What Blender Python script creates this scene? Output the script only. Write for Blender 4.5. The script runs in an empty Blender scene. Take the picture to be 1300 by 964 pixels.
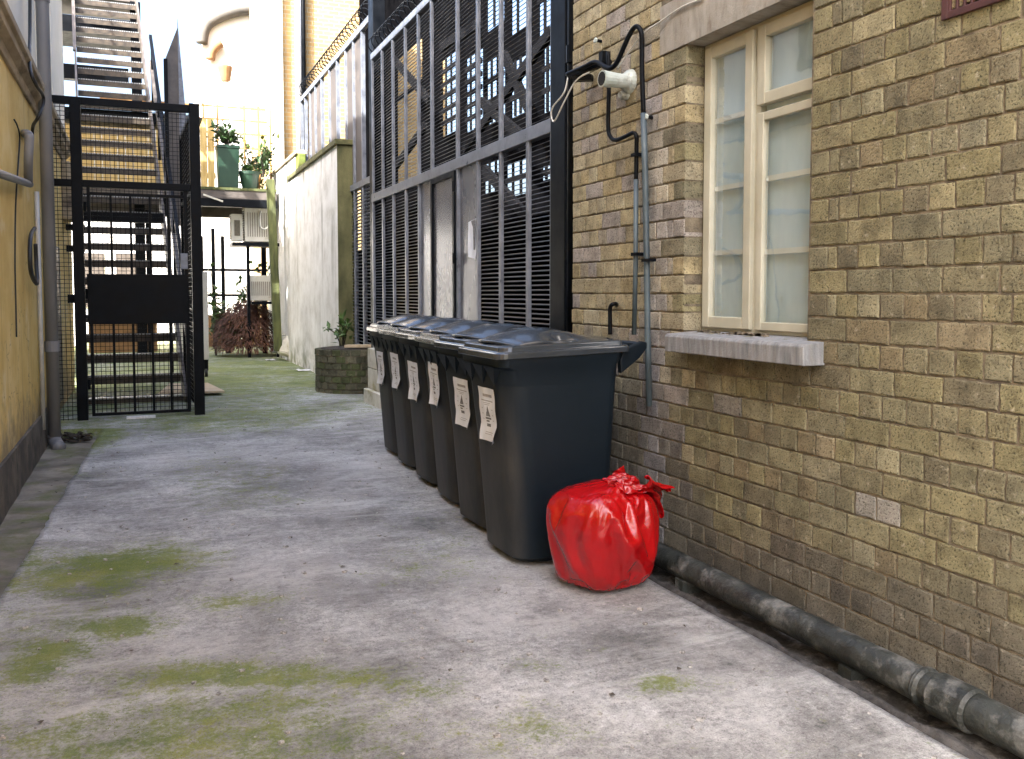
import bpy, bmesh, math, random
from mathutils import Vector, Matrix, noise
rnd = random.Random(11)
S = bpy.context.scene
COL = S.collection
# ------------------------------------------------------------------ camera maths
FPX, CX, CY, H = 1150.0, 650.0, 437.0, 1.25
YAW = math.atan((650-177)/FPX); PITCH = math.atan(64/FPX)
FW = Vector((math.sin(YAW)*math.cos(PITCH), math.cos(YAW)*math.cos(PITCH), -math.sin(PITCH)))
RT = Vector((math.cos(YAW), -math.sin(YAW), 0)); UP = RT.cross(FW)
EYE = Vector((0, 0, H))
def ray(u, v): return FW*FPX + RT*(u-CX) - UP*(v-CY)
def onZ(u, v, z=0.0): d = ray(u, v); return EYE + d*((z-H)/d.z)
def onX(u, v, x): d = ray(u, v); return EYE + d*(x/d.x)
def onY(u, v, y): d = ray(u, v); return EYE + d*(y/d.y)
def sm(a, b, x):
    t = max(0.0, min(1.0, (x-a)/(b-a))); return t*t*(3-2*t)
def nz(x, y, z, s=1.0): return noise.noise(Vector((x*s, y*s, z*s)))
def lerp(a, b, t): return a+(b-a)*t

# ------------------------------------------------------------------ mesh builder
class MB:
    def __init__(self): self.v = []; self.f = []; self.mi = []; self.c = []; self.col = None; self.m = 0
    def add(self, vs, fs):
        o = len(self.v); self.v += [Vector(p) for p in vs]
        if self.col is not None: self.c += [self.col]*len(vs)
        for q in fs: self.f.append([i+o for i in q]); self.mi.append(self.m)
    def box(self, x0, x1, y0, y1, z0, z1):
        self.add([(x0,y0,z0),(x1,y0,z0),(x1,y1,z0),(x0,y1,z0),(x0,y0,z1),(x1,y0,z1),(x1,y1,z1),(x0,y1,z1)],
                 [(0,3,2,1),(4,5,6,7),(0,1,5,4),(1,2,6,5),(2,3,7,6),(3,0,4,7)])
        return self
    def bar(self, a, b, w, h, up=(0,0,1)):
        a = Vector(a); b = Vector(b); d = (b-a).normalized(); u = Vector(up)
        s = d.cross(u)
        if s.length < 1e-4: s = d.cross(Vector((1,0,0)))
        s.normalize(); u = s.cross(d).normalized(); s = s*w/2; u = u*h/2
        self.add([a-s-u,a+s-u,a+s+u,a-s+u,b-s-u,b+s-u,b+s+u,b-s+u],
                 [(3,2,1,0),(4,5,6,7),(0,1,5,4),(1,2,6,5),(2,3,7,6),(3,0,4,7)])
        return self
    def tube(self, pts, r, n=10, cap=True):
        pts = [Vector(p) for p in pts]; k = len(pts)
        rr = r if isinstance(r, (list, tuple)) else [r]*k
        t = []
        for i in range(k):
            d = pts[min(i+1,k-1)]-pts[max(i-1,0)]
            t.append(d.normalized() if d.length > 1e-9 else Vector((0,0,1)))
        a = t[0].orthogonal().normalized(); vs = []
        for i in range(k):
            a = (a - t[i]*a.dot(t[i])).normalized(); b = t[i].cross(a)
            for j in range(n):
                w = 2*math.pi*j/n; vs.append(pts[i]+(a*math.cos(w)+b*math.sin(w))*rr[i])
        fs = []
        for i in range(k-1):
            for j in range(n):
                p = i*n+j; q = i*n+(j+1)%n; fs.append((p,q,q+n,p+n))
        if cap: fs.append(tuple(range(n-1,-1,-1))); fs.append(tuple(range((k-1)*n, k*n)))
        self.add(vs, fs); return self
    def loft(self, rings, cap0=True, cap1=True):
        n = len(rings[0]); vs = [p for r in rings for p in r]; fs = []
        for i in range(len(rings)-1):
            for j in range(n):
                p = i*n+j; q = i*n+(j+1)%n; fs.append((p,q,q+n,p+n))
        if cap0: fs.append(tuple(range(n-1,-1,-1)))
        if cap1: fs.append(tuple(range((len(rings)-1)*n, len(rings)*n)))
        self.add(vs, fs); return self
    def grid(self, nu, nv, fn):
        vs = [fn(i/nu, j/nv) for j in range(nv+1) for i in range(nu+1)]; fs = []
        for j in range(nv):
            for i in range(nu):
                p = j*(nu+1)+i; fs.append((p,p+1,p+nu+2,p+nu+1))
        self.add(vs, fs); return self
    def ext(self, prof, ax, a, b):
        # polygon prof (2D) extruded along axis ax ('x','y','z')
        def P(p, t): return (t,p[0],p[1]) if ax=='x' else (p[0],t,p[1]) if ax=='y' else (p[0],p[1],t)
        n = len(prof); vs = [P(p,a) for p in prof]+[P(p,b) for p in prof]
        fs = [tuple(range(n-1,-1,-1)), tuple(range(n,2*n))]+[(i,(i+1)%n,(i+1)%n+n,i+n) for i in range(n)]
        self.add(vs, fs); return self
    def leaf(self, p, d, n, L, W):
        d = Vector(d).normalized(); n = Vector(n); s = d.cross(n)
        if s.length < 1e-4: s = d.orthogonal()
        s.normalize(); p = Vector(p); n2 = s.cross(d)
        self.add([p, p+d*L*.45+s*W/2+n2*W*.15, p+d*L, p+d*L*.45-s*W/2+n2*W*.15], [(0,1,2,3)])
    def build(self, name, m, parent=None, bevel=0, smooth=False, local=False, seg=2, kind=None, fix=True):
        me = bpy.data.meshes.new(name)
        off = Vector((0,0,0))
        if parent is not None and not local:
            q = parent
            while q is not None: off += q.location; q = q.parent
        me.from_pydata([v-off for v in self.v], [], self.f)
        ms = m if isinstance(m, (list, tuple)) else [m]
        for x in ms: me.materials.append(x)
        for p, i in zip(me.polygons, self.mi): p.material_index = i; p.use_smooth = smooth
        if self.c:
            at = me.color_attributes.new('tint', 'FLOAT_COLOR', 'POINT')
            for i, c in enumerate(self.c): at.data[i].color = (c[0], c[1], c[2], 1)
        if fix:
            bm = bmesh.new(); bm.from_mesh(me); bmesh.ops.recalc_face_normals(bm, faces=bm.faces); bm.to_mesh(me); bm.free()
        me.update()
        o = bpy.data.objects.new(name, me); COL.objects.link(o)
        if parent is not None: o.parent = parent
        if bevel:
            b = o.modifiers.new('Bevel', 'BEVEL'); b.width = bevel; b.segments = seg; b.limit_method = 'ANGLE'; b.angle_limit = math.radians(40)
        if kind: o['kind'] = kind
        return o
def cat(pts, k=6):
    pts = [Vector(p) for p in pts]; out = []
    for i in range(len(pts)-1):
        p0 = pts[max(i-1,0)]; p1 = pts[i]; p2 = pts[i+1]; p3 = pts[min(i+2,len(pts)-1)]
        for j in range(k):
            t = j/k
            out.append(0.5*((2*p1)+(p2-p0)*t+(2*p0-5*p1+4*p2-p3)*t*t+(3*p1-p0-3*p2+p3)*t**3))
    out.append(pts[-1]); return out
def rrect(x0, x1, hy, r, z, n=6, rf=None, shear=0.0):
    # rounded rectangle ring; rf = radius of the two corners at x0
    rf = rf or r; P = []
    for cx, cy, a0, q in ((x1-r,hy-r,0,r),(x0+rf,hy-rf,90,rf),(x0+rf,-hy+rf,180,rf),(x1-r,-hy+r,270,r)):
        for i in range(n+1):
            a = math.radians(a0+90*i/n); x = cx+q*math.cos(a)
            P.append((x, cy+q*math.sin(a), z+shear*(x+.35)))
    return P
def tag(o, label=None, cate=None, group=None, kind=None):
    if label: o['label'] = label
    if cate: o['category'] = cate
    if group: o['group'] = group
    if kind: o['kind'] = kind
    return o
def thing(name, label, cate, loc=(0,0,0), group=None):
    o = bpy.data.objects.new(name, None); o.empty_display_size = .1; COL.objects.link(o); o.location = loc
    return tag(o, label, cate, group)
def dup(root):
    r = root.copy(); COL.objects.link(r)
    for ch in list(root.children):
        c = ch.copy(); COL.objects.link(c); c.parent = r
        for g in list(ch.children):
            d = g.copy(); COL.objects.link(d); d.parent = c
    return r

# ------------------------------------------------------------------ materials
def newmat(name):
    m = bpy.data.materials.new(name); m.use_nodes = True; nt = m.node_tree
    return m, nt, nt.nodes['Principled BSDF'], nt.nodes['Material Output']
def nd(nt, typ, **kw):
    n = nt.nodes.new(typ)
    for k, v in kw.items():
        if k.startswith('i_'):
            key = k[2:]; key = int(key) if key.isdigit() else key.replace('_', ' ')
            n.inputs[key].default_value = v
        else: setattr(n, k, v)
    return n
def ramp(nt, stops, fac):
    r = nt.nodes.new('ShaderNodeValToRGB'); e = r.color_ramp.elements
    while len(e) < len(stops): e.new(0.5)
    for x, (p, c) in zip(e, stops):
        x.position = p; x.color = (c, c, c, 1) if isinstance(c, (int, float)) else (c[0], c[1], c[2], 1)
    nt.links.new(fac, r.inputs[0]); return r.outputs[0]
def coords(nt, stretch=(1,1,1)):
    t = nt.nodes.new('ShaderNodeTexCoord'); mp = nt.nodes.new('ShaderNodeMapping')
    mp.inputs['Scale'].default_value = stretch; nt.links.new(t.outputs['Object'], mp.inputs[0]); return mp.outputs[0]
def ntex(nt, co, scale, detail=6, rough=.6, dist=0.0):
    n = nd(nt, 'ShaderNodeTexNoise', i_Scale=scale, i_Detail=detail, i_Roughness=rough, i_Distortion=dist)
    nt.links.new(co, n.inputs['Vector']); return n.outputs['Fac']
def mix(nt, a, b, f, mode='MIX'):
    m = nt.nodes.new('ShaderNodeMix'); m.data_type = 'RGBA'; m.blend_type = mode
    for s, x in ((6,a),(7,b)):
        if isinstance(x, (tuple, list)): m.inputs[s].default_value = (x[0],x[1],x[2],1)
        else: nt.links.new(x, m.inputs[s])
    if isinstance(f, (int,float)): m.inputs[0].default_value = f
    else: nt.links.new(f, m.inputs[0])
    return m.outputs[2]
def math_(nt, op, a, b=None):
    m = nd(nt, 'ShaderNodeMath', operation=op)
    for i, x in enumerate((a, b)):
        if x is None: continue
        if isinstance(x, (int,float)): m.inputs[i].default_value = x
        else: nt.links.new(x, m.inputs[i])
    return m.outputs[0]
def bumpn(nt, bsdf, h, strength=.3, dist=.01):
    b = nd(nt, 'ShaderNodeBump', i_Strength=strength, i_Distance=dist); nt.links.new(h, b.inputs['Height']); nt.links.new(b.outputs[0], bsdf.inputs['Normal'])
def mat(name, c1, c2, scale=4, rough=.6, rvar=.15, bump=.2, bscale=60, bdist=.004, metal=0.0, stretch=(1,1,1), dirt=None, dscale=3, spec=.5, coat=0.0, lo=.35, hi=.65):
    m, nt, b, _ = newmat(name); co = coords(nt, stretch)
    n1 = ntex(nt, co, scale); c = ramp(nt, [(lo,c1),(hi,c2)], n1)
    if dirt:
        n2 = ntex(nt, co, dscale, 8, .7); f = ramp(nt, [(.5,0.0),(.66,1.0)], n2); c = mix(nt, c, dirt, f)
    nt.links.new(c, b.inputs['Base Color'])
    n3 = ntex(nt, coords(nt), bscale, 5, .65)
    r = ramp(nt, [(.3,max(0,rough-rvar)),(.7,min(1,rough+rvar))], n1); nt.links.new(r, b.inputs['Roughness'])
    b.inputs['Metallic'].default_value = metal; b.inputs['Specular IOR Level'].default_value = spec; b.inputs['Coat Weight'].default_value = coat
    if bump: bumpn(nt, b, n3, bump, bdist)
    return m
M = {}
m, nt, b, _ = newmat('dusty_front_lit_plastic'); co = coords(nt); at = nd(nt, 'ShaderNodeAttribute', attribute_name='tint')
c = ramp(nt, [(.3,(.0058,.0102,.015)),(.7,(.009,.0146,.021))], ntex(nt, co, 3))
n1 = ntex(nt, coords(nt,(1,1,.3)), 5, 7, .7); dust_lit = math_(nt,'MULTIPLY', at.outputs['Fac'], ramp(nt, [(.3,.25),(.62,1.0)], n1))  # lighter bin front: dust plus light from the left, put into the colour
c = mix(nt, c, (.062,.060,.055), dust_lit); sc_ = ramp(nt, [(.66,0.0),(.72,1.0)], ntex(nt, coords(nt,(1,1,2.5)), 38, 4, .7)); c = mix(nt, c, (.07,.07,.07), math_(nt,'MULTIPLY',sc_,.15))
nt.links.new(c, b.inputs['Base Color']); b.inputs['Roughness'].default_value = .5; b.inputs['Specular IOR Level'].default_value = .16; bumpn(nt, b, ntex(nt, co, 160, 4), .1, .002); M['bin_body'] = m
# yellow stock brick, tinted brick by brick
def brickmat(name, pore=1.0):
    m, nt, b, _ = newmat(name); co = coords(nt)
    a = nd(nt, 'ShaderNodeAttribute', attribute_name='tint')
    n1 = ntex(nt, co, 9, 7, .7); g = ramp(nt, [(.30,.50),(.5,1.0),(.70,1.40)], n1)
    c = mix(nt, a.outputs['Color'], g, 1.0, 'MULTIPLY')
    n2 = ntex(nt, co, 130, 3, .6); sp = ramp(nt, [(.35,.10),(.45,1.0)], n2)
    c = mix(nt, c, sp, .75*pore, 'MULTIPLY')
    n4 = ntex(nt, co, 26, 5, .7); w = ramp(nt, [(.60,0.0),(.74,1.0)], n4)
    c = mix(nt, c, (.50,.45,.36), math_(nt,'MULTIPLY',w,.45))
    nt.links.new(c, b.inputs['Base Color']); b.inputs['Roughness'].default_value = .88; b.inputs['Specular IOR Level'].default_value = .25
    h = mix(nt, n2, ntex(nt, co, 45, 6, .7), .55); bumpn(nt, b, h, 1.0, .010); return m
M['brick'] = brickmat('stock_brick')
M['mortar'] = mat('mortar', (.08,.066,.046), (.21,.175,.122), 14, .95, .03, .9, 90, .006, dirt=(.07,.055,.045), dscale=2.2)
M['concrete_trim'] = mat('weathered_concrete', (.21,.195,.165), (.36,.34,.30), 5, .9, .05, .7, 140, .004, stretch=(1,3,1), dirt=(.16,.135,.105), dscale=2.5)
M['sill'] = mat('painted_concrete_sill', (.135,.14,.145), (.265,.27,.275), 28, .85, .08, .8, 120, .005, stretch=(1,1.6,.22), dirt=(.20,.19,.18), dscale=22)
M['frame'] = mat('cream_painted_frame', (.35,.34,.265), (.46,.45,.37), 3, .38, .08, .06, 60, .002)
M['bar_white'] = mat('white_glazing_bar', (.72,.72,.70), (.80,.80,.78), 3, .4, .05, 0)
M['black_metal'] = mat('black_painted_metal', (.0025,.0032,.0045), (.006,.0072,.0095), 7, .42, .12, .12, 90, .002, spec=.10)
M['grey_metal'] = mat('grey_painted_metal', (.13,.142,.17), (.225,.24,.275), 9, .38, .12, .15, 80, .002, dirt=(.12,.125,.145), dscale=5, metal=.1)
M['slat'] = mat('dark_louvre_metal', (.07,.075,.085), (.13,.135,.15), 6, .38, .1, .1, 90, .002)
M['sheet'] = mat('grey_steel_sheet', (.15,.15,.165), (.25,.25,.27), 1.6, .27, .07, .04, 12, .003, metal=.5, stretch=(1,1,.45))
M['pipe_blue'] = mat('weathered_blue_grey_pipe', (.035,.05,.06), (.10,.135,.15), 6, .55, .12, .2, 70, .002, stretch=(1,1,.3))
M['cable'] = mat('black_cable', (.01,.01,.011), (.02,.02,.02), 6, .5, .1, 0)
M['cable_white'] = mat('pale_cable', (.42,.41,.38), (.55,.54,.50), 6, .5, .1, 0)
M['pale_plastic'] = mat('pale_grey_green_plastic', (.38,.44,.41), (.55,.59,.55), 6, .4, .1, .1, 60, .002, dirt=(.2,.2,.17), dscale=9)
M['maroon'] = mat('maroon_terracotta', (.03,.010,.010), (.055,.018,.018), 12, .6, .1, .3, 70, .003)
M['void'] = mat('dark_void', (.004,.004,.004), (.007,.007,.007), 3, .9, 0, 0)
M['yellow_render'] = mat('ochre_painted_render', (.68,.47,.135), (.82,.64,.27), 1.6, .75, .1, .35, 30, .006, stretch=(1,1,.35), dirt=(.46,.29,.075), dscale=2.4)
M['cream_render'] = mat('cream_painted_render', (.74,.71,.60), (.84,.81,.72), 1.5, .7, .1, .2, 30, .004)
M['cornice'] = mat('dirty_stone_cornice', (.26,.20,.12), (.50,.41,.27), 3.5, .85, .1, .5, 50, .006, stretch=(1,.5,2), dirt=(.11,.085,.06), dscale=3)
M['plinth'] = mat('dark_damp_plinth', (.06,.05,.04), (.16,.135,.10), 5, .85, .1, .6, 60, .006, dirt=(.04,.04,.03))
M['grey_pipe'] = mat('grey_downpipe_paint', (.15,.15,.155), (.23,.23,.235), 4, .5, .1, .12, 60, .002, stretch=(1,1,.3))
M['bin'] = mat('charcoal_blue_plastic', (.0045,.0078,.0115), (.007,.0112,.016), 3, .50, .07, .10, 160, .002, spec=.16)
M['bin_front'] = mat('charcoal_plastic_scuffed', (.035,.037,.038), (.06,.06,.058), 6, .55, .1, .15, 120, .002, stretch=(1,1,.4))
M['bin_lid'] = mat('charcoal_lid_plastic', (.022,.028,.036), (.038,.046,.056), 4, .20, .06, .10, 140, .002, spec=.6, coat=.4)
M['rubber'] = mat('black_rubber', (.01,.01,.01), (.02,.02,.02), 6, .7, .1, .2, 50, .003)
M['paper'] = mat('white_paper', (.72,.74,.78), (.82,.84,.87), 14, .8, .05, .5, 14, .004)
M['ink'] = mat('dark_ink', (.10,.10,.11), (.24,.24,.24), 60, .8, .05, 0)
M['ink_grey'] = mat('grey_ink', (.30,.29,.29), (.42,.41,.41), 90, .8, .05, 0)
M['cast_iron'] = mat('flaking_cast_iron', (.012,.0135,.012), (.034,.038,.033), 9, .5, .15, .8, 45, .008, dirt=(.15,.15,.14), dscale=8)
M['moss_timber'] = mat('mossy_green_timber', (.045,.052,.016), (.11,.12,.04), 6, .9, .05, .5, 60, .006, stretch=(3,3,.5))
M['white_render'] = None
M['moss_render'] = mat('mossy_render', (.06,.062,.022), (.17,.16,.07), 4, .92, .05, .6, 60, .006, stretch=(1,1,.5))
M['mossy_brick'] = brickmat('mossy_grey_brick')
M['yellow_wood'] = mat('yellow_timber_boards', (.46,.30,.09), (.62,.45,.17), 4, .7, .1, .3, 50, .004, stretch=(6,6,.4))
M['planter_green'] = mat('green_planter_plastic', (.007,.026,.013), (.016,.045,.024), 4, .45, .1, .1, 60, .003, stretch=(1,1,.4))
M['ply'] = mat('pale_plywood', (.42,.32,.20), (.55,.44,.29), 6, .8, .05, .25, 60, .003, stretch=(.5,4,1))
M['cream_metal'] = mat('cream_metal_casing', (.52,.50,.43), (.62,.60,.53), 4, .5, .1, .1, 50, .003, dirt=(.4,.36,.26), dscale=2)
M['grille'] = mat('brown_grey_grille', (.10,.085,.06), (.17,.145,.105), 40, .6, .1, .2, 60, .003)
M['soil'] = mat('dark_soil', (.02,.016,.011), (.07,.055,.04), 20, .95, .03, 1.0, 60, .02)
M['white_wall'] = mat('white_painted_wall', (.74,.73,.70), (.82,.81,.78), 2, .8, .05, .2, 30, .004)
M['far_cornice'] = mat('grey_stone_band', (.07,.065,.055), (.12,.11,.095), 2, .85, .05, .3, 20, .01)
M['terracotta'] = mat('terracotta_pot', (.20,.11,.045), (.30,.17,.075), 4, .8, .05, .2, 30, .004)
M['maple'] = mat('maple_leaf_red_brown', (.06,.026,.016), (.15,.065,.036), 7, .7, .1, 0)
M['leaf'] = mat('green_leaf', (.04,.085,.016), (.10,.17,.035), 9, .55, .1, 0)
M['leaf_dark'] = mat('dark_green_leaf', (.02,.05,.014), (.055,.10,.025), 9, .5, .1, 0)
M['leaf_pale'] = mat('yellow_green_leaf', (.10,.13,.02), (.20,.22,.05), 9, .6, .1, 0)
M['moss_tuft'] = mat('moss_tuft', (.11,.15,.022), (.24,.26,.05), 14, .9, .05, 0)
M['bark'] = mat('bark', (.05,.04,.03), (.10,.08,.06), 12, .9, .05, .6, 50, .01)
M['rust'] = mat('orange_rusty_rail', (.42,.20,.05), (.58,.32,.10), 8, .7, .1, .2, 50, .003)
M['nosing'] = mat('worn_bright_nosing', (.30,.30,.30), (.48,.48,.47), 20, .4, .1, 0, metal=.4)
M['tread'] = mat('worn_steel_tread', (.032,.025,.018), (.09,.066,.042), 12, .45, .12, .6, 120, .006, metal=.1)
M['brown_steel'] = mat('brown_painted_steel', (.06,.05,.042), (.12,.10,.085), 5, .5, .1, .2, 50, .004)
M['cream_block'] = mat('painted_block', (.50,.47,.38), (.66,.63,.54), 6, .85, .05, .6, 50, .006, dirt=(.33,.30,.17), dscale=4)
M['plastic_bag'] = mat('translucent_white_bag', (.60,.60,.58), (.74,.74,.72), 8, .3, .1, .6, 22, .02)
M['litter'] = mat('pale_litter', (.55,.54,.52), (.75,.74,.72), 50, .8, .1, 0)
M['stone_chip'] = mat('stone_chips', (.10,.09,.08), (.50,.48,.45), 90, .9, .05, 0)
# streaky white rendered wall
m, nt, b, _ = newmat('streaky_white_render'); co = coords(nt, (1.7,1.7,.16)); c0 = coords(nt)
def streaks(co_, sc, lo, hi): return ramp(nt, [(lo,0.0),(hi,1.0)], ntex(nt, co_, sc, 5, .6))
c = ramp(nt, [(.34,(.52,.50,.45)),(.5,(.68,.665,.63)),(.66,(.77,.76,.735))], ntex(nt, c0, 2.6, 8, .7))
sx = nt.nodes.new('ShaderNodeSeparateXYZ'); tc_ = nt.nodes.new('ShaderNodeTexCoord'); nt.links.new(tc_.outputs['Object'], sx.inputs[0])
hi_ = ramp(nt, [(.0,.12),(.55,.45),(1.0,1.0)], math_(nt,'DIVIDE', sx.outputs[2], 3.3))
c = mix(nt, c, (.17,.165,.105), math_(nt,'MULTIPLY', math_(nt,'MULTIPLY', streaks(coords(nt,(3.2,3.2,.10)),1.6,.55,.64), streaks(c0,.9,.40,.56)), hi_))
c = mix(nt, c, (.15,.155,.06), math_(nt,'MULTIPLY', streaks(c0,3.5,.42,.6), ramp(nt, [(.0,1.0),(.16,0.0)], math_(nt,'DIVIDE', sx.outputs[2], 3.3))))
nt.links.new(c, b.inputs['Base Color']); b.inputs['Roughness'].default_value = .85; bumpn(nt, b, ntex(nt, c0, 40, 6, .7), .4, .006); M['white_render'] = m
m, nt, b, _ = newmat('weathered_ochre_render'); c0 = coords(nt)
c = ramp(nt, [(.32,(.62,.41,.105)),(.5,(.73,.53,.165)),(.68,(.82,.64,.27))], ntex(nt, c0, 1.7, 7, .65))
c = mix(nt, c, (.84,.72,.42), math_(nt,'MULTIPLY', streaks(c0,2.3,.58,.66), .55))
c = mix(nt, c, (.40,.24,.07), math_(nt,'MULTIPLY', math_(nt,'MULTIPLY', streaks(coords(nt,(3.5,3.5,.12)),1.7,.54,.68), streaks(c0,.8,.38,.6)), .75))
vo = nd(nt, 'ShaderNodeTexVoronoi', feature='DISTANCE_TO_EDGE', i_Scale=1.5); wv = nt.nodes.new('ShaderNodeVectorMath'); wv.operation = 'ADD'; nt.links.new(c0, wv.inputs[0])
nn_ = nd(nt, 'ShaderNodeTexNoise', i_Scale=5.0, i_Detail=6.0); nt.links.new(c0, nn_.inputs['Vector']); wm = nt.nodes.new('ShaderNodeVectorMath'); wm.operation = 'SCALE'; wm.inputs['Scale'].default_value = .35; nt.links.new(nn_.outputs['Color'], wm.inputs[0]); nt.links.new(wm.outputs[0], wv.inputs[1]); nt.links.new(wv.outputs[0], vo.inputs['Vector'])
crk = math_(nt,'MULTIPLY', ramp(nt, [(.0,1.0),(.008,0.0)], vo.outputs['Distance']), streaks(c0,.7,.46,.56)); c = mix(nt, c, (.20,.12,.045), math_(nt,'MULTIPLY', crk, .8))
sx = nt.nodes.new('ShaderNodeSeparateXYZ'); tc_ = nt.nodes.new('ShaderNodeTexCoord'); nt.links.new(tc_.outputs['Object'], sx.inputs[0])
spl = math_(nt,'ADD', math_(nt,'MULTIPLY', sx.outputs[2], -1.6), math_(nt,'MULTIPLY', ntex(nt, c0, 6, 7, .7), 1.6)); c = mix(nt, c, (.20,.155,.09), math_(nt,'MULTIPLY', ramp(nt, [(.0,0.0),(.5,1.0)], spl), .8))
nt.links.new(c, b.inputs['Base Color']); b.inputs['Roughness'].default_value = .72; bumpn(nt, b, math_(nt,'SUBTRACT', ntex(nt, c0, 26, 7, .7), math_(nt,'MULTIPLY',crk,.5)), .5, .008); M['yellow_render'] = m
# far sunlit brick building
m, nt, b, _ = newmat('yellow_london_brick'); t = nt.nodes.new('ShaderNodeTexCoord'); sx = nt.nodes.new('ShaderNodeSeparateXYZ'); nt.links.new(t.outputs['Object'], sx.inputs[0])
cb = nt.nodes.new('ShaderNodeCombineXYZ'); nt.links.new(math_(nt,'ADD',sx.outputs[0],sx.outputs[1]), cb.inputs[0]); nt.links.new(sx.outputs[2], cb.inputs[1])
bt = nd(nt, 'ShaderNodeTexBrick', i_Scale=1.0, i_Mortar_Size=.012, i_Brick_Width=.23, i_Row_Height=.09, i_Mortar_Smooth=.2)
bt.inputs['Color1'].default_value = (.46,.30,.11,1); bt.inputs['Color2'].default_value = (.36,.23,.09,1); bt.inputs['Mortar'].default_value = (.40,.33,.21,1)
nt.links.new(cb.outputs[0], bt.inputs['Vector']); n1 = ntex(nt, coords(nt), 1.2, 6, .6)
c = mix(nt, bt.outputs[0], ramp(nt, [(.3,.72),(.7,1.2)], n1), 1.0, 'MULTIPLY'); nt.links.new(c, b.inputs['Base Color']); b.inputs['Roughness'].default_value = .9
bumpn(nt, b, math_(nt,'SUBTRACT',1.0,bt.outputs['Fac']), .5, .01); M['far_brick'] = m
# near-black colours stand in for the shade behind the fence
M['tower_steel'] = mat('silhouette_black_steel', (.003,.003,.0035), (.006,.006,.007), 4, .8, .1, .2, 25, .01, spec=0.05)
M['dark_wall'] = mat('shade_black_wall', (.0015,.0015,.0018), (.0035,.0035,.004), 4, .95, .1, .4, 25, .01, spec=0.0)
# window glass: fresnel reflection over clear glass
m, nt, b, out = newmat('window_glass'); nt.nodes.remove(b)
gl = nd(nt, 'ShaderNodeBsdfGlossy'); gl.inputs['Roughness'].default_value = .03; tr = nt.nodes.new('ShaderNodeBsdfTransparent'); tr.inputs[0].default_value = (.90,.95,.96,1)
lw_ = nd(nt, 'ShaderNodeLayerWeight', i_Blend=.5); ms = nt.nodes.new('ShaderNodeMixShader'); nt.links.new(math_(nt,'ADD',math_(nt,'MULTIPLY',math_(nt,'POWER',lw_.outputs['Facing'],2.0),.9),.20), ms.inputs[0]); nt.links.new(tr.outputs[0], ms.inputs[1]); nt.links.new(gl.outputs[0], ms.inputs[2]); nt.links.new(ms.outputs[0], out.inputs[0])
bp = nd(nt, 'ShaderNodeBump', i_Strength=.05, i_Distance=.01); nt.links.new(ntex(nt, coords(nt), 5, 2), bp.inputs['Height']); nt.links.new(bp.outputs[0], gl.inputs['Normal']); M['glass'] = m
M['blind'] = mat('pale_blue_blind', (.46,.60,.70), (.68,.78,.86), 2.2, .6, .1, .2, 30, .004, stretch=(1,2,.5))
# red plastic sack
m, nt, b, _ = newmat('glossy_red_plastic'); co = coords(nt)
nt.links.new(ramp(nt, [(.3,(.27,.0008,.0018)),(.7,(.38,.002,.0035))], ntex(nt, co, 5)), b.inputs['Base Color'])
b.inputs['Roughness'].default_value = .2; b.inputs['Specular IOR Level'].default_value = .55; b.inputs['Coat Weight'].default_value = .25; b.inputs['Coat Roughness'].default_value = .12
b.inputs['Subsurface Weight'].default_value = 0.0
def crease(sc, st, dd): return math_(nt,'ABSOLUTE', math_(nt,'SUBTRACT', ntex(nt, coords(nt, st), sc, 2, .5, dd), .5))
h = math_(nt,'ADD', math_(nt,'MULTIPLY', crease(6,(1,1,.8),.9), 1.0), math_(nt,'ADD', math_(nt,'MULTIPLY', crease(15,(1,1,.7),1.0), .45), math_(nt,'MULTIPLY', ntex(nt, co, 40, 3, .6, 1.0), .10)))
bumpn(nt, b, h, .45, .030); M['red_bag'] = m

# ------------------------------------------------------------------ ground
def kerbx(y):
    k = -0.555+(y-4.18)*.044
    return lerp(k, -1.4, sm(9.15, 9.32, y))
def rightx(y): return lerp(lerp(2.045, 2.47, sm(4.80, 4.92, y)), 3.2, sm(10.3, 10.5, y))
PATCH = []   # (u0,v0,u1,v1, strength, channel)
for q in ((28,690,245,748,1.0),(-30,795,120,880,.9),(90,782,215,806,1.1),(150,838,420,880,.95),(300,850,560,885,.75),(225,752,370,776,.6),(500,700,620,730,.28),(800,862,900,880,.8),
          (640,835,730,855,.45),(500,640,610,680,.18),(-40,880,520,990,.7),(560,900,760,960,.5)): PATCH.append(q+('moss',))
for q in ((255,585,420,620,.8),(60,625,300,668,.45),(60,730,180,760,.8),(400,740,520,765,.5),(490,650,600,670,.5),(960,800,1060,850,.7),(1120,840,1180,880,.6),(700,800,840,830,.25),(350,690,520,720,.35),
          (80,640,200,655,.6),(560,720,700,745,.35),(330,640,420,700,.4)): PATCH.append(q+('dark',))
for q in ((300,700,460,760,.7),(420,560,500,640,.6),(560,770,760,800,.7),(200,560,420,600,.4),(150,810,380,850,.6),(560,690,680,760,.7),(860,790,960,870,.5)): PATCH.append(q+('pale',))
EL = []
f2 = Vector((FW.x, FW.y, 0)).normalized(); r2 = Vector((RT.x, RT.y, 0))
for u0, v0, u1, v1, s, ch in PATCH:
    c = onZ((u0+u1)/2, (v0+v1)/2); a = onZ((u0+u1)/2, v0); b_ = onZ((u0+u1)/2, v1); l = onZ(u0, (v0+v1)/2); r = onZ(u1, (v0+v1)/2)
    EL.append((Vector((c.x,c.y,0)), max(.06,abs((a-b_).dot(f2))/2*1.15), max(.05,abs((r-l).dot(r2))/2*1.1), s, ch))
def groundz(x, y):
    return .010*nz(x,y,0,.9)+.005*nz(x,y,3,3.1)+.0016*nz(x,y,7,13) + .09*sm(10,20,y)*0
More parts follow.
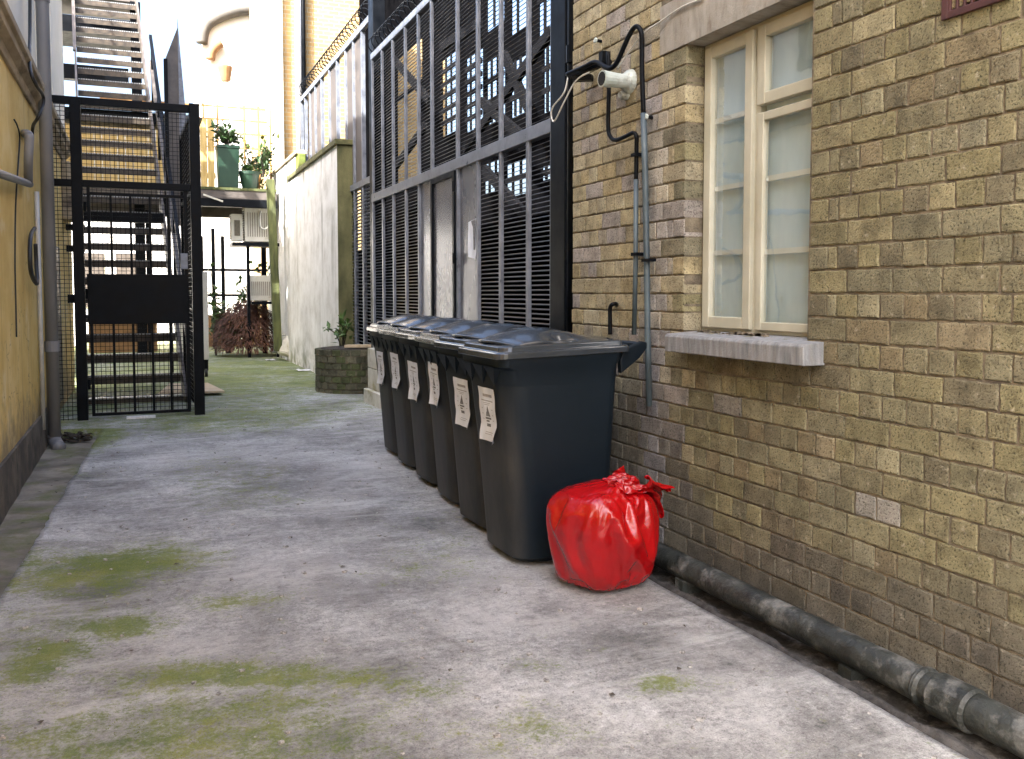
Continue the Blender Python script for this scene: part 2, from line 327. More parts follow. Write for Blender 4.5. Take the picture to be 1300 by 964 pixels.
def masks(x, y):
    mo = dk = pl = 0.0; p = Vector((x,y,0))
    wob = Vector((nz(x,y,1,3.0)*.16+nz(x,y,2,9)*.05, nz(x,y,5,3.0)*.16+nz(x,y,6,9)*.05, 0))
    for c, ra, rb, s, ch in EL:
        d = p-c+wob*min(1,ra*2.5); e = math.sqrt((d.dot(f2)/ra)**2+(d.dot(r2)/rb)**2); k = s*(1-sm(.0,1.75,e))*1.05
        if ch == 'moss': mo = max(mo, k)
        elif ch == 'dark': dk = max(dk, k)
        else: pl = max(pl, k)
    far = sm(7.6, 9.8, y+.6*nz(x,y,4,.8))*(.86+.2*sm(11,13,y))
    mo = max(mo, far*(.72+.28*sm(-.3,.35,nz(x,y,9,1.1)))*(1-.4*sm(1.2,2.2,x)*(1-sm(11,13,y))))
    ke = (1-sm(.0,.45+.25*nz(0,y,2,2.),x-kerbx(y)))*sm(7.3,8.6,y); mo = max(mo, ke); mo = max(mo, .34*sm(.05,.5,nz(x*.8,y*.8,21,1.1))*(1-sm(1.2,1.9,x)), .55*(1-sm(.0,.5,x-kerbx(y)))*sm(-.2,.3,nz(0,y,33,.9)) if y < 9 else 0)
    return mo, dk, pl
g = MB(); ys = [-3.0+.05*i for i in range(int(8/.05))]; y = ys[-1]
while y < 26: y += .03+.006*(y-4); ys.append(y)
NC = 90; gv = []; gc = []
for y in ys:
    a, b_ = kerbx(y), rightx(y)
    if y < 9.2: a += .018*nz(0,y,0,2.5)+.008*nz(0,y,0,11)
    for i in range(NC+1):
        x = lerp(a, b_, i/NC); gv.append(Vector((x,y,groundz(x,y)))); mo, dk, pl = masks(x,y); gc.append((mo,dk,pl))
gf = [(j*(NC+1)+i, j*(NC+1)+i+1, (j+1)*(NC+1)+i+1, (j+1)*(NC+1)+i) for j in range(len(ys)-1) for i in range(NC)]
g.v = gv; g.f = gf; g.mi = [0]*len(gf); g.c = gc
for side in (0, NC):       # kerb skirts
    o = len(g.v)
    for j in range(len(ys)):
        p = gv[j*(NC+1)+side]; g.v.append(Vector((p.x+(.012 if side==0 else -.012), p.y, -.14))); g.c.append((.25,.9,0))
    for j in range(len(ys)-1): g.f.append((j*(NC+1)+side,(j+1)*(NC+1)+side,o+j+1,o+j)); g.mi.append(0)
m, nt, b, _ = newmat('stained_mossy_concrete'); co = coords(nt)
at = nd(nt, 'ShaderNodeAttribute', attribute_name='tint'); sp = nt.nodes.new('ShaderNodeSeparateColor'); nt.links.new(at.outputs['Color'], sp.inputs[0])
nb = ntex(nt, co, 1.3, 8, .68, .4); nf = ntex(nt, co, 22, 8, .75); ng = ntex(nt, co, 190, 3, .7); nm = ntex(nt, co, 7, 8, .75); ns = ntex(nt, coords(nt,(.55,2.2,1)), 2.4, 8, .7, .5)
c = ramp(nt, [(.32,(.155,.152,.147)),(.48,(.305,.30,.293)),(.64,(.49,.485,.475))], nb)
c = mix(nt, c, ramp(nt, [(.30,.55),(.5,1.0),(.68,1.35)], nf), .95, 'MULTIPLY')
c = mix(nt, c, ramp(nt, [(.26,.25),(.42,.92),(.58,1.08),(.74,1.75)], ng), .9, 'MULTIPLY')
c = mix(nt, c, ramp(nt, [(.33,.45),(.47,1.0),(.56,1.0),(.68,1.35)], ntex(nt, co, 62, 5, .75)), .8, 'MULTIPLY')
c = mix(nt, c, (.56,.555,.54), math_(nt,'MULTIPLY',ramp(nt, [(.52,0.0),(.68,1.0)], ns), .55))
pm = math_(nt,'MULTIPLY', sp.outputs[2], ramp(nt,[(.38,0.0),(.6,1.0)],nm)); c = mix(nt, c, (.60,.58,.565), math_(nt,'MULTIPLY',pm,.8))
dm = math_(nt,'MULTIPLY', sp.outputs[1], ramp(nt,[(.34,0.0),(.58,1.0)],nm)); c = mix(nt, c, (.105,.10,.105), math_(nt,'MULTIPLY',dm,.95))
def cen(n, k): return math_(nt,'MULTIPLY', math_(nt,'SUBTRACT', n, .5), k)
nq = ntex(nt, co, 55, 4, .75)
th = math_(nt,'ADD', math_(nt,'ADD', sp.outputs[0], cen(nm,2.2)), math_(nt,'ADD', cen(nf,1.7), math_(nt,'ADD', cen(nq,1.5), cen(ng,1.5))))
mm = ramp(nt, [(.34,0.0),(.85,1.0)], th)
mg = ramp(nt, [(.3,(.075,.115,.012)),(.5,(.145,.185,.025)),(.70,(.24,.245,.05))], ntex(nt, co, 3.1, 6, .7))
mg = mix(nt, mg, ramp(nt,[(.3,.5),(.7,1.35)],ng), .8, 'MULTIPLY')
c = mix(nt, c, mg, math_(nt,'MULTIPLY',mm,.86)); nt.links.new(c, b.inputs['Base Color']); b.inputs['Roughness'].default_value = .88; b.inputs['Specular IOR Level'].default_value = .3
h = mix(nt, nf, ng, .45); bumpn(nt, b, h, 1.0, .011); M['ground'] = m
g.build('concrete_yard', m, smooth=True, kind='structure')
base = MB().box(-60,60,-40,90,-.4,-.115); base.build('ground', mat('dark_ground', (.05,.045,.03), (.13,.115,.075), 3, .95, .03, .8, 40, .01, dirt=(.07,.085,.02), dscale=2), kind='structure')
gu = MB()
gu.grid(14, 150, lambda s, t: (lerp(-.86, kerbx(lerp(1,9.1,t))+.02, s), lerp(1,9.2,t), -.085+.012*nz(s*.5,t*8,0,3)+.02*sm(.75,1,s)*-1))
gu.build('gutter', mat('mossy_gutter_floor', (.115,.10,.075), (.27,.24,.19), 3.5, .9, .05, .8, 70, .006, dirt=(.10,.115,.025), dscale=2.2), smooth=True, kind='structure')
gr = MB()
gr.grid(12, 160, lambda s, t: (lerp(2.03,2.40,s), lerp(.6,4.9,t), -.045+.03*nz(s*.4,t*9,1,3)+.012*nz(s,t*30,1,9)))
gr.build('drain_channel', mat('dirty_channel', (.012,.011,.010), (.05,.045,.04), 16, .95, .03, 1.0, 70, .015, dirt=(.15,.14,.13), dscale=14), smooth=True, kind='structure')
lip = MB(); lp = [(2.10+.02*nz(0,.04*i,0,4)+.012*nz(0,.04*i,3,17), .8+.04*i, -.035+.018*nz(0,.04*i,1,6)) for i in range(100)]
lip.tube(lp, [.026+.012*nz(0,.04*i,5,9) for i in range(100)], 7)
lip.build('channel_edge', mat('broken_mortar_edge', (.02,.0185,.017), (.075,.07,.065), 18, .95, .03, 1.0, 60, .012), smooth=True, kind='structure')

# ------------------------------------------------------------------ brick wall (right)
XW = 2.33; YE = 4.75; CH = .0870
OY0, OY1, OZ0, OZ1 = 2.735, 3.575, 1.065, 2.385
wall = thing('brick_wall', 'yellow stock brick wall with a window, running along the right of the yard', 'wall', (XW, 2.5, 0))
def brickcol(y, z):
    r = rnd.random(); left = sm(3.45, 3.75, y)
    pal = [(.220,.197,.108),(.208,.186,.100),(.236,.210,.120),(.196,.176,.106),(.215,.196,.116),(.198,.166,.098),(.192,.176,.110)]
    pal2 = [(.40,.35,.215),(.36,.315,.20),(.44,.395,.265),(.33,.295,.22),(.37,.31,.175),(.33,.30,.265)]
    c = Vector(rnd.choice(pal)); 
    if r < .05: c = c*1.22+Vector((.02,.02,.02))
    elif r < .055: c = Vector((.27,.255,.22))
    elif r < .18: c = Vector((.165,.146,.092))
    if left < .5: c = c*.79
    else: c = c*.92
    if rnd.random() < left: c = Vector(rnd.choice(pal2))*.85
    # grime: tide line of damp along the bottom and a soot streak beneath the pipes
    gl = .34+.14*nz(0,y,0,1.4)+.10*nz(0,y*3,z*3,1)
    if y > 3.3: gl += .42*sm(3.3,3.8,y)
    k = 1-sm(gl-.18, gl+.10, z); c = c.lerp(Vector((.085,.077,.066)), k*.78)
    if y > 3.62 and z < 2.2: c = c.lerp(Vector((.30,.30,.33)), .55*math.exp(-((y-3.83)/.11)**2)*(.6+.4*rnd.random()))
    return c*(.88+.24*rnd.random())
W = MB()
def brick(y0, y1, z0, z1, endface=0):
    # z0..z1 includes half joints; a worn block with a pillowed, pitted face toward -X
    j = .0042; y0 += j+rnd.uniform(-.001,.0015); y1 -= j+rnd.uniform(-.001,.0015); z0 += j; z1 -= j
    if y1-y0 < .02: return
    W.col = brickcol((y0+y1)/2, (z0+z1)/2); px = rnd.uniform(-.0022,.0012); tl = rnd.uniform(-.02,.02)
    nyi = max(3, int((y1-y0)/.024)); sd = rnd.random()*50; eb = .0042/(y1-y0); ez = .0042/(z1-z0)
    SS = [0]+[lerp(eb,1-eb,i/nyi) for i in range(nyi+1)]+[1]; TT = [0,ez,.35,.65,1-ez,1]; ny = len(SS)-1; nzv = len(TT)-1
    vs = []
    for b_ in range(nzv+1):
        for a in range(ny+1):
            s, t = SS[a], TT[b_]; y = lerp(y0,y1,s); z = lerp(z0,z1,t)+tl*(s-.5)*(y1-y0)*.3
            edge = (a in (0,ny))+(b_ in (0,nzv)); x = XW+px+.0012*nz(y*9,z*9,sd)
            if edge:
                x += .0018+.010*max(0,nz(y*22,z*22,sd+9)-.12)
                y += (.0045*nz(y*33,z*33,sd+3)); z += (.0040*nz(y*33,z*33,sd+5))
            vs.append((x,y,z))
    fs = [(b_*(ny+1)+a, (b_+1)*(ny+1)+a, (b_+1)*(ny+1)+a+1, b_*(ny+1)+a+1) for b_ in range(nzv) for a in range(ny)]
    per = [a for a in range(ny+1)]+[b_*(ny+1)+ny for b_ in range(1,nzv+1)]+[nzv*(ny+1)+a for a in range(ny-1,-1,-1)]+[b_*(ny+1) for b_ in range(nzv-1,0,-1)]
    o = len(vs); n = len(per)
    for i in per: vs.append((XW+.10, vs[i][1], vs[i][2]))
    for i in range(n): fs.append((per[i], per[(i+1)%n], o+(i+1)%n, o+i))
    W.add(vs, fs)
zc = 1.25-16*CH; row = 0
while zc < 4.3:
    L = .2025 if row % 2 == 0 else .1015; off = 0 if row % 2 == 0 else .052
    y = YE+rnd.uniform(-.006,.006)-(off if row % 2 else 0)
    jt = lambda: rnd.uniform(.96,1.04)
    hits = (zc+CH > OZ0+.02 and zc < OZ1-.02); runs = []
    def run(start, stop, sgn, first):
        e = [start]
        for w_ in first:
            if (stop-e[-1])*sgn > w_*1.3: e.append(e[-1]+sgn*w_)
        while (stop-e[-1])*sgn > L*1.35: e.append(e[-1]+sgn*L*jt())
        e.append(stop); return sorted(e, reverse=True)
    hd = [] if row % 2 == 0 else [.10,.05]
    if hits: runs = [run(OY1, YE+rnd.uniform(-.006,.006), 1, hd), run(OY0, .4, -1, hd)]
    else: runs = [run(YE+rnd.uniform(-.006,.006), .4, -1, hd)]
    zt = zc+CH; zz = .004*nz(0,row,0,.7)
    for a, b_ in [q for e in runs for q in zip(e[1:], e[:-1])]:
        # opening, sill and lintel cut-outs
        cuts = []
        if zt > OZ0+.02 and zc < OZ1-.02: cuts.append((OY0+.001, OY1-.001))
        if zc < 2.62-.03 and zt > OZ1+.02: cuts.append((OY0-.22, 3.80))
        seg = [(a,b_)]
        for c0, c1 in cuts:
            ns = []
            for s0, s1 in seg:
                if s1 <= c0 or s0 >= c1: ns.append((s0,s1)); continue
                if s0 < c0: ns.append((s0,c0))
                if s1 > c1: ns.append((c1,s1))
            seg = ns
        for s0, s1 in seg: brick(s0, s1, zc, zt)
    zc = zt; row += 1
W.build('brickwork', M['brick'], wall, smooth=False, fix=False)
mo = MB(); mx = XW+.0055
mo.box(mx,2.72,.0,OY0+.006,-.15,4.3); mo.box(mx,2.72,OY1+.006,YE-.006,-.15,4.3)
mo.box(mx+.001,2.72,OY0+.006,OY1+.006,-.15,.984); mo.box(mx+.001,2.72,OY0+.006,OY1+.006,2.614,4.3)
mo.build('mortar_joint', M['mortar'], wall)
up = MB().box(XW,2.72,-5,YE,4.3,6.2); up.box(XW,2.72,-5,0,-.15,4.3); up.build('upper_wall', M['far_brick'], wall)
ln = MB().grid(40, 8, lambda s,t: (XW-.004+.002*nz(s*9,t*2,0,4), lerp(OY0-.22,3.80,s), lerp(OZ1,2.612,t)))
ln.box(XW+.002,2.6,OY0-.22,3.80,OZ1+.001,2.611); ln.build('lintel', M['concrete_trim'], wall, smooth=False)
# sill with chipped top
sl = MB(); sy0, sy1 = 2.645, 3.585
def sring(y):
    n_ = lambda k: .003*nz(y*8,k,0,2)
    return [(2.425,y,.985),(2.236+n_(1),y,.985),(2.234+n_(2),y,1.055),(2.244+n_(3),y,1.066+n_(4)),(2.425,y,1.078)]
sl.loft([sring(lerp(sy0,sy1,i/30)) for i in range(31)]); sl.build('sill', M['sill'], wall, bevel=.004)
gp = MB()
for i in range(40):
    yy = rnd.uniform(3.0,3.5); gp.box(2.36,2.36+rnd.uniform(.01,.03),yy,yy+rnd.uniform(.01,.03),1.066,1.072+rnd.uniform(.004,.016))
gp.build('mortar_crumbs', M['mortar'], wall)
# window
xf = 2.42
win = MB()
def frame_rect(mb, y0, y1, z0, z1, w, x0, x1):
    mb.box(x0,x1,y0,y0+w,z0,z1); mb.box(x0,x1,y1-w,y1,z0,z1); mb.box(x0+.001,x1-.001,y0+w,y1-w,z0,z0+w); mb.box(x0+.001,x1-.001,y0+w,y1-w,z1-w,z1)
frame_rect(win, OY0-.03, OY1+.004, 1.078, OZ1, .034, xf+.012, xf+.07)
win.box(xf+.013,xf+.069,3.165,3.205,1.112,2.351)
window = win.build('window', M['frame'], wall, bevel=.003)
cs = MB(); frame_rect(cs, 3.20, 3.552, 1.095, 2.362, .052, xf-.008, xf+.03); cs.build('casement', M['frame'], window, bevel=.005, seg=3)
cs = MB(); frame_rect(cs, 2.74, 3.168, 2.035, 2.362, .050, xf-.008, xf+.03); cs.build('fanlight', M['frame'], window, bevel=.005, seg=3)
cs = MB(); frame_rect(cs, 2.74, 3.168, 1.095, 2.005, .036, xf-.001, xf+.03); cs.build('fixed_light', M['frame'], window, bevel=.004, seg=3)
for y0, y1, z0, z1 in ((3.25,3.502,1.145,2.312),(2.785,3.12,2.083,2.315),(2.77,3.135,1.128,1.972)):
    pb = MB(); pb.add([(xf+.016,y0,z0),(xf+.016,y1,z0),(xf+.016,y1,z1),(xf+.016,y0,z1)], [(0,1,2,3)]); pb.build('pane', M['glass'], window)
gb = [(3.25,3.502,1.435),(3.25,3.502,1.725),(3.25,3.502,2.03),(2.77,3.135,1.425),(2.77,3.135,1.73)]
for y0, y1, z in gb: MB().box(xf+.018,xf+.030,y0,y1,z-.011,z+.011).build('glazing_bar', M['bar_white'], window)
bl = MB(); bl.grid(60, 6, lambda s,t: (xf+.042+.0015*nz(s*5,t,0,2), lerp(2.75,3.545,s), lerp(1.12,2.345,t)))
bl.build('blind', M['blind'], window, smooth=True)
MB().box(2.60,2.70,OY0-.1,OY1+.1,1.0,2.6).build('inner_wall', M['white_wall'], window)
# vent
vt = MB(); vy0, vy1, vz0, vz1 = 1.90, 2.14, 2.095, 2.32
frame_rect(vt, vy0, vy1, vz0, vz1, .022, XW-.012, XW+.03)
for i in range(1,9): yy = lerp(vy0,vy1,i/9); vt.box(XW-.008,XW+.03,yy-.004,yy+.004,vz0+.02,vz1-.02)
for k in (1,2): zz = lerp(vz0,vz1,k/3); vt.box(XW-.009,XW+.029,vy0+.02,vy1-.02,zz-.006,zz+.006)
air = vt.build('air_brick', M['maroon'], wall, bevel=.002)
MB().box(XW+.005,XW+.012,vy0+.02,vy1-.02,vz0+.02,vz1-.02).build('vent_back', M['void'], air)

# ------------------------------------------------------------------ pipes, cables and lamp on the brick wall
def wp(u, v, off=.04): return onX(u, v, XW-off)
t = thing('conduit_pipe', 'black swan-neck conduit that loops up and drops in a blue-grey tail beside the window', 'pipe', wp(823,515))
p = cat([wp(719.7,94.7,.10),wp(740,86,.09),wp(756,79,.08),wp(770,86,.08),wp(777,86,.08),wp(784,78,.08),wp(795,53,.07),wp(803,38,.06),wp(809,34,.055),wp(814,41,.05),wp(815,60,.045),wp(815,91,.045),wp(817,146,.04)],5)
MB().tube(p, .0125, 10).build('bent_tube', M['black_metal'], t, smooth=True)
MB().tube([wp(817,144,.04),wp(819,220,.04),wp(821,330,.04),wp(822,420,.04),wp(824,516,.04)], .0155, 12).build('drop_tube', M['pipe_blue'], t, smooth=True)
MB().box(XW-.055,XW-.02,3.79,3.87,1.405,1.42).build('pipe_clip', M['black_metal'], t)
t = thing('conduit_pipe', 'thin black conduit with a low elbow, ending behind the nearest bin lid', 'pipe', wp(805,420))
p = cat([wp(772,66,.05),wp(773,110,.05),wp(772,160,.05),wp(775,174,.05),wp(782,178,.05),wp(795,173,.05),wp(804,169,.05),wp(808,174,.045),wp(808,190,.04),wp(807.5,230,.04)],5)
MB().tube(p, .011, 10).build('bent_tube', M['black_metal'], t, smooth=True)
MB().tube([wp(807.5,228,.04),wp(807,330,.04),wp(805,425,.04)], .0125, 12).build('drop_tube', M['pipe_blue'], t, smooth=True)
for v in (197, 323): q = wp(808,v,.04); MB().box(q.x-.02,q.x+.035,q.y-.022,q.y+.022,q.z-.008,q.z+.008).build('pipe_clip', M['black_metal'], t)
t = thing('security_camera', 'pale grey security camera on a round wall mount beneath the pipe loop', 'camera', wp(800,105,0))
a = wp(797,104,.05); b_ = wp(764,100,.20); d = (b_-a).normalized()
MB().tube([a, a+d*.03, a+d*.035, b_-d*.02, b_], [.03,.034,.034,.040,.042], 16).build('camera_body', M['pale_plastic'], t, smooth=False)
MB().tube([b_-d*.004, b_+d*.002], [.034,.034], 16).build('lens', M['void'], t)
q = wp(801,104,0); MB().tube([q, q+Vector((-.02,0,0)), q+Vector((-.05,0,.0))], [.062,.058,.035], 18).build('wall_mount', M['pale_plastic'], t)
q2 = wp(797,120,.0); MB().tube([q2, q2+Vector((-.045,0,-.01))], [.03,.02], 12).build('ball_joint', M['pale_plastic'], t)
t = thing('junction_arm', 'black steel arm bracket reaching left from the brick wall toward the fence', 'bracket', wp(745,98,0))
MB().bar(wp(722,97,.12), wp(775,78,.01), .02, .02).build('arm_tube', M['black_metal'], t)
MB().bar(wp(728,100,.10), wp(752,99,.02), .05, .03).build('fixing_block', M['black_metal'], t)
MB().box(XW-.05,XW,*(lambda q:(q.y-.02,q.y+.02,q.z-.05,q.z+.03))(wp(773,74,0))).build('wall_plate', M['black_metal'], t)
cw = MB(); cw.tube(cat([wp(892,-2,.012),wp(868,8,.012),wp(852,18,.012),wp(838,28,.02),wp(818,42,.03),wp(800,64,.03),wp(783,88,.06)],6), .0045, 6)
tag(cw.build('wire', M['cable_white'], smooth=True), 'thin pale wire crossing the lintel down to the camera', 'wire')
cw = MB(); cw.tube(cat([wp(748,92,.08),wp(731,103,.10),wp(716,130,.12),wp(704,154,.13),wp(700,148,.13),wp(702,136,.13),wp(716,118,.12),wp(721,98,.10)],6), .0045, 6)
tag(cw.build('wire', M['cable_white'], smooth=True), 'loose pale wire hanging in a loop in front of the black drainpipe', 'wire')
for lab, u, v in (('small bolt sticking out of a pale brick right of the conduits', 828,150), ('small rusty bolt fixed high on the bricks left of the pipe loop', 763,53)):
    q = wp(u,v,0); t = thing('wall_bolt', lab, 'bolt', q)
    MB().tube([q+Vector((.01,0,0)), q+Vector((-.035,0,.004))], .009, 8).build('shank', M['black_metal'], t)
    MB().tube([q+Vector((-.028,0,.003)), q+Vector((-.04,0,.004))], .014, 6).build('nut', M['pale_plastic'], t)
q = wp(776,420,.04)
ov = MB().tube(cat([wp(774.5,425,.05),wp(774.5,405,.05),wp(774.5,392,.05),wp(777,387,.045),wp(782,386,.02),wp(783,388,-.01)],5), .0115, 10)
tag(ov.build('overflow_pipe', M['black_metal'], smooth=True), 'short hooked black overflow pipe poking out of the bricks behind the nearest bin', 'pipe')
# low drain pipe at the foot of the wall
t = thing('drain_pipe', 'flaking cast iron drain pipe lying along the foot of the brick wall', 'pipe', (2.19, 2.5, 0))
ax = lambda y: Vector((2.19+.008*nz(0,y,0,1.2), y, .052+.006*nz(0,y,4,1.1)))
pp = [ax(4.9-.06*i) for i in range(52)]; MB().tube(pp, [.053+.002*nz(0,p.y,1,11) for p in pp], 20).build('pipe_run', M['cast_iron'], t, smooth=True)
pp = [ax(1.86-.04*i) for i in range(40)]; MB().tube(pp, [.055+.002*nz(0,p.y,1,11) for p in pp], 20).build('pipe_run', M['cast_iron'], t, smooth=True)
for y0, y1, r in ((1.83,1.97,.066),(2.0,2.03,.062)):
    MB().tube([ax(y0),ax(y0+.01),ax((y0+y1)/2),ax(y1-.01),ax(y1)], [r-.008,r,r-.001,r,r-.008], 22).build('collar', M['cast_iron'], t, smooth=False)
for i in range(3): yy = (3.3,2.3,1.5)[i]; MB().box(2.14,2.24,yy-.03,yy+.03,-.11,.012).build('support_block', M['cast_iron'], t)

# ------------------------------------------------------------------ left building
XL = -.80
lb = thing('left_building', 'ochre rendered building with a stone cornice along the left of the yard', 'building', (XL-.3, 6, 0))
w = MB(); w.grid(4, 160, lambda s,t: (XL+.004*nz(t*30,s,0,1), lerp(-1,13.2,t), lerp(.20,2.86,s))); w.box(-1.2,XL-.006,-1,13.2,-.2,2.9)
w.build('lower_wall', M['yellow_render'], lb, smooth=False)
w = MB(); w.grid(3, 160, lambda s,t: (XL+.035-.012*s+.006*nz(t*60,s*3,0,1), lerp(-1,9.75,t), lerp(-.14,.22,s))); w.box(XL-.005,XL+.022,-1,9.75,.19,.219); w.build('plinth', M['plinth'], lb)
w = MB(); prof = [(XL-.1,2.80),(XL+.02,2.80),(XL+.03,2.86),(XL+.075,2.90),(XL+.075,2.945),(XL+.10,2.965),(XL+.10,3.02),(XL-.02,3.06),(XL-.1,3.06)]
w.ext(prof, 'y', -1, 12.2); w.build('cornice', M['cornice'], lb, bevel=.006)
w = MB().box(-3.6,XL-.04,-1,13.2,3.0,7.4); w.build('upper_wall', M['cream_render'], lb)
w = MB().box(XL-.05,XL+.02,9.6,10.4,3.06,7.38); w.box(XL-.05,XL+.0,10.9,12.6,3.05,7.37); w.build('pilaster', M['cream_render'], lb, bevel=.01)
wi = MB(); frame_rect(wi, 5.2, 6.85, 3.3, 5.2, .07, XL-.06, XL+.0); wi = wi.build('window', M['brown_steel'], lb); MB().box(XL-.045,XL-.035,5.27,6.78,3.37,5.13).build('pane', M['glass'], wi)
d = MB().box(XL-.03,XL+.012,10.35,11.05,.1,1.75); d.build('door', M['brown_steel'], lb, bevel=.006)
c = MB().box(XL-.02,XL+.11,11.7,12.1,2.1,2.78); c.build('bracket', M['cornice'], lb, bevel=.03)
MB().box(-6,-3.2,13.4,19.5,-.1,8.2).build('unseen_shade_block', M['cream_render'], lb)  # unseen mass added to keep sun off the white wall and yard
t = thing('downpipe', 'tall grey downpipe standing in front of the ochre wall by the mesh cage', 'pipe', (-.70,9.0,0))
xp, yp = -.705, 8.75
MB().tube([(xp,yp,-.02),(xp,yp,7.3)], .052, 16).build('pipe_run', M['grey_pipe'], t, smooth=True)
for z in (.75, 3.72): MB().tube([(xp,yp,z),(xp,yp,z+.09)], .060, 16).build('collar', M['grey_pipe'], t)
MB().tube(cat([(xp,yp,.02),(xp,yp,-.02),(xp+.03,yp-.08,-.06),(xp+.05,yp-.16,-.065)],4), [.054]*13, 14).build('shoe', M['grey_pipe'], t, smooth=True)
tp = MB().tube([(XL+.03,8.55,.1),(XL+.03,8.55,2.1)], .018, 10)
tag(tp.build('waste_pipe', M['cable_white'], smooth=True), 'slim pale waste pipe just left of the grey downpipe', 'pipe')
t = thing('handrail_pipe', 'grey horizontal pipe with an upright elbow fixed to the ochre wall', 'pipe', (XL,7.2,2.05))
def lw(u,v,off=.05): return onX(u,v,XL+off)
MB().tube([lw(-60,203),lw(0,221),lw(38,234)], .026, 12).build('pipe_run', M['grey_pipe'], t, smooth=True)
MB().tube(cat([lw(30,170,.0),lw(34,170,.06),lw(37,173,.08),lw(37,180,.08),lw(36,205,.07),lw(36,232,.05)],5), .032, 12).build('elbow_pipe', M['grey_pipe'], t, smooth=True)
cb = MB().tube(cat([lw(18,152,.01),lw(22,160,.02),lw(25,175,.015),lw(23,210,.015),lw(20,260,.015),lw(19,330,.015),lw(20,380,.015),lw(21,428,.015)],5), .006, 6)
tag(cb.build('cable', M['cable'], smooth=True), 'thin black cable trailing down the middle of the ochre wall', 'cable')
cb = MB().tube(cat([lw(38,-20,.03),lw(38,40,.03),lw(38,85,.10),lw(46,108,.14),lw(54,120,.15),lw(55,132,.15),lw(48,150,.12),lw(42,160,.06),lw(41,175,.04)],5), .013, 8)
tag(cb.build('cable', M['cable'], smooth=True), 'thick black cable draped over the stone cornice', 'cable')
hs = MB().tube(cat([lw(44,290,.03),lw(39,300,.05),lw(38,325,.06),lw(40,348,.06),lw(47,360,.05),lw(46,335,.03),lw(45,310,.03)],5), .016, 8)
tag(hs.build('hose', M['cable'], smooth=True), 'black hose loop hanging on the ochre wall left of the downpipe', 'hose')

# ------------------------------------------------------------------ cage with gate
YG = 9.9
cage = thing('mesh_cage', 'black steel mesh cage with a gate and solid panel enclosing the stair foot', 'cage', (0,YG,0))
def gx(u): return onY(u, 300, YG).x
def gz(v, u=170): return onY(u, v, YG).z
MB().box(-.585,-.49,YG-.04,YG+.05,-.10,3.16).build('post', M['black_metal'], cage, bevel=.004)
MB().box(.51,.61,YG-.05,YG+.06,-.02,3.18).build('post', M['black_metal'], cage, bevel=.004)
MB().box(-.80,.51,YG-.03,YG+.03,3.09,3.165).build('top_rail', M['black_metal'], cage, bevel=.004)
MB().box(-.80,.51,YG-.032,YG+.028,2.295,2.365).build('middle_rail', M['black_metal'], cage, bevel=.004)
gt = MB(); gt.box(-.455,-.425,YG-.02,YG+.02,.03,2.295); gt.box(.44,.475,YG-.02,YG+.02,.03,2.295); gt.box(-.425,.44,YG-.018,YG+.018,.03,.06)
gt.box(-.425,.44,YG-.018,YG+.018,2.22,2.25)
for x in (-.24,-.06,.12,.29): gt.box(x-.012,x+.012,YG-.014,YG+.014,.06,2.22)
gt = gt.build('gate', M['black_metal'], cage); MB().box(-.47,.47,YG-.034,YG-.021,.945,1.445).build('gate_panel', M['black_metal'], gt, bevel=.003)
MB().box(.40,.47,YG-.045,YG-.036,1.50,1.66).build('lock_box', M['grey_metal'], gt, bevel=.004)
for z in (.3,1.2,2.05): MB().tube([(-.472,YG-.03,z),(-.472,YG-.03,z+.10)], .014, 8).build('hinge', M['black_metal'], gt)
MB().box(-.80,-.585,YG-.02,YG+.02,-.09,-.03).build('bottom_rail', M['black_metal'], cage)
def mesh_panel(name, P, Q, z0, z1, pitch, wd, parent, mm):
    P = Vector(P); Q = Vector(Q); L = (Q-P).length; d = (Q-P)/L; mb = MB(); n = int(L/pitch)
    for i in range(n+1): a = P+d*(i*pitch); mb.bar((a.x,a.y,z0),(a.x,a.y,z1), wd, wd, (0,1,0))
    k = int((z1-z0)/pitch)
    for i in range(k+1): z = z0+i*pitch; mb.bar((P.x,P.y+.004,z),(Q.x,Q.y+.004,z), wd, wd)
    return mb.build(name, mm, parent)
mesh_panel('wire_mesh', (-.80,YG+.035,0), (-.585,YG+.035,0), -.08, 3.1, .042, .0055, cage, M['black_metal'])
mesh_panel('wire_mesh', (-.49,YG+.035,0), (.51,YG+.035,0), 0.05, 3.1, .042, .005, cage, M['black_metal'])
mesh_panel('wire_mesh', (.56,YG+.07,0), (.52,YG+1.9,0), 0.03, 3.1, .05, .006, cage, M['black_metal'])
MB().bar((.56,YG+.06,3.13),(.52,YG+1.9,3.13),.05,.05).build('side_rail', M['black_metal'], cage)
MB().bar((.56,YG+.06,2.33),(.52,YG+1.9,2.33),.04,.04).build('side_rail', M['black_metal'], cage)
MB().box(.49,.56,YG+1.88,YG+1.95,0,3.16).build('post', M['black_metal'], cage)
tag(MB().box(-.14,.13,YG-.14,YG-.06,.0,.022).build('timber_strip', M['litter']), 'thin white timber strip lying under the cage gate', 'strip')
# debris in the gutter
db = MB()
for i in range(260):
    a = rnd.uniform(-.78,-.42); y = rnd.uniform(8.9,9.75); s = rnd.uniform(.01,.05)
    q = Vector((a,y,-.075+rnd.uniform(0,.07)*sm(9.8,9.2,y)*0+rnd.uniform(0,.05)))
    db.bar(q, q+Vector((rnd.uniform(-1,1),rnd.uniform(-1,1),rnd.uniform(-.2,.2)))*s*1.6, s*.8, s*.3)
tag(db.build('debris', M['soil']), 'dark leaf litter and dirt heaped in the gutter beneath the mesh cage', 'debris', kind='stuff')

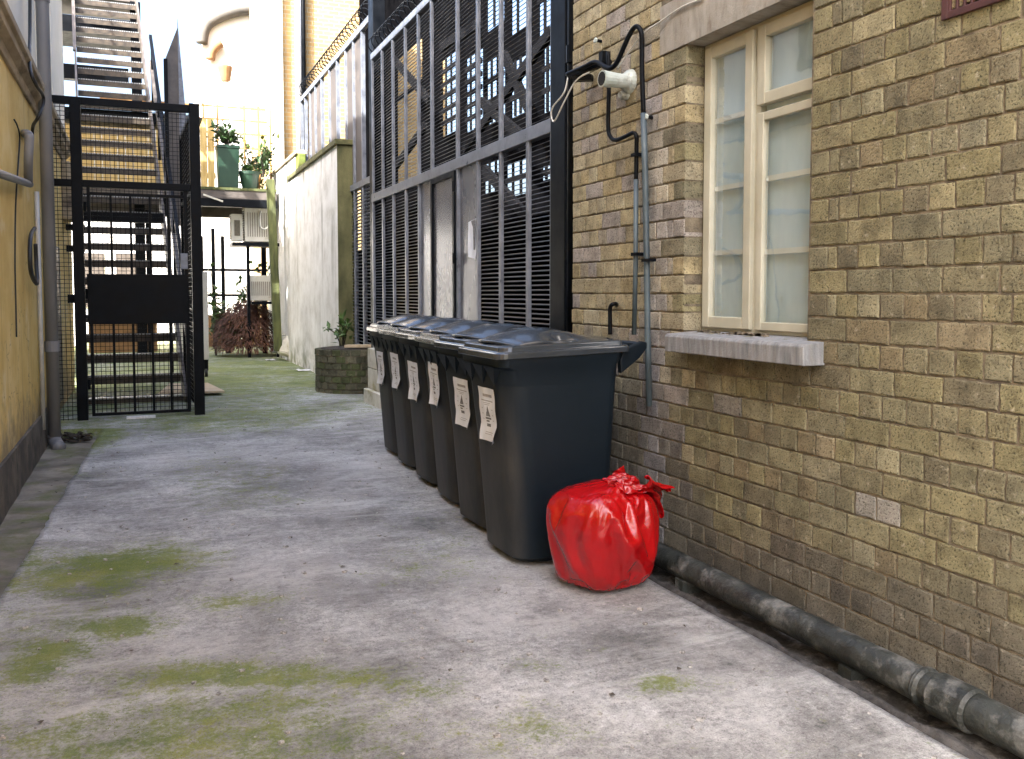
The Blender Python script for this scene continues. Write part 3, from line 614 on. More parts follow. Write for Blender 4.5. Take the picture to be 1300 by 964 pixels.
# ------------------------------------------------------------------ steel stair behind the cage
def sx_l(y): return -.57-.0563*(y-11.2)
def sx_r(y): return .475-.0563*(y-11.2)
NS = 28; sg, srise, sy, sz = .256, .232, 11.2, .065
stair = thing('steel_stair', 'long straight steel fire stair climbing away behind the mesh cage', 'stair', (0,11.2,0))
for n in range(NS+1):
    y = sy+n*sg; z = sz+n*srise; tr = MB()
    tr.box(sx_l(y)+.02, sx_r(y)-.02, y+.012, y+.235, z-.03, z-.003); tr.box(sx_l(y)+.02, sx_r(y)-.02, y, y+.011, z-.095, z-.012)
    tr = tr.build('tread', M['tread'], stair); ng_ = MB(); x = sx_l(y)+.03
    while x < sx_r(y)-.04: ng_.box(x, x+.024, y-.004, y+.03, z-.011, z+.004); x += .036
    ng_.build('nosing', M['nosing'], tr)
def inc(xoff, zoff, w, h, mm, name, a=-.4, b=NS+.6, side='r'):
    fx = sx_r if side == 'r' else sx_l; y0, y1 = sy+a*sg, sy+b*sg
    return MB().bar((fx(y0)+xoff,y0,sz+a*srise+zoff),(fx(y1)+xoff,y1,sz+b*srise+zoff), w, h).build(name, mm, stair)
inc(0,.0,.03,.26,M['brown_steel'],'stringer'); inc(0,.0,.03,.24,M['brown_steel'],'stringer',side='l')
inc(.06,.52,.05,.10,M['brown_steel'],'handrail',b=19); inc(.06,.95,.045,.055,M['black_metal'],'handrail',b=19); inc(.10,.30,.02,.05,M['black_metal'],'handrail',b=18)
inc(-.02,.95,.035,.035,M['brown_steel'],'handrail',side='l',a=17)
for n in (2,6,10,14,18): y = sy+n*sg; z = sz+n*srise; MB().box(sx_r(y)+.04,sx_r(y)+.08,y,y+.04,z-.05,z+.95).build('baluster', M['black_metal'], stair)
yl = sy+18*sg; zl = sz+18*srise
MB().box(sx_l(yl)-.2,sx_r(yl)+.75,yl+.1,yl+.55,zl-.26,zl-.08).build('landing_beam', M['black_metal'], stair)
MB().box(sx_r(yl)+.10,sx_r(yl)+.75,yl-.8,yl+.1,zl-.30,zl-.26).build('landing_grating', M['tread'], stair)
yt = sy+(NS+1)*sg; zt = sz+(NS+1)*srise
MB().box(sx_l(yt)-.35,sx_r(yt)+.02,yt+.05,yt+1.2,zt-.75,zt-.45).build('landing_beam', M['black_metal'], stair)
MB().box(sx_l(yt)-.35,sx_r(yt)+.0,yt-.02,yt+1.25,zt-.12,zt+.14).build('top_landing', M['brown_steel'], stair)
MB().box(sx_l(yt)-.30,sx_r(yt)-.15,yt+.3,yt+.5,zt-1.55,zt-1.28).build('landing_beam', M['black_metal'], stair)
q = onY(173,80,18.6); MB().box(q.x-.09,q.x+.09,18.55,18.75,-.1,zt-.12).build('column', M['black_metal'], stair)
for v0, v1 in ((268,281),(285,293),(312,320),(374,385)):
    a = onY(78,v0,12.3); b_ = onY(108,v1,12.3); MB().box(a.x,b_.x+.9*(1 if v0==268 else 0),12.25,12.38,b_.z,a.z).build('wall_bracket', M['black_metal'], stair)
# tall channel post beside the stair
a = onY(209,60,13.6); b_ = onY(234,120,13.6); zt2 = onY(222,36,13.6).z
pst = thing('channel_post', 'tall brown steel channel with a slanted pointed top right of the stair', 'post', (a.x,13.6,0))
MB().ext([(a.x,2.2),(a.x+.17,2.2),(a.x+.17,zt2),(a.x,zt2-.45)], 'y', 13.55, 13.60).build('web', M['brown_steel'], pst)
MB().ext([(a.x+.17,2.2),(a.x+.36,2.2),(a.x+.20,zt2-.35),(a.x+.17,zt2+.12)], 'y', 13.52, 13.62).build('flange', M['grey_metal'], pst)
MB().box(a.x-.02,a.x+.03,13.5,13.62,0,zt2-.45).build('edge_angle', M['black_metal'], pst)

# ------------------------------------------------------------------ louvred steel fence (near bay)
XF = 2.5
def fy(u): return onX(u, 250, XF).y
fence = thing('louvred_fence', 'tall grey steel fence with dark louvres and a sheet metal door behind the bins', 'fence', (XF,7.5,0))
us = [476,488.5,502,518,534.6,551.5,584,610,639,674,705]; fys = [fy(u) for u in us]; ZR, ZT, ZB = 2.33, 3.90, .66
for i, y in enumerate(fys):
    if i in (5,): MB().box(XF-.03,XF-.003,y-.022,y+.022,ZR,ZT).build('upright', M['grey_metal'], fence, bevel=.004)
    else: MB().box(XF-.03,XF-.003,y-.022,y+.022,ZB,ZT).build('upright', M['grey_metal'], fence, bevel=.004)
MB().box(XF-.036,XF+.028,fys[-1]-.024,fys[0]+.024,ZR-.045,ZR+.045).build('rail', M['grey_metal'], fence, bevel=.004)
MB().box(XF-.034,XF+.026,fys[-1]-.024,fys[0]+.024,ZT-.03,ZT+.04).build('rail', M['grey_metal'], fence, bevel=.004)
MB().box(XF-.034,XF+.026,fys[-1]-.024,fys[0]+.024,ZB-.03,ZB+.03).build('rail', M['grey_metal'], fence, bevel=.004)
def louvre(y0, y1, z0, z1):
    mb = MB(); z = z0+.03
    while z < z1-.01:
        mb.add([(XF-.001,y0,z),(XF+.014,y0,z+.007),(XF+.015,y0,z+.004),(XF+.001,y0,z-.004),(XF-.001,y1,z),(XF+.014,y1,z+.007),(XF+.015,y1,z+.004),(XF+.001,y1,z-.004)],
               [(0,1,2,3),(7,6,5,4),(0,4,5,1),(1,5,6,2),(2,6,7,3),(3,7,4,0)]); z += .0325
    mb.build('louvre_panel', M['slat'], fence)
for i in range(len(fys)-1):
    y1, y0 = fys[i]-.001, fys[i+1]+.001
    louvre(y0, y1, ZR+.045, ZT-.03)
    if i not in (4,5,6): louvre(y0, y1, ZB+.03, ZR-.045)
MB().box(XF-.004,XF+.004,fy(551),fys[4]-.024,ZB+.03,ZR-.045).build('sheet_panel', M['sheet'], fence)
MB().box(XF-.0045,XF+.0035,fys[7]+.024,fys[6]-.024,ZB+.03,ZR-.045).build('sheet_panel', M['sheet'], fence)
dr = MB(); dy0, dy1 = fys[6]+.03, fy(552)
frame_rect(dr, dy0, dy1, ZB+.04, ZR-.05, .045, XF-.045, XF-.01)
dr = dr.build('door', M['black_metal'], fence, bevel=.003); MB().box(XF-.022,XF-.014,dy0+.045,dy1-.045,ZB+.085,ZR-.095).build('door_panel', M['sheet'], dr)
for z in (.95,1.5,2.1): MB().tube([(XF-.05,dy0-.01,z),(XF-.05,dy0-.01,z+.09)], .013, 8).build('hinge', M['black_metal'], dr)
def helix(x, y0, y1, z, r, pitch, wr):
    n = int(abs(y1-y0)/pitch*14); pts = []
    for i in range(n+1):
        a = 2*math.pi*i/14; pts.append((x+r*math.cos(a), lerp(y0,y1,i/n), z+r+r*math.sin(a)))
    return MB().tube(pts, wr, 4)
helix(XF, fys[-1], fys[0], ZT+.04, .085, .16, .0075).build('spike_coil', M['black_metal'], fence, smooth=True)
# poster on the sheet panel
t = thing('poster', 'white torn paper notice with a dark blot stuck on the fence panel', 'poster', (XF-.01,6.9,1.65))
ya, yb = fy(606.5), fy(595.5); pz = lambda s,u: (XF-.009-.012*max(0,s-.7)*max(0,.4-u)*8-.003*math.sin(s*9+u*5), lerp(yb,ya,s), lerp(1.55-.03*s,1.83+.02*s,u))
MB().grid(10,10,pz).build('paper_sheet', M['paper'], t, smooth=True)
MB().ext([(ya+.005,1.84),(ya+.10,1.83),(ya+.055,1.78),(ya+.045,1.68),(ya+.04,1.60),(ya+.02,1.60),(ya+.01,1.70)], 'x', XF-.022, XF-.016).build('print', M['ink'], t)
# dwarf wall of cream blocks under the fence
dw = thing('dwarf_wall', 'low wall of cream painted blocks under the louvred fence', 'wall', (XF,7.5,0))
for k, (z0, z1, dx) in enumerate(((-.05,.16,.05),(.165,.40,.0),(.405,.625,.0))):
    mb = MB(); y = 10.30
    while y > 4.9: L = min(rnd.uniform(.40,.48), y-4.85); mb.box(XF-.07-dx,XF+.10,y-L+.006,y,z0,z1); y -= L
    mb.build('block_course', M['cream_block'], dw, bevel=.008)
# corner post / black drainpipe at the end of the brick wall
t = thing('corner_post', 'broad black steel post between the fence and the brick wall', 'post', (2.45,5.0,0))
MB().box(2.43,2.55,5.06,5.27,0,6.0).build('post_shaft', M['black_metal'], t, bevel=.004)
t = thing('downpipe', 'black rainwater downpipe in the corner at the end of the brick wall', 'pipe', (2.42,4.9,0))
MB().tube([(2.435,4.92,0),(2.435,4.92,6.0)], .05, 16).build('pipe_run', M['black_metal'], t, smooth=True)
for z in (.9,2.62): MB().tube([(2.435,4.92,z),(2.435,4.92,z+.10)], .060, 16).build('collar', M['black_metal'], t)
MB().box(2.40,2.60,4.86,4.98,2.70,2.73).build('pipe_clip', M['black_metal'], t)
tag(MB().box(2.52,2.66,10.27,10.50,0,6.5).build('steel_column', M['black_metal'], bevel=.004), 'tall black steel column rising above the fence between its two bays', 'column')

# ------------------------------------------------------------------ far bay of fence
XB = 2.75
ff = thing('louvred_fence', 'far bay of louvred steel fence with a spiked coil, rising behind the streaked white wall', 'fence', (XB,13.5,0))
def gy(u): return onX(u, 100, XB).y
ub = [472,461,450,440,429,419,409,401,394,388,383]; gys = [gy(u) for u in ub]; TB = 4.68
for y in gys: MB().box(XB-.025,XB+.025,y-.022,y+.022,.5,TB).build('upright', M['grey_metal'], ff)
for z in (2.69,TB): MB().box(XB-.032,XB+.024,gys[0]-.02,gys[-1]+.02,z-.04,z+.04).build('rail', M['grey_metal'], ff)
for i in range(len(gys)-1):
    for z0, z1, pit in ((.5,2.65,.045),(2.73,TB-.04,.16)):
        mb = MB(); z = z0+.02; a, b_ = gys[i]+.022, gys[i+1]-.022
        if z0 < 1:
            while z < z1: mb.bar((XB,a,z),(XB,b_,z),.022,.006,(.5,0,.85)); z += pit
            mb.build('louvre_panel', M['slat'], ff)
        elif i%3 == 1 or i in (2,6): mb.box(XB+.005,XB+.012,a,b_,z0,z1); mb.build('screen_panel', M['brown_steel'], ff)
helix(XB, gys[0], gys[-1], TB+.04, .10, .19, .008).build('spike_coil', M['black_metal'], ff, smooth=True)
# rendered wall
rw = thing('rendered_wall', 'white rendered wall streaked with green grime, left of the louvred fence', 'wall', (2.6,15,0))
XR = 2.55; yR0 = 12.48
mb = MB(); mb.grid(60, 30, lambda s,t: (XR+.002*nz(s*5,t*2,0,1.5), lerp(yR0+.012,18.7,s), lerp(-.12,3.28,t))); mb.box(XR+.012,XR+.12,yR0+.012,18.7,-.12,3.28); mb.build('wall_face', M['white_render'], rw)
MB().box(XR-.004,XR+.24,yR0-.012,yR0+.012,-.1,3.28).build('end_pier', M['moss_render'], rw, bevel=.004)
MB().box(XR-.04,XR+.26,yR0-.04,16.8,3.283,3.36).build('coping', M['moss_render'], rw, bevel=.01)
MB().box(XR-.01,XR+.12,16.0,18.7,3.283,3.62).build('upstand', M['white_render'], rw); MB().box(XR-.04,XR+.16,15.75,18.7,3.622,3.69).build('coping', M['cornice'], rw, bevel=.01)
MB().box(XR-.005,XR+.12,15.7,15.99,3.362,3.62).build('mossy_block', M['leaf_pale'], rw, bevel=.01)
# brick planter
pl = thing('brick_planter', 'low round planter of dark mossy bricks at the foot of the white wall', 'planter', (2.60,11.62,0))
W = MB(); PR = .53; pc = Vector((2.60,11.62,0)); zc = -.03; rw_ = 0
while zc < .53:
    n = 26; ch = .083
    for i in range(n):
        a0 = 2*math.pi*(i+.5*(rw_%2))/n; a1 = a0+2*math.pi/n; g_ = .0055/PR; sd = rnd.random()*9
        W.col = tuple(Vector(rnd.choice([(.10,.095,.06),(.085,.085,.05),(.13,.12,.075),(.075,.085,.035)]))*(.8+.4*rnd.random()))
        k = 5; vs = []; r0 = PR+rnd.uniform(-.004,.006)
        for zz in (zc+.006, zc+ch-.006):
            for j in range(k+1):
                a = lerp(a0+g_,a1-g_,j/k); e = .004 if j in (0,k) else 0; vs.append((pc.x+(r0-e)*math.cos(a), pc.y+(r0-e)*math.sin(a), zz))
            for j in range(k+1):
                a = lerp(a0+g_,a1-g_,j/k); vs.append((pc.x+(r0-.1)*math.cos(a), pc.y+(r0-.1)*math.sin(a), zz))
        m1 = k+1; fs = [(j,j+1,j+1+2*m1,j+2*m1) for j in range(k)]+[(j+2*m1,j+1+2*m1,j+1+3*m1,j+3*m1) for j in range(k)]+[(j,j+1,j+1+m1,j+m1) for j in range(k)]+[(0,m1,3*m1,2*m1),(k,k+m1,k+3*m1,k+2*m1)]
        W.add(vs, fs)
    zc += ch; rw_ += 1
W.build('brick_ring', M['mossy_brick'], pl)
ring = lambda r, z: [(pc.x+r*math.cos(2*math.pi*i/40), pc.y+r*math.sin(2*math.pi*i/40), z) for i in range(40)]
MB().loft([ring(PR-.012,-.05), ring(PR-.012,.54)]).build('mortar_core', M['mortar'], pl, smooth=False)
MB().loft([ring(PR-.06,.5), ring(PR-.07,.555)]).build('soil', M['soil'], pl)
a = onZ(437,437,.60); pk = MB(); pk.bar((2.42,11.42,.585),(2.86,11.05,.60),.10,.035); pk.bar((2.47,11.50,.575),(2.9,11.2,.585),.08,.03)
tag(pk.build('timber_plank', M['ply'], bevel=.003), 'short pale timber planks lying on top of the brick planter', 'plank')
def leafy(name, label, cate, c, n, rx, rz, L, Wd, mm, stem_h=0, up_=.4, group=None, seed=0):
    q = random.Random(seed+5); t = thing(name, label, cate, (c[0],c[1],c[2]), group); mb = MB(); c = Vector(c); st = MB()
    nst = max(3, n//14); tips = []
    for i in range(nst):
        a = q.uniform(0,2*math.pi); r = rx*math.sqrt(q.random()); top = c+Vector((r*math.cos(a), r*math.sin(a), stem_h+rz*q.uniform(.35,1.0)))
        st.tube(cat([c+Vector((.1*r*math.cos(a),.1*r*math.sin(a),0)), c.lerp(top,.5)+Vector((0,0,.12*rz)), top],3), [.008]*6+[.003], 5); tips.append(top)
    for i in range(n):
        tp = q.choice(tips); p = c.lerp(tp, q.uniform(.35,1.03)); p += Vector((q.gauss(0,1),q.gauss(0,1),q.gauss(0,.7)))*rx*.14
        d = Vector((q.uniform(-1,1),q.uniform(-1,1),q.uniform(-.6,.8)+up_)); mb.leaf(p, d, (q.uniform(-.5,.5),q.uniform(-.5,.5),1), L*q.uniform(.6,1.2), Wd*q.uniform(.7,1.2))
    st.build('stem', M['bark'], t); mb.build('foliage', mm, t, fix=False); return t
leafy('weed_plant', 'small bright green weed growing on the brick planter against the mossy pier', 'plant', (2.50,12.0,.54), 80, .22, .42, .12, .05, M['leaf'], seed=1)

# ------------------------------------------------------------------ wheelie bins
def make_bin():
    t = thing('wheelie_bin', 'b', 'bin', (0,0,0), 'charcoal wheelie bins in a row')
    body = MB(); R = []
    for z, x0, x1, hy, r, rf in ((.005,-.205,.215,.205,.07,.10),(.03,-.240,.240,.232,.07,.115),(.10,-.246,.246,.237,.065,.12),(.5,-.276,.258,.252,.06,.12),(.83,-.312,.270,.264,.055,.115),(.835,-.312,.270,.264,.055,.115)):
        R.append(rrect(x0,x1,hy,r,z,8,rf))
    body.loft(R, True, False)
    body.loft([rrect(-.312,.270,.264,.055,.83,8,.11,0), rrect(-.316,.275,.267,.05,.90,8,.08,.03), rrect(-.330,.285,.274,.045,.915,8,.05,.035), rrect(-.333,.288,.276,.045,.952,8,.05,.035)], False, True)
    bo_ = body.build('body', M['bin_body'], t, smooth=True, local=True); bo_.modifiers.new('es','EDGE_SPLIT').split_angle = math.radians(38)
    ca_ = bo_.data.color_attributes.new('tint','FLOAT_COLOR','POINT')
    for i_, v_ in enumerate(bo_.data.vertices): w_ = (1-sm(.02,.09,v_.co.x-lerp(-.245,-.312,min(1,v_.co.z/.83))))*(1-sm(.8,.84,v_.co.z)); ca_.data[i_].color = (w_,w_,w_,1)  # front weight for the dust and the painted side light
    gs = MB()
    for k in range(3):
        y = -.15+k*.15; gs.add([(-.312,y-.068,.905),(-.312,y+.068,.905),(-.314,y,.82),(-.345,y-.064,.915),(-.345,y+.064,.915)], [(0,1,2),(3,4,2),(0,3,2),(1,2,4),(0,1,4,3)])
    gs.build('rim_gusset', M['bin'], t, local=True)
    # lid: rim plate with a step, and a domed blade that overhangs at the front
    lid = MB(); sh = .035
    def lr(x0,x1,hy,z): 
        P = rrect(x0,x1,hy,.035,z,4,.045,sh); return [(x-(.016*(1-(y/hy)**2) if x < 0 else 0), y, zz) for x,y,zz in P]
    lid.loft([lr(-.338,.31,.280,.950), lr(-.350,.32,.287,.953), lr(-.350,.32,.287,.978), lr(-.343,.315,.282,.982), lr(-.325,.30,.268,.984), lr(-.320,.297,.264,1.004), lr(-.305,.285,.252,1.010)])
    lo = lid.build('lid', M['bin_lid'], t, local=True, bevel=.003)
    dm = MB()
    def df(s, v):
        tt = 2*v-1; xf_ = -.315+.075*tt*tt+.0; xr = .27; x = lerp(xf_, xr, s)
        wd = lerp(.225,.236,sm(0,.3,s))*lerp(1.0,.93,sm(.6,1,s)); y = tt*wd
        hgt = .022+.050*sm(-.06,.40,s)-.060*sm(.42,1.0,s); gg = .20*(1-sm(.5,.9,s))+(.80+.20*sm(.5,.9,s))*(1-abs(tt)**2.6)
        scoop = .045*sm(.62,.85,abs(tt))*(1-sm(.93,1.0,abs(tt)))*math.exp(-((s-.50)/.12)**2)
        z = 1.006+hgt*gg-scoop+.004*(1-sm(0,.1,s))*-1
        return (x, y, z+sh*(x+.35))
    dm.grid(44,36,df); do = dm.build('lid_blade', M['bin_lid'], lo, smooth=True, local=True); so = do.modifiers.new('s','SOLIDIFY'); so.thickness = .011; so.offset = -1
    hd = MB()
    for sgn in (-1,1):
        pr = [(.28,.93),(.30,.985),(.40,1.02),(.425,1.015),(.425,.985),(.385,.94),(.33,.90),(.285,.87)]
        y0 = sgn*.235; hd.ext(pr,'y',y0-.018,y0+.018)
    hd.tube([(.405,-.25,1.0),(.405,.25,1.0)], .016, 10); hd.build('handle', M['bin'], t, bevel=.006, local=True)
    hg = MB().tube([(.325,-.24,.995),(.325,.24,.995)], .014, 10); hg.box(.29,.345,-.10,.10,.965,.99); hg.build('hinge_bar', M['bin'], t, local=True)
    for sgn in (-1,1):
        wh = MB().tube([(.245,sgn*.245,.10),(.245,sgn*.225,.10),(.245,sgn*.195,.10)], [.092,.10,.10], 22); wh = wh.build('wheel', M['rubber'], t, local=True)
        MB().tube([(.245,sgn*.25,.10),(.245,sgn*.235,.10)], .05, 14).build('rim', M['bin_lid'], wh, local=True)
    MB().tube([(.245,-.2,.10),(.245,.2,.10)], .012, 8).build('axle', M['black_metal'], t, local=True)
    return t
def sticker(t, k, q):
    # a pale paper notice with curling corners on the front of one bin
    w, h = .108, .128; zc = .695+q.uniform(-.025,.015); yc = -.035+q.uniform(-.025,.02); rot = q.uniform(-.025,.025); ca = q.uniform(.6,1.6); cb_ = q.uniform(.2,1.4)
    def pos(a, b_, lift=0.0):
        y = yc+a*w*math.cos(rot)-b_*h*math.sin(rot); z = zc+a*w*math.sin(rot)+b_*h*math.cos(rot)
        xx = lerp(-.240,-.312,(z-.03)/.80)-.002+max(0,abs(y)-.145)**2*2.2
        curl = .030*ca*max(0,-a-.35)*max(0,-b_-.35)*2.2+.022*cb_*max(0,a-.4)*max(0,-b_-.4)*2.2+.0022*math.sin(a*5+k)+.0016*math.sin(b_*7+k*2)
        return (xx-.003-curl-lift, y, z)
    pp = MB().grid(14,16,lambda s,v: pos(-(2*s-1), 2*v-1)).build('paper_notice', M['paper'], t, smooth=True, local=True)
    pr = MB()
    def patch(a0,a1,b0,b1,mi):
        pr.m = mi; pr.grid(4,2,lambda s,v: pos(lerp(a0,a1,s), lerp(b0,b1,v), .0009))
    patch(-.62,.40,.66,.76,1); patch(-.70,.66,.50,.535,1)
    for r in range(2): patch(-.34+.1*r,.36-.12*r,.42-.06*r,.44-.06*r,1)
    pr.m = 0                         # conical cup mark with base lines
    for tri in (((-.04,.34),(.20,-.06),(-.24,-.06)),):
        pr.add([pos(a,b_,.0011) for a,b_ in tri], [(0,1,2)])
    patch(-.30,.26,-.17,-.10,0); patch(-.10,.20,-.27,-.21,0); patch(-.22,.16,-.44,-.33,0); patch(-.5,.34,-.66,-.64,1); patch(-.3,.45,-.74,-.72,1)
    for r in range(3): patch(-.66,-.5,.2-.2*r,.23-.2*r,1); patch(.46,.62,.2-.2*r,.23-.2*r,1)
    pr.build('print', [M['ink'],M['ink_grey']], pp, local=True)
proto = make_bin(); LB = ['nearest charcoal wheelie bin, the one touching the red sack','second wheelie bin counted from the red sack','third wheelie bin counted from the red sack',
  'fourth wheelie bin counted from the red sack','fifth wheelie bin counted from the red sack','farthest wheelie bin, next to the cream block wall']
bq = random.Random(3)
dyaw = [4.5,6.0,1.5,4.0,3.0,3.5]; dxs = [.005,.02,.025,.015,.0,0]
bins = []
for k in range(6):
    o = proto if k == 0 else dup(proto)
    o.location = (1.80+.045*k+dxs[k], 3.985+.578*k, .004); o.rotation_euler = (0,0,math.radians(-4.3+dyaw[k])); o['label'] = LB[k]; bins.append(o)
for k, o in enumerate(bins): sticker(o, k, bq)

# ------------------------------------------------------------------ red sack
bag = thing('rubbish_sack', 'glossy red plastic rubbish sack tied in a knot, standing beside the nearest bin', 'sack', (1.86,3.53,0))
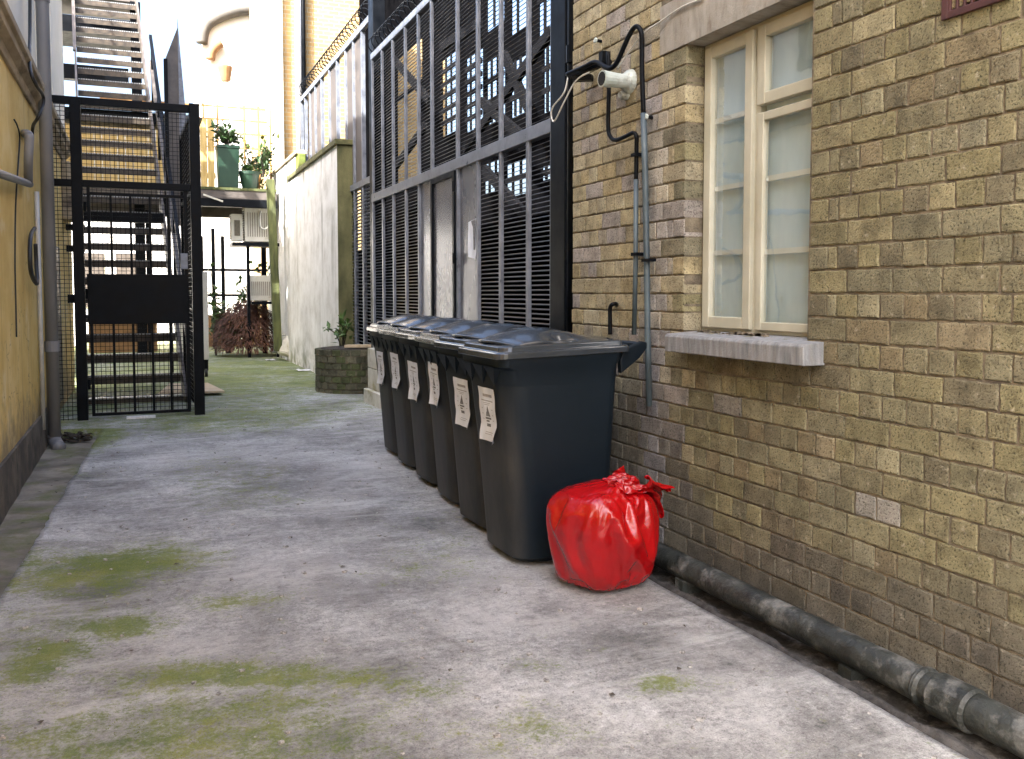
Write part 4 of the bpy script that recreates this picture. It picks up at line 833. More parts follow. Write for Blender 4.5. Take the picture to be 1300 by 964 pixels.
# the sack's shape: steps from vertex to vertex in half millimetres, ring by ring from the base to the loose end
SACK = [
31,-31,36,
-32,-19,-30,34,6,-2,26,20,-5,15,21,8,16,-1,-3,5,14,5,-8,13,4,-10,18,-4,-11,-8,-10,-9,-11,-1,-19,-11,5,22,16,5,24,12,4,-3,5,2,-18,-10,-4,-6,13,-3,-18,4,3,-18,8,-5,-3,-9,9,-14,-6,-5,-18,12,2,-19,-1,2,1,-3,-7,10,-13,-3,12,-16,3,0,-18,-7,6,-10,-1,13,-13,5,21,-26,-1,2,-8,1,-24,15,-1,-14,21,2,-16,13,-2,1,19,8,-5,6,-8,-8,24,1,-18,10,-1,3,-1,8,13,-15,12,85,-107,-12,18,-19,3,-53,33,7,-90,76,-7,-11,-9,-4,-6,-30,-6,17,-43,0,13,-13,7,8,-11,15,46,25,-6,53,34,-1,4,6,-20,-22,-26,8,-21,-14,-8,-16,-12,2,-18,-5,-4,-4,-14,2,3,-3,10,11,-3,-6,27,-15,10,46,-13,5,18,25,-3,15,3,9,11,-1,-2,-8,11,-7,-14,15,-8,-34,29,4,-26,0,-9,-11,2,7,4,-3,-10,18,-4,-1,2,-8,2,0,0,-7,1,19,3,-5,7,9,-6,8,5,17,-20,0,17,-28,-4,17,13,-3,30,-22,-1,13,-8,8,-9,9,14,-49,17,-5,-91,17,-1,4,-8,-6,
70,24,7,-10,18,-4,5,14,3,10,14,-3,-6,6,-14,22,11,0,99,38,6,5,34,59,-29,13,9,-8,7,-70,-50,-73,-17,-24,-34,5,-24,-16,8,-16,10,-2,5,16,-8,-7,8,9,7,2,-11,-6,10,5,2,21,12,11,10,9,-10,-5,-2,-25,0,3,2,0,-19,-1,-19,3,14,-9,10,-10,-7,-1,0,15,-4,-15,-3,-3,17,0,2,-3,-10,-3,0,-13,1,-6,-3,-5,-6,-10,2,1,-25,-1,9,-19,-15,15,1,-3,-24,26,24,-29,41,0,-32,26,18,12,4,21,11,-53,-32,75,-67,-5,-31,12,-5,-17,47,-5,-25,-19,-9,-39,0,31,-3,-48,2,1,-32,1,6,-32,3,17,10,-9,92,46,-6,11,77,5,6,-2,-16,-10,-27,-8,-3,-5,7,-17,13,-3,-21,-31,-5,-2,-26,-4,-9,-31,6,-2,-44,13,43,-23,6,48,12,0,16,-4,-1,1,32,-13,-35,42,11,-9,19,-1,-8,-18,-19,9,4,12,-3,14,2,12,3,-4,8,7,1,8,4,-8,2,7,9,7,9,-3,-4,18,2,-23,4,5,-4,14,-1,2,1,-19,6,-23,19,14,-10,4,30,4,1,19,-10,-10,4,-22,14,-21,-1,14,
100,61,-13,-10,35,6,4,38,-12,-7,12,16,-8,7,-15,-17,-20,11,-28,-27,-14,-34,-13,-2,5,9,21,-5,22,-6,9,12,-9,8,32,2,-11,12,-17,-15,-8,18,16,3,-1,9,27,18,-19,2,-14,-20,-2,2,-14,-4,-4,-2,11,-15,-20,-4,10,-17,3,-1,-22,0,4,-22,1,-18,-11,-7,22,-9,-1,-10,-12,-7,8,-25,0,-10,-2,3,22,-11,-2,-18,-1,-12,11,-5,-22,0,2,-11,-17,10,-11,18,-3,-11,-19,-2,-13,13,-11,-15,-11,-5,-23,5,-12,-12,-2,2,-2,-7,-7,-15,1,15,4,19,-3,-8,-17,16,-13,-9,6,-6,14,9,-15,-12,-13,1,9,12,-12,11,13,23,-12,34,-19,3,18,-8,4,-8,-25,-1,7,-17,-3,-18,19,-3,9,-8,-26,13,-11,4,13,8,19,24,8,3,1,9,-18,-15,11,13,-6,-3,12,25,-32,4,29,-19,2,-3,1,-12,1,21,0,-21,-23,-2,15,2,-21,16,-9,21,17,0,-18,10,7,24,15,7,6,16,8,-8,13,14,3,14,11,-8,-6,14,19,3,21,-10,9,5,-33,-20,21,29,4,20,-5,-13,7,-18,5,15,1,4,19,18,4,-19,7,21,-19,1,
103,50,13,7,23,-11,4,31,21,5,-16,-14,-23,5,16,-10,20,-25,-24,-11,21,-11,14,-23,-20,9,13,15,27,2,-14,19,-12,-7,8,24,-9,6,-17,-28,0,11,-6,20,-27,-3,12,23,-29,12,7,-19,19,-15,-25,9,-5,-26,4,4,-31,1,5,-22,-4,11,-24,-2,-14,-18,-12,19,-17,-3,-25,-16,-16,18,-23,-12,9,-18,5,-28,0,-7,31,-26,-11,3,1,-7,-30,-7,-13,29,-10,-23,-20,-5,-15,-15,-7,-4,30,-10,-7,-27,-2,-21,19,-21,-18,-20,1,-22,13,-5,-20,-17,-2,-28,12,-8,-32,-15,12,-30,-1,14,-16,21,11,-22,-11,3,-31,-4,17,-14,20,3,-4,-33,18,4,21,2,-9,-12,9,-16,10,28,-24,-14,-9,-4,19,14,-26,1,11,-16,-14,17,3,21,36,-4,-11,30,10,-8,21,5,21,3,-5,-23,13,13,6,33,-18,-11,22,-2,33,6,-14,-19,23,3,-3,-1,5,28,21,21,-8,6,-14,-15,19,15,-6,4,16,25,23,10,-12,19,10,-16,9,12,36,12,-3,-32,-17,19,25,26,26,-6,16,13,-22,-13,19,0,-4,27,12,16,19,-19,7,23,11,-10,14,9,7,8,-23,-7,10,18,
28,29,-10,-7,26,30,21,10,21,7,18,-23,-26,3,-20,-16,-5,25,-18,3,-20,-4,26,-2,-13,4,20,2,20,-20,-19,12,18,-12,28,2,-24,5,-22,-13,6,17,1,17,-26,-23,7,21,-17,13,-15,-16,19,16,-24,9,-6,-29,5,2,-27,0,6,-20,-10,-16,-22,-4,14,-27,-6,-9,-27,-7,-4,-6,-17,25,-26,-7,-7,-21,-1,-14,-1,-6,31,-20,-12,-22,-10,-25,-11,-5,-17,26,14,-2,-21,-22,-14,-9,-16,-2,28,4,-25,-10,-18,-9,6,-10,-17,-23,-11,-27,5,-7,-25,-10,-4,-33,13,-2,-31,-15,17,-31,17,9,-24,-10,11,-20,-12,17,-4,23,-4,-30,-11,12,-20,-12,14,14,25,7,-13,-28,16,-16,29,13,-29,-30,-4,-4,23,13,-23,-11,20,-5,19,26,-17,2,35,-3,-18,24,17,9,22,13,-14,21,-13,11,16,16,6,15,-17,-17,29,-3,34,19,-9,-27,-4,12,25,24,-2,10,-2,8,-33,30,-2,9,-7,30,12,25,6,10,19,0,-29,16,18,8,-10,26,6,34,1,-12,-22,5,-8,27,17,4,-2,21,15,11,20,-6,-3,18,-18,25,25,3,0,17,22,7,25,-11,-7,26,-2,-7,6,6,
26,25,16,7,26,11,27,5,-31,-16,21,-3,-17,9,23,-25,12,0,2,-13,-23,-16,24,14,-15,16,-20,-22,21,6,-11,13,24,-7,16,-26,-16,23,4,-15,6,22,-10,17,-18,-20,8,16,-10,14,-24,-26,11,1,-27,9,0,-28,9,1,-27,-5,8,-26,-8,9,-27,0,2,-25,-12,3,-21,-15,9,-25,-9,5,-3,-19,-17,-27,8,4,-17,-21,-13,-11,-15,18,2,-26,2,-24,-9,-7,5,-26,-9,-17,21,-6,-9,-25,-11,-5,-28,5,-23,-19,-6,-12,-18,18,-10,-22,-17,-9,-26,9,0,-27,-4,0,-31,-11,13,-24,17,7,-31,7,10,-26,-4,17,-6,-20,12,-13,22,12,-21,-13,8,-27,-8,29,2,19,-2,-34,-7,12,-26,-12,18,-8,24,22,-11,-14,26,-8,-16,36,26,6,28,-23,-5,26,-11,14,16,14,5,17,-1,-18,23,10,1,17,-5,32,23,2,-28,18,-24,5,-3,31,10,19,-20,8,16,12,-14,5,22,14,26,20,-15,16,-15,17,20,19,3,-18,14,17,17,13,-20,27,9,-3,-1,27,-15,1,10,27,25,12,-22,-8,25,14,5,17,-23,16,23,-8,5,31,-8,-20,28,23,26,19,16,6,22,-26,
1,13,25,24,12,14,7,29,3,-12,18,-23,-14,6,30,-28,8,-1,-27,10,-10,15,20,-20,-19,24,-5,-24,10,13,-23,16,9,15,20,-17,-19,16,14,-18,15,-14,-17,23,5,-25,5,-6,-22,20,0,-22,-3,20,-29,0,-2,-26,13,-9,-24,-5,17,-29,1,3,-29,-6,0,-28,-6,-7,-24,-12,-12,-10,-22,-15,-26,-10,-11,-24,-17,3,-10,-19,23,2,-7,28,-11,-28,2,-26,-12,-9,-16,-24,-9,-19,13,-15,-9,-25,-13,-4,-29,5,-13,-24,-12,-11,-22,15,-7,-25,-16,-11,-26,16,-1,-28,-16,4,-25,17,11,-18,-21,2,-32,1,21,-13,28,16,-27,-2,11,-21,-23,17,-11,24,15,-24,-4,13,-20,-20,18,-12,27,13,-26,-1,9,-17,-29,28,-14,11,25,0,8,17,-12,-24,36,11,13,29,-17,-11,30,-4,4,15,20,21,25,1,-14,26,-4,-6,11,21,22,10,-18,18,15,2,-26,20,-17,8,20,23,6,21,14,-8,5,23,16,14,-20,-17,17,26,8,15,16,20,13,9,-25,19,25,-4,-13,18,19,9,8,-24,8,22,-13,8,23,13,10,28,7,10,27,-3,8,23,-20,0,32,12,8,25,-8,10,21,15,
4,10,24,-5,19,24,15,22,-16,-9,29,1,-17,19,-14,-27,-2,14,-23,17,3,-1,15,-25,-18,13,21,-21,19,-11,-8,15,26,-18,9,-19,-10,28,-8,-7,28,4,-26,4,12,-30,6,-1,-22,12,-16,-19,22,-10,-27,3,-14,-25,11,13,-27,-10,-9,-29,-6,-5,-28,-9,-3,-29,-9,-4,-25,-12,11,-27,-9,-8,-25,-15,9,-12,-22,17,-21,-16,12,-11,-23,14,-3,-22,20,-14,-13,-22,-23,-9,-16,-15,-24,7,-8,-26,-15,-17,-21,-11,-4,-30,0,-20,-16,-15,-5,-29,-1,0,-25,15,-5,-25,-13,15,-21,13,6,-28,-2,2,-29,-2,15,-25,-4,22,-16,11,5,-29,-3,24,-16,-3,15,-23,11,10,-24,-14,20,-13,18,16,-24,-9,29,-3,9,17,-12,-23,26,-12,4,29,-8,8,23,-3,-20,25,0,19,29,-1,2,24,-1,-20,22,15,18,17,8,21,28,0,1,22,20,12,15,-18,-17,22,4,18,20,-16,-25,12,25,18,16,21,13,23,11,-16,24,-1,-20,11,24,15,-15,20,18,17,24,-5,22,16,-14,6,-4,-29,10,28,-3,10,26,10,10,26,-13,-7,25,15,11,28,-2,7,28,4,10,26,-6,-13,5,25,
13,38,27,-9,26,14,14,22,-15,-6,31,-2,-21,4,-23,-20,17,16,-16,26,1,-12,19,-20,-18,11,22,-27,-3,-9,-6,27,-12,-24,20,9,-17,7,22,-25,15,5,-15,26,-6,-30,2,-3,-28,11,-3,-13,17,-21,-26,14,-6,-30,5,-6,-30,-1,-6,-30,-5,-1,-30,-6,-3,-27,-13,5,-29,-9,-2,-26,-15,6,-14,-21,17,-16,-22,13,-19,-20,12,-21,-19,8,-13,-25,-10,-17,-23,7,-21,-12,-18,-8,-29,-1,-16,-23,-10,-13,-26,-6,-7,-28,2,-9,-27,-9,-14,-21,-15,-4,-29,-2,9,-26,12,9,-28,-4,14,-27,1,7,-23,17,21,-21,1,17,-21,8,23,-19,2,0,-30,-3,20,-22,-2,15,-26,-4,17,-25,1,27,-14,-4,30,-4,-4,7,-25,-15,28,-12,-2,30,0,5,29,-8,-1,30,-1,5,26,12,9,30,-3,-3,9,20,20,29,-2,3,16,21,15,28,-8,-1,25,-8,-13,28,-3,-13,-2,29,15,16,22,8,30,1,-9,24,-12,-14,27,14,8,1,30,-6,11,19,22,15,27,1,14,-1,-28,15,21,-16,5,29,4,-5,30,-1,24,19,-3,0,30,5,-2,26,16,11,29,-1,12,27,-6,-18,13,21,
10,40,28,-11,28,3,14,11,-25,-3,29,-11,-18,26,4,-22,21,5,-21,23,1,-29,-6,4,-25,12,13,-4,25,-17,-25,14,10,-7,29,-6,-27,15,-7,-19,18,17,-29,10,-4,-26,17,5,-22,11,-19,-30,0,-5,-28,-7,10,-30,4,-3,-29,9,-6,-30,-8,-3,-31,2,-5,-29,-11,-1,-30,-8,-1,-29,-10,-3,-23,-20,4,-20,-23,5,-20,-23,5,-15,-25,9,-14,-21,17,-20,-20,-13,-17,-25,-5,-15,-27,5,-16,-25,-10,-13,-27,-7,-13,-28,-4,-6,-31,0,-5,-30,-1,3,-31,-3,4,-31,4,12,-28,1,15,-27,5,11,-29,-3,18,-24,6,26,-8,17,19,-23,4,19,-25,3,23,-19,0,21,-22,-5,20,-22,-1,8,-23,-19,17,-23,-11,28,-14,4,25,-19,-3,31,-3,2,31,1,6,28,10,8,30,-6,-5,29,5,8,23,22,3,14,3,27,29,8,2,18,-19,-17,24,20,-1,30,-2,0,6,28,13,19,24,2,28,-9,-11,28,-6,-13,8,30,7,27,7,-14,17,25,12,18,25,-2,11,19,-22,-20,23,7,-4,30,0,11,29,2,23,21,-2,23,19,-6,-1,28,13,12,28,-2,-21,20,12,6,30,8,
8,32,25,8,26,-17,3,30,-5,-19,25,0,-22,21,5,-28,14,7,-30,5,0,-26,15,5,-1,30,-6,-15,26,-8,-28,10,11,-27,16,-1,-4,30,-8,-23,23,-3,-25,21,-2,-30,12,-1,-32,-5,5,-31,9,-4,-32,0,-2,-32,-2,0,-30,-10,6,-30,6,-8,-30,-12,0,-32,-4,-2,-30,-11,-2,-29,-13,-1,-26,-19,1,-24,-21,0,-24,-20,4,-14,-27,11,-23,-21,-9,-20,-25,0,-15,-28,-2,-13,-29,-2,-12,-30,2,-7,-31,-2,-3,-32,4,-8,-31,-2,-2,-32,-2,7,-30,4,2,-32,-2,7,-31,-1,11,-29,5,28,-16,-3,26,-19,1,11,-30,0,10,-29,-2,18,-26,3,20,-24,0,25,-16,8,15,-26,-9,18,-23,-10,29,-11,4,28,-16,0,27,-15,1,31,4,4,31,-7,2,31,-2,2,21,23,3,31,0,6,26,15,3,25,-19,-4,31,4,7,30,7,3,0,29,12,32,-3,2,25,18,-2,24,20,2,15,-19,-21,25,20,-2,23,21,7,28,8,-14,15,28,-2,18,26,-3,-3,32,2,-13,27,7,-18,27,5,24,18,-7,24,20,0,24,20,-2,4,30,3,-1,31,4,-17,23,14,-9,28,9,
39,37,3,-7,31,1,-3,31,-6,-28,15,7,-31,6,5,-24,20,3,-22,23,0,-18,26,-1,-23,23,3,-2,31,-9,-31,6,7,-28,15,0,-9,31,-6,-31,8,0,-23,24,-2,-31,9,-5,-31,8,-3,-33,4,1,-31,-10,4,-31,7,-7,-32,-5,4,-29,-14,0,-33,4,-3,-26,-19,-2,-33,-4,2,-31,-12,-2,-25,-21,3,-25,-21,1,-24,-23,0,-17,-27,0,-26,-21,2,-18,-27,-2,-14,-30,1,-11,-30,-4,-7,-32,4,-5,-32,-1,-5,-32,0,-5,-32,1,-2,-32,0,3,-32,0,5,-31,-1,11,-30,2,25,-20,3,24,-22,-1,22,-23,0,9,-31,-1,6,-31,-4,22,-23,3,16,-28,0,10,-29,-9,28,-16,4,27,-18,3,30,-14,2,22,-23,-7,32,-7,5,32,-2,3,32,-2,1,27,17,3,30,11,4,26,18,2,31,-6,2,20,-24,-7,31,4,8,24,19,10,8,29,11,30,11,0,31,8,-2,30,-4,-10,23,-10,-20,25,20,0,25,21,-3,15,29,1,23,22,-2,6,32,0,-19,25,5,-17,26,6,8,30,3,29,11,-4,20,25,-3,22,22,-2,5,31,5,-8,29,9,-10,30,6,11,26,-14,
12,44,30,-5,33,-3,-14,30,1,-32,-1,6,-22,25,1,-26,21,0,-28,18,1,-6,32,-3,-16,29,-5,-18,27,-1,-32,1,10,-27,19,-2,-14,28,-8,-32,4,3,-29,15,-1,-31,7,-1,-31,9,-2,-31,12,-4,-32,0,-1,-33,-3,-2,-29,-14,6,-32,-5,-5,-31,-7,1,-25,-21,1,-31,-11,-1,-31,-8,2,-17,-28,-1,-25,-21,-1,-24,-22,1,-25,-22,3,-23,-23,-2,-20,-26,1,-20,-27,0,-13,-30,-2,-7,-33,3,-4,-33,0,-2,-33,0,-1,-33,0,-3,-33,0,3,-32,0,8,-32,2,20,-26,1,25,-21,3,26,-20,0,13,-30,-2,0,-32,-6,18,-28,3,10,-30,-7,14,-29,-1,24,-23,2,32,-11,3,24,-23,-3,30,-15,3,23,-24,-3,33,-5,7,33,-2,3,30,13,4,33,8,1,28,17,3,29,14,4,26,-19,-3,21,-24,-8,21,22,12,24,21,10,26,17,7,32,8,-4,32,-4,-9,27,-6,-17,27,17,-2,19,27,-1,26,19,-1,24,22,-2,13,29,1,-5,32,4,-24,21,5,-10,30,2,21,25,2,30,12,-4,20,25,-3,23,23,-3,-5,31,10,5,32,0,6,31,-11,-8,32,4,
0,44,35,-9,32,1,-16,30,0,-33,1,8,-29,18,-3,-29,17,-1,-21,26,-2,-9,32,-2,-3,33,-4,-24,23,1,-32,7,6,-24,23,-1,-20,25,-8,-33,6,4,-32,8,0,-32,9,-5,-31,10,-1,-33,5,-1,-32,2,-1,-33,-6,1,-32,-9,-1,-31,-12,-2,-29,-16,3,-30,-11,-5,-25,-20,3,-27,-18,-3,-30,-13,-1,-18,-27,3,-14,-29,5,-23,-24,2,-24,-23,-3,-24,-23,3,-19,-27,-4,-19,-28,0,-3,-33,0,-2,-33,3,-4,-34,0,-3,-33,2,-3,-34,1,4,-33,0,16,-30,0,25,-22,3,26,-21,1,19,-27,-1,4,-32,-5,10,-32,-3,5,-32,-6,14,-29,1,23,-24,1,27,-18,1,30,-14,1,28,-18,0,22,-25,0,30,-18,1,33,-4,3,34,4,4,30,14,7,33,6,3,26,22,6,34,-2,-2,12,-30,-8,33,-7,-2,32,12,2,17,24,17,31,12,3,33,-1,-7,30,-3,-15,24,23,-1,21,26,-1,28,17,-2,27,18,-8,19,26,3,6,32,1,-11,30,5,-24,21,5,0,32,0,28,17,-2,28,17,1,23,24,-3,19,27,0,7,32,-4,-1,33,2,-4,33,0,-8,33,-1,
-15,41,38,-3,35,3,-19,28,-2,-33,7,4,-33,11,3,-30,16,0,-11,32,-5,0,34,-2,-9,32,-4,-30,16,5,-25,23,-4,-25,24,2,-28,20,-2,-33,9,-3,-34,8,-1,-33,6,-1,-34,6,1,-33,4,-3,-35,0,0,-33,-4,-2,-34,-9,1,-32,-12,-1,-31,-15,-3,-29,-17,-2,-28,-17,1,-27,-21,-1,-25,-22,3,-23,-25,-1,-17,-29,5,-14,-31,1,-12,-31,3,-26,-22,0,-26,-20,0,-15,-30,-1,-1,-34,1,-2,-33,2,-5,-34,3,-7,-34,-1,-2,-35,0,9,-34,1,23,-26,2,29,-18,0,22,-27,2,12,-32,-3,1,-33,-4,5,-33,-8,11,-31,-3,21,-26,1,28,-18,2,30,-14,0,27,-19,3,22,-26,-2,26,-22,-1,31,-13,4,33,-2,4,33,10,4,35,3,5,28,19,7,31,15,2,31,-16,-3,14,-29,-12,33,9,3,34,-4,0,21,23,14,34,7,-4,32,-2,-11,19,29,1,29,20,1,32,6,-9,27,23,2,16,30,0,20,28,-2,0,33,4,-19,27,5,-21,25,1,13,31,2,31,13,-1,27,19,0,23,25,-5,15,31,0,5,33,-3,-5,34,1,-15,30,2,-7,33,1,
-7,44,37,-5,35,0,-24,25,2,-35,6,1,-35,6,5,-23,26,-2,-4,34,-4,0,35,-6,-14,31,-2,-28,22,3,-28,20,-1,-29,20,-1,-31,16,2,-33,12,-5,-35,8,0,-34,3,-2,-34,7,2,-35,3,-4,-35,-1,1,-34,-5,-3,-35,-8,1,-32,-13,-3,-32,-16,1,-28,-19,0,-29,-19,-1,-27,-21,-1,-20,-28,3,-26,-23,1,-20,-28,-1,-13,-32,5,-9,-33,3,-19,-29,-1,-30,-16,0,-14,-31,2,5,-35,0,-3,-34,4,-11,-34,-1,-9,-34,-1,1,-36,1,17,-32,2,31,-17,4,26,-25,0,14,-32,0,3,-35,-4,-2,-34,-8,10,-33,-5,18,-29,-2,29,-19,1,32,-11,4,28,-21,1,18,-29,-1,24,-25,0,29,-18,-2,34,-9,3,34,1,4,34,8,5,34,7,6,27,23,3,35,2,2,21,-26,-7,25,-23,-10,33,10,6,34,-5,-3,27,20,8,34,3,-8,15,32,3,33,14,2,34,6,-8,20,30,-1,17,31,-4,31,17,3,14,32,2,-6,34,3,-24,24,7,-13,31,3,22,27,0,32,11,-4,28,21,0,21,27,-3,11,34,-1,1,34,0,-22,27,-1,-11,33,-1,-2,35,1,
-5,45,40,-5,36,-1,-30,19,3,-35,1,3,-33,13,-1,-16,33,0,3,35,-5,-4,35,-4,-21,29,2,-29,21,0,-32,16,-2,-31,18,1,-32,16,-2,-33,12,-2,-34,8,0,-35,5,-1,-35,3,-5,-34,6,1,-35,-4,-3,-35,-7,1,-35,-9,-1,-33,-11,2,-32,-17,-4,-29,-20,2,-28,-20,-5,-28,-21,-1,-24,-25,4,-20,-28,0,-20,-29,3,-15,-32,3,-11,-33,5,-10,-35,1,-33,-13,3,-10,-35,1,9,-35,1,-8,-35,1,-15,-32,-2,-6,-36,-2,9,-34,0,26,-25,6,29,-21,-1,16,-32,2,5,-35,-5,-2,-35,-6,6,-34,-6,14,-32,0,27,-23,2,34,-9,1,31,-17,2,17,-31,0,19,-30,-4,28,-23,3,32,-15,-1,35,-5,4,36,2,1,35,6,3,29,19,6,32,15,4,33,-12,1,20,-27,-12,30,-18,-3,34,9,2,35,-3,-3,32,15,0,17,32,2,29,21,4,35,5,-8,5,36,-3,21,29,1,28,25,1,34,10,2,14,32,6,-11,32,2,-25,25,3,-3,34,7,28,21,-1,34,11,-2,26,24,-5,17,31,0,6,35,-5,-7,34,2,-27,23,-1,-6,35,2,1,36,1,
-14,44,34,1,36,0,-34,10,5,-36,3,2,-28,22,1,-6,36,-2,6,36,-3,-14,34,-3,-27,25,0,-28,22,-2,-33,15,1,-33,15,-3,-33,15,-2,-33,13,1,-35,6,-4,-35,5,-1,-35,7,1,-35,-7,-1,-31,-15,-5,-36,-3,2,-35,-6,-1,-34,-10,-1,-33,-14,2,-27,-23,-1,-31,-17,-1,-29,-19,-1,-27,-22,-3,-17,-31,4,-14,-33,5,-15,-33,4,-20,-30,0,-2,-37,4,-34,-15,4,-4,-37,1,9,-35,0,-15,-34,-1,-14,-33,-5,-1,-36,1,19,-31,3,28,-22,3,21,-29,-1,7,-35,-2,-3,-36,-7,2,-35,-4,13,-33,-4,22,-29,2,33,-13,4,35,-9,1,24,-28,4,12,-35,-5,23,-28,1,31,-20,0,34,-13,0,36,-1,2,37,1,2,34,10,7,29,20,5,35,5,0,28,-20,-3,23,-25,-10,34,-11,-4,35,2,0,33,11,-1,21,29,6,27,24,0,36,8,-1,21,31,-5,-3,37,-2,24,27,-1,32,19,4,35,7,4,13,33,3,-16,32,7,-24,26,5,7,36,1,36,10,-3,33,16,-1,23,27,-3,12,35,1,0,37,-2,-13,33,-4,-29,21,2,-5,36,-1,-4,35,-2,
8,44,38,-17,31,3,-36,4,0,-34,11,5,-21,30,-1,6,36,-4,-4,37,-2,-22,29,0,-29,24,-2,-28,24,-2,-35,9,-1,-32,18,1,-32,18,-2,-35,11,0,-35,8,-3,-36,4,-1,-36,-4,-1,-30,-19,-5,-33,-13,-2,-36,1,0,-35,-7,2,-34,-11,1,-36,-7,2,-26,-25,-3,-26,-26,2,-35,-11,0,-26,-26,0,1,-37,2,-28,-25,3,-24,-29,4,-18,-32,-1,2,-37,5,-32,-19,-1,7,-37,1,0,-37,3,-20,-31,-4,-12,-34,-2,7,-37,1,27,-25,5,25,-27,2,9,-35,-3,-3,-35,-9,0,-37,-5,10,-35,-2,18,-31,2,30,-22,0,35,-7,4,32,-18,4,14,-34,-3,18,-33,-2,27,-25,3,32,-17,1,35,-13,-1,37,1,3,37,1,0,33,13,5,30,20,5,35,-8,2,24,-26,-6,29,-21,-8,35,-5,-2,36,7,-3,28,22,5,27,24,0,32,16,-2,24,27,1,6,36,-6,1,38,-2,29,24,1,33,13,8,37,5,6,10,35,3,-23,28,3,-17,33,2,20,31,3,36,7,-2,31,20,-3,20,32,-2,7,36,-1,-4,37,-1,-18,32,-3,-31,19,1,-5,36,-1,2,36,0,
14,45,40,-31,21,6,-37,1,-2,-29,23,2,-13,35,-4,10,35,-5,-16,34,-1,-30,20,0,-27,26,-2,-24,28,-2,-36,8,2,-30,23,0,-33,19,-1,-36,9,2,-37,9,-3,-37,-3,-2,-33,-18,-3,-29,-22,-6,-36,-7,0,-36,9,1,-36,-8,2,-37,-4,-4,-28,-24,6,-22,-30,-1,-32,-21,-1,-35,-11,0,-26,-28,-1,4,-37,2,-12,-35,0,-31,-22,6,-29,-24,1,0,-37,5,-29,-25,-2,13,-35,3,-8,-36,1,-21,-31,-4,-6,-36,-1,16,-33,4,27,-25,2,15,-34,-3,-5,-36,-4,-2,-36,-9,9,-36,-2,17,-33,2,23,-30,1,33,-16,0,36,-7,4,28,-24,3,13,-34,-2,20,-31,-2,31,-20,3,32,-19,-1,36,-10,0,36,-4,5,37,3,2,30,20,5,35,12,5,31,-20,-2,23,-30,-5,34,-16,-4,38,1,-3,35,16,3,32,20,-1,28,26,-3,24,28,-1,9,36,-4,-3,36,-5,14,35,-3,32,19,8,37,5,5,35,10,7,4,37,3,-27,25,4,-6,37,4,28,24,-2,36,11,-1,28,24,-1,14,34,-1,3,37,-6,-6,36,2,-22,30,-3,-32,18,-3,-2,37,3,9,36,2,
9,48,40,-38,4,5,-37,8,2,-20,33,-1,-9,37,-6,10,36,-3,-34,17,-2,-28,25,-1,-20,33,-4,-26,27,2,-37,7,0,-32,22,-3,-36,10,2,-38,-2,-4,-32,20,1,-37,-10,0,-27,-25,-7,-36,-11,0,-37,7,-5,-33,-18,0,-38,4,3,-38,-1,2,-23,-30,2,-21,-33,0,-35,-16,0,-35,-15,-2,-24,-28,-4,3,-37,5,-5,-37,-1,-25,-28,-1,-35,-12,9,-10,-36,4,-24,-31,1,18,-34,1,-16,-35,1,-20,-31,-4,1,-38,3,25,-27,2,20,-33,0,-2,-36,-7,-7,-36,-8,8,-37,-3,19,-32,0,19,-32,1,26,-27,0,35,-11,4,35,-11,2,23,-29,-1,13,-35,0,24,-29,2,35,-13,2,29,-25,0,36,-9,2,38,-7,1,36,11,5,28,25,6,38,-4,4,24,-29,-7,29,-24,-7,38,-9,0,35,18,-1,36,14,2,34,19,-3,23,31,0,12,36,-1,-2,37,-9,2,37,-7,25,28,3,35,11,8,37,5,7,34,14,7,-2,38,0,-28,25,3,7,36,4,34,18,-2,34,14,-2,22,31,1,11,36,-4,-2,37,-3,-8,36,-3,-25,28,0,-34,16,-1,10,36,6,8,38,3,
-1,45,38,-38,7,2,-38,9,3,-2,38,-5,-13,37,-3,-1,39,-4,-36,13,-7,-36,14,-3,-10,38,7,-29,25,0,-38,8,-1,-34,19,1,-38,1,-5,-38,-2,-4,-31,21,5,-34,-17,-2,-30,-22,-6,-37,9,-4,-34,-19,-2,-32,-20,-7,-38,-7,1,-33,15,14,-23,-31,-2,-24,-30,1,-36,-16,-1,-34,-15,-1,-24,-30,-1,-4,-37,-1,6,-38,3,-20,-33,2,-37,-6,9,-26,-29,0,-9,-38,5,16,-35,2,-24,-30,-1,-16,-35,-2,11,-38,2,28,-27,0,0,-38,-2,-10,-35,-12,5,-38,-3,15,-36,0,27,-26,-1,17,-34,2,30,-24,-1,36,-8,4,34,-15,4,19,-33,-1,14,-35,-2,29,-25,1,37,-9,4,25,-30,2,38,-10,2,39,-4,1,28,27,5,37,13,5,34,-19,-1,24,-29,-7,36,-12,-4,34,17,-5,25,28,-10,36,13,5,38,3,10,16,35,-2,4,37,-7,-4,37,-11,10,37,0,34,16,6,36,7,7,37,7,5,32,19,8,-10,36,2,-26,29,2,22,31,2,37,11,1,31,23,0,18,34,-2,7,38,-2,-12,37,-2,-5,37,-3,-28,26,-5,-33,18,0,-6,37,-3,21,32,7,
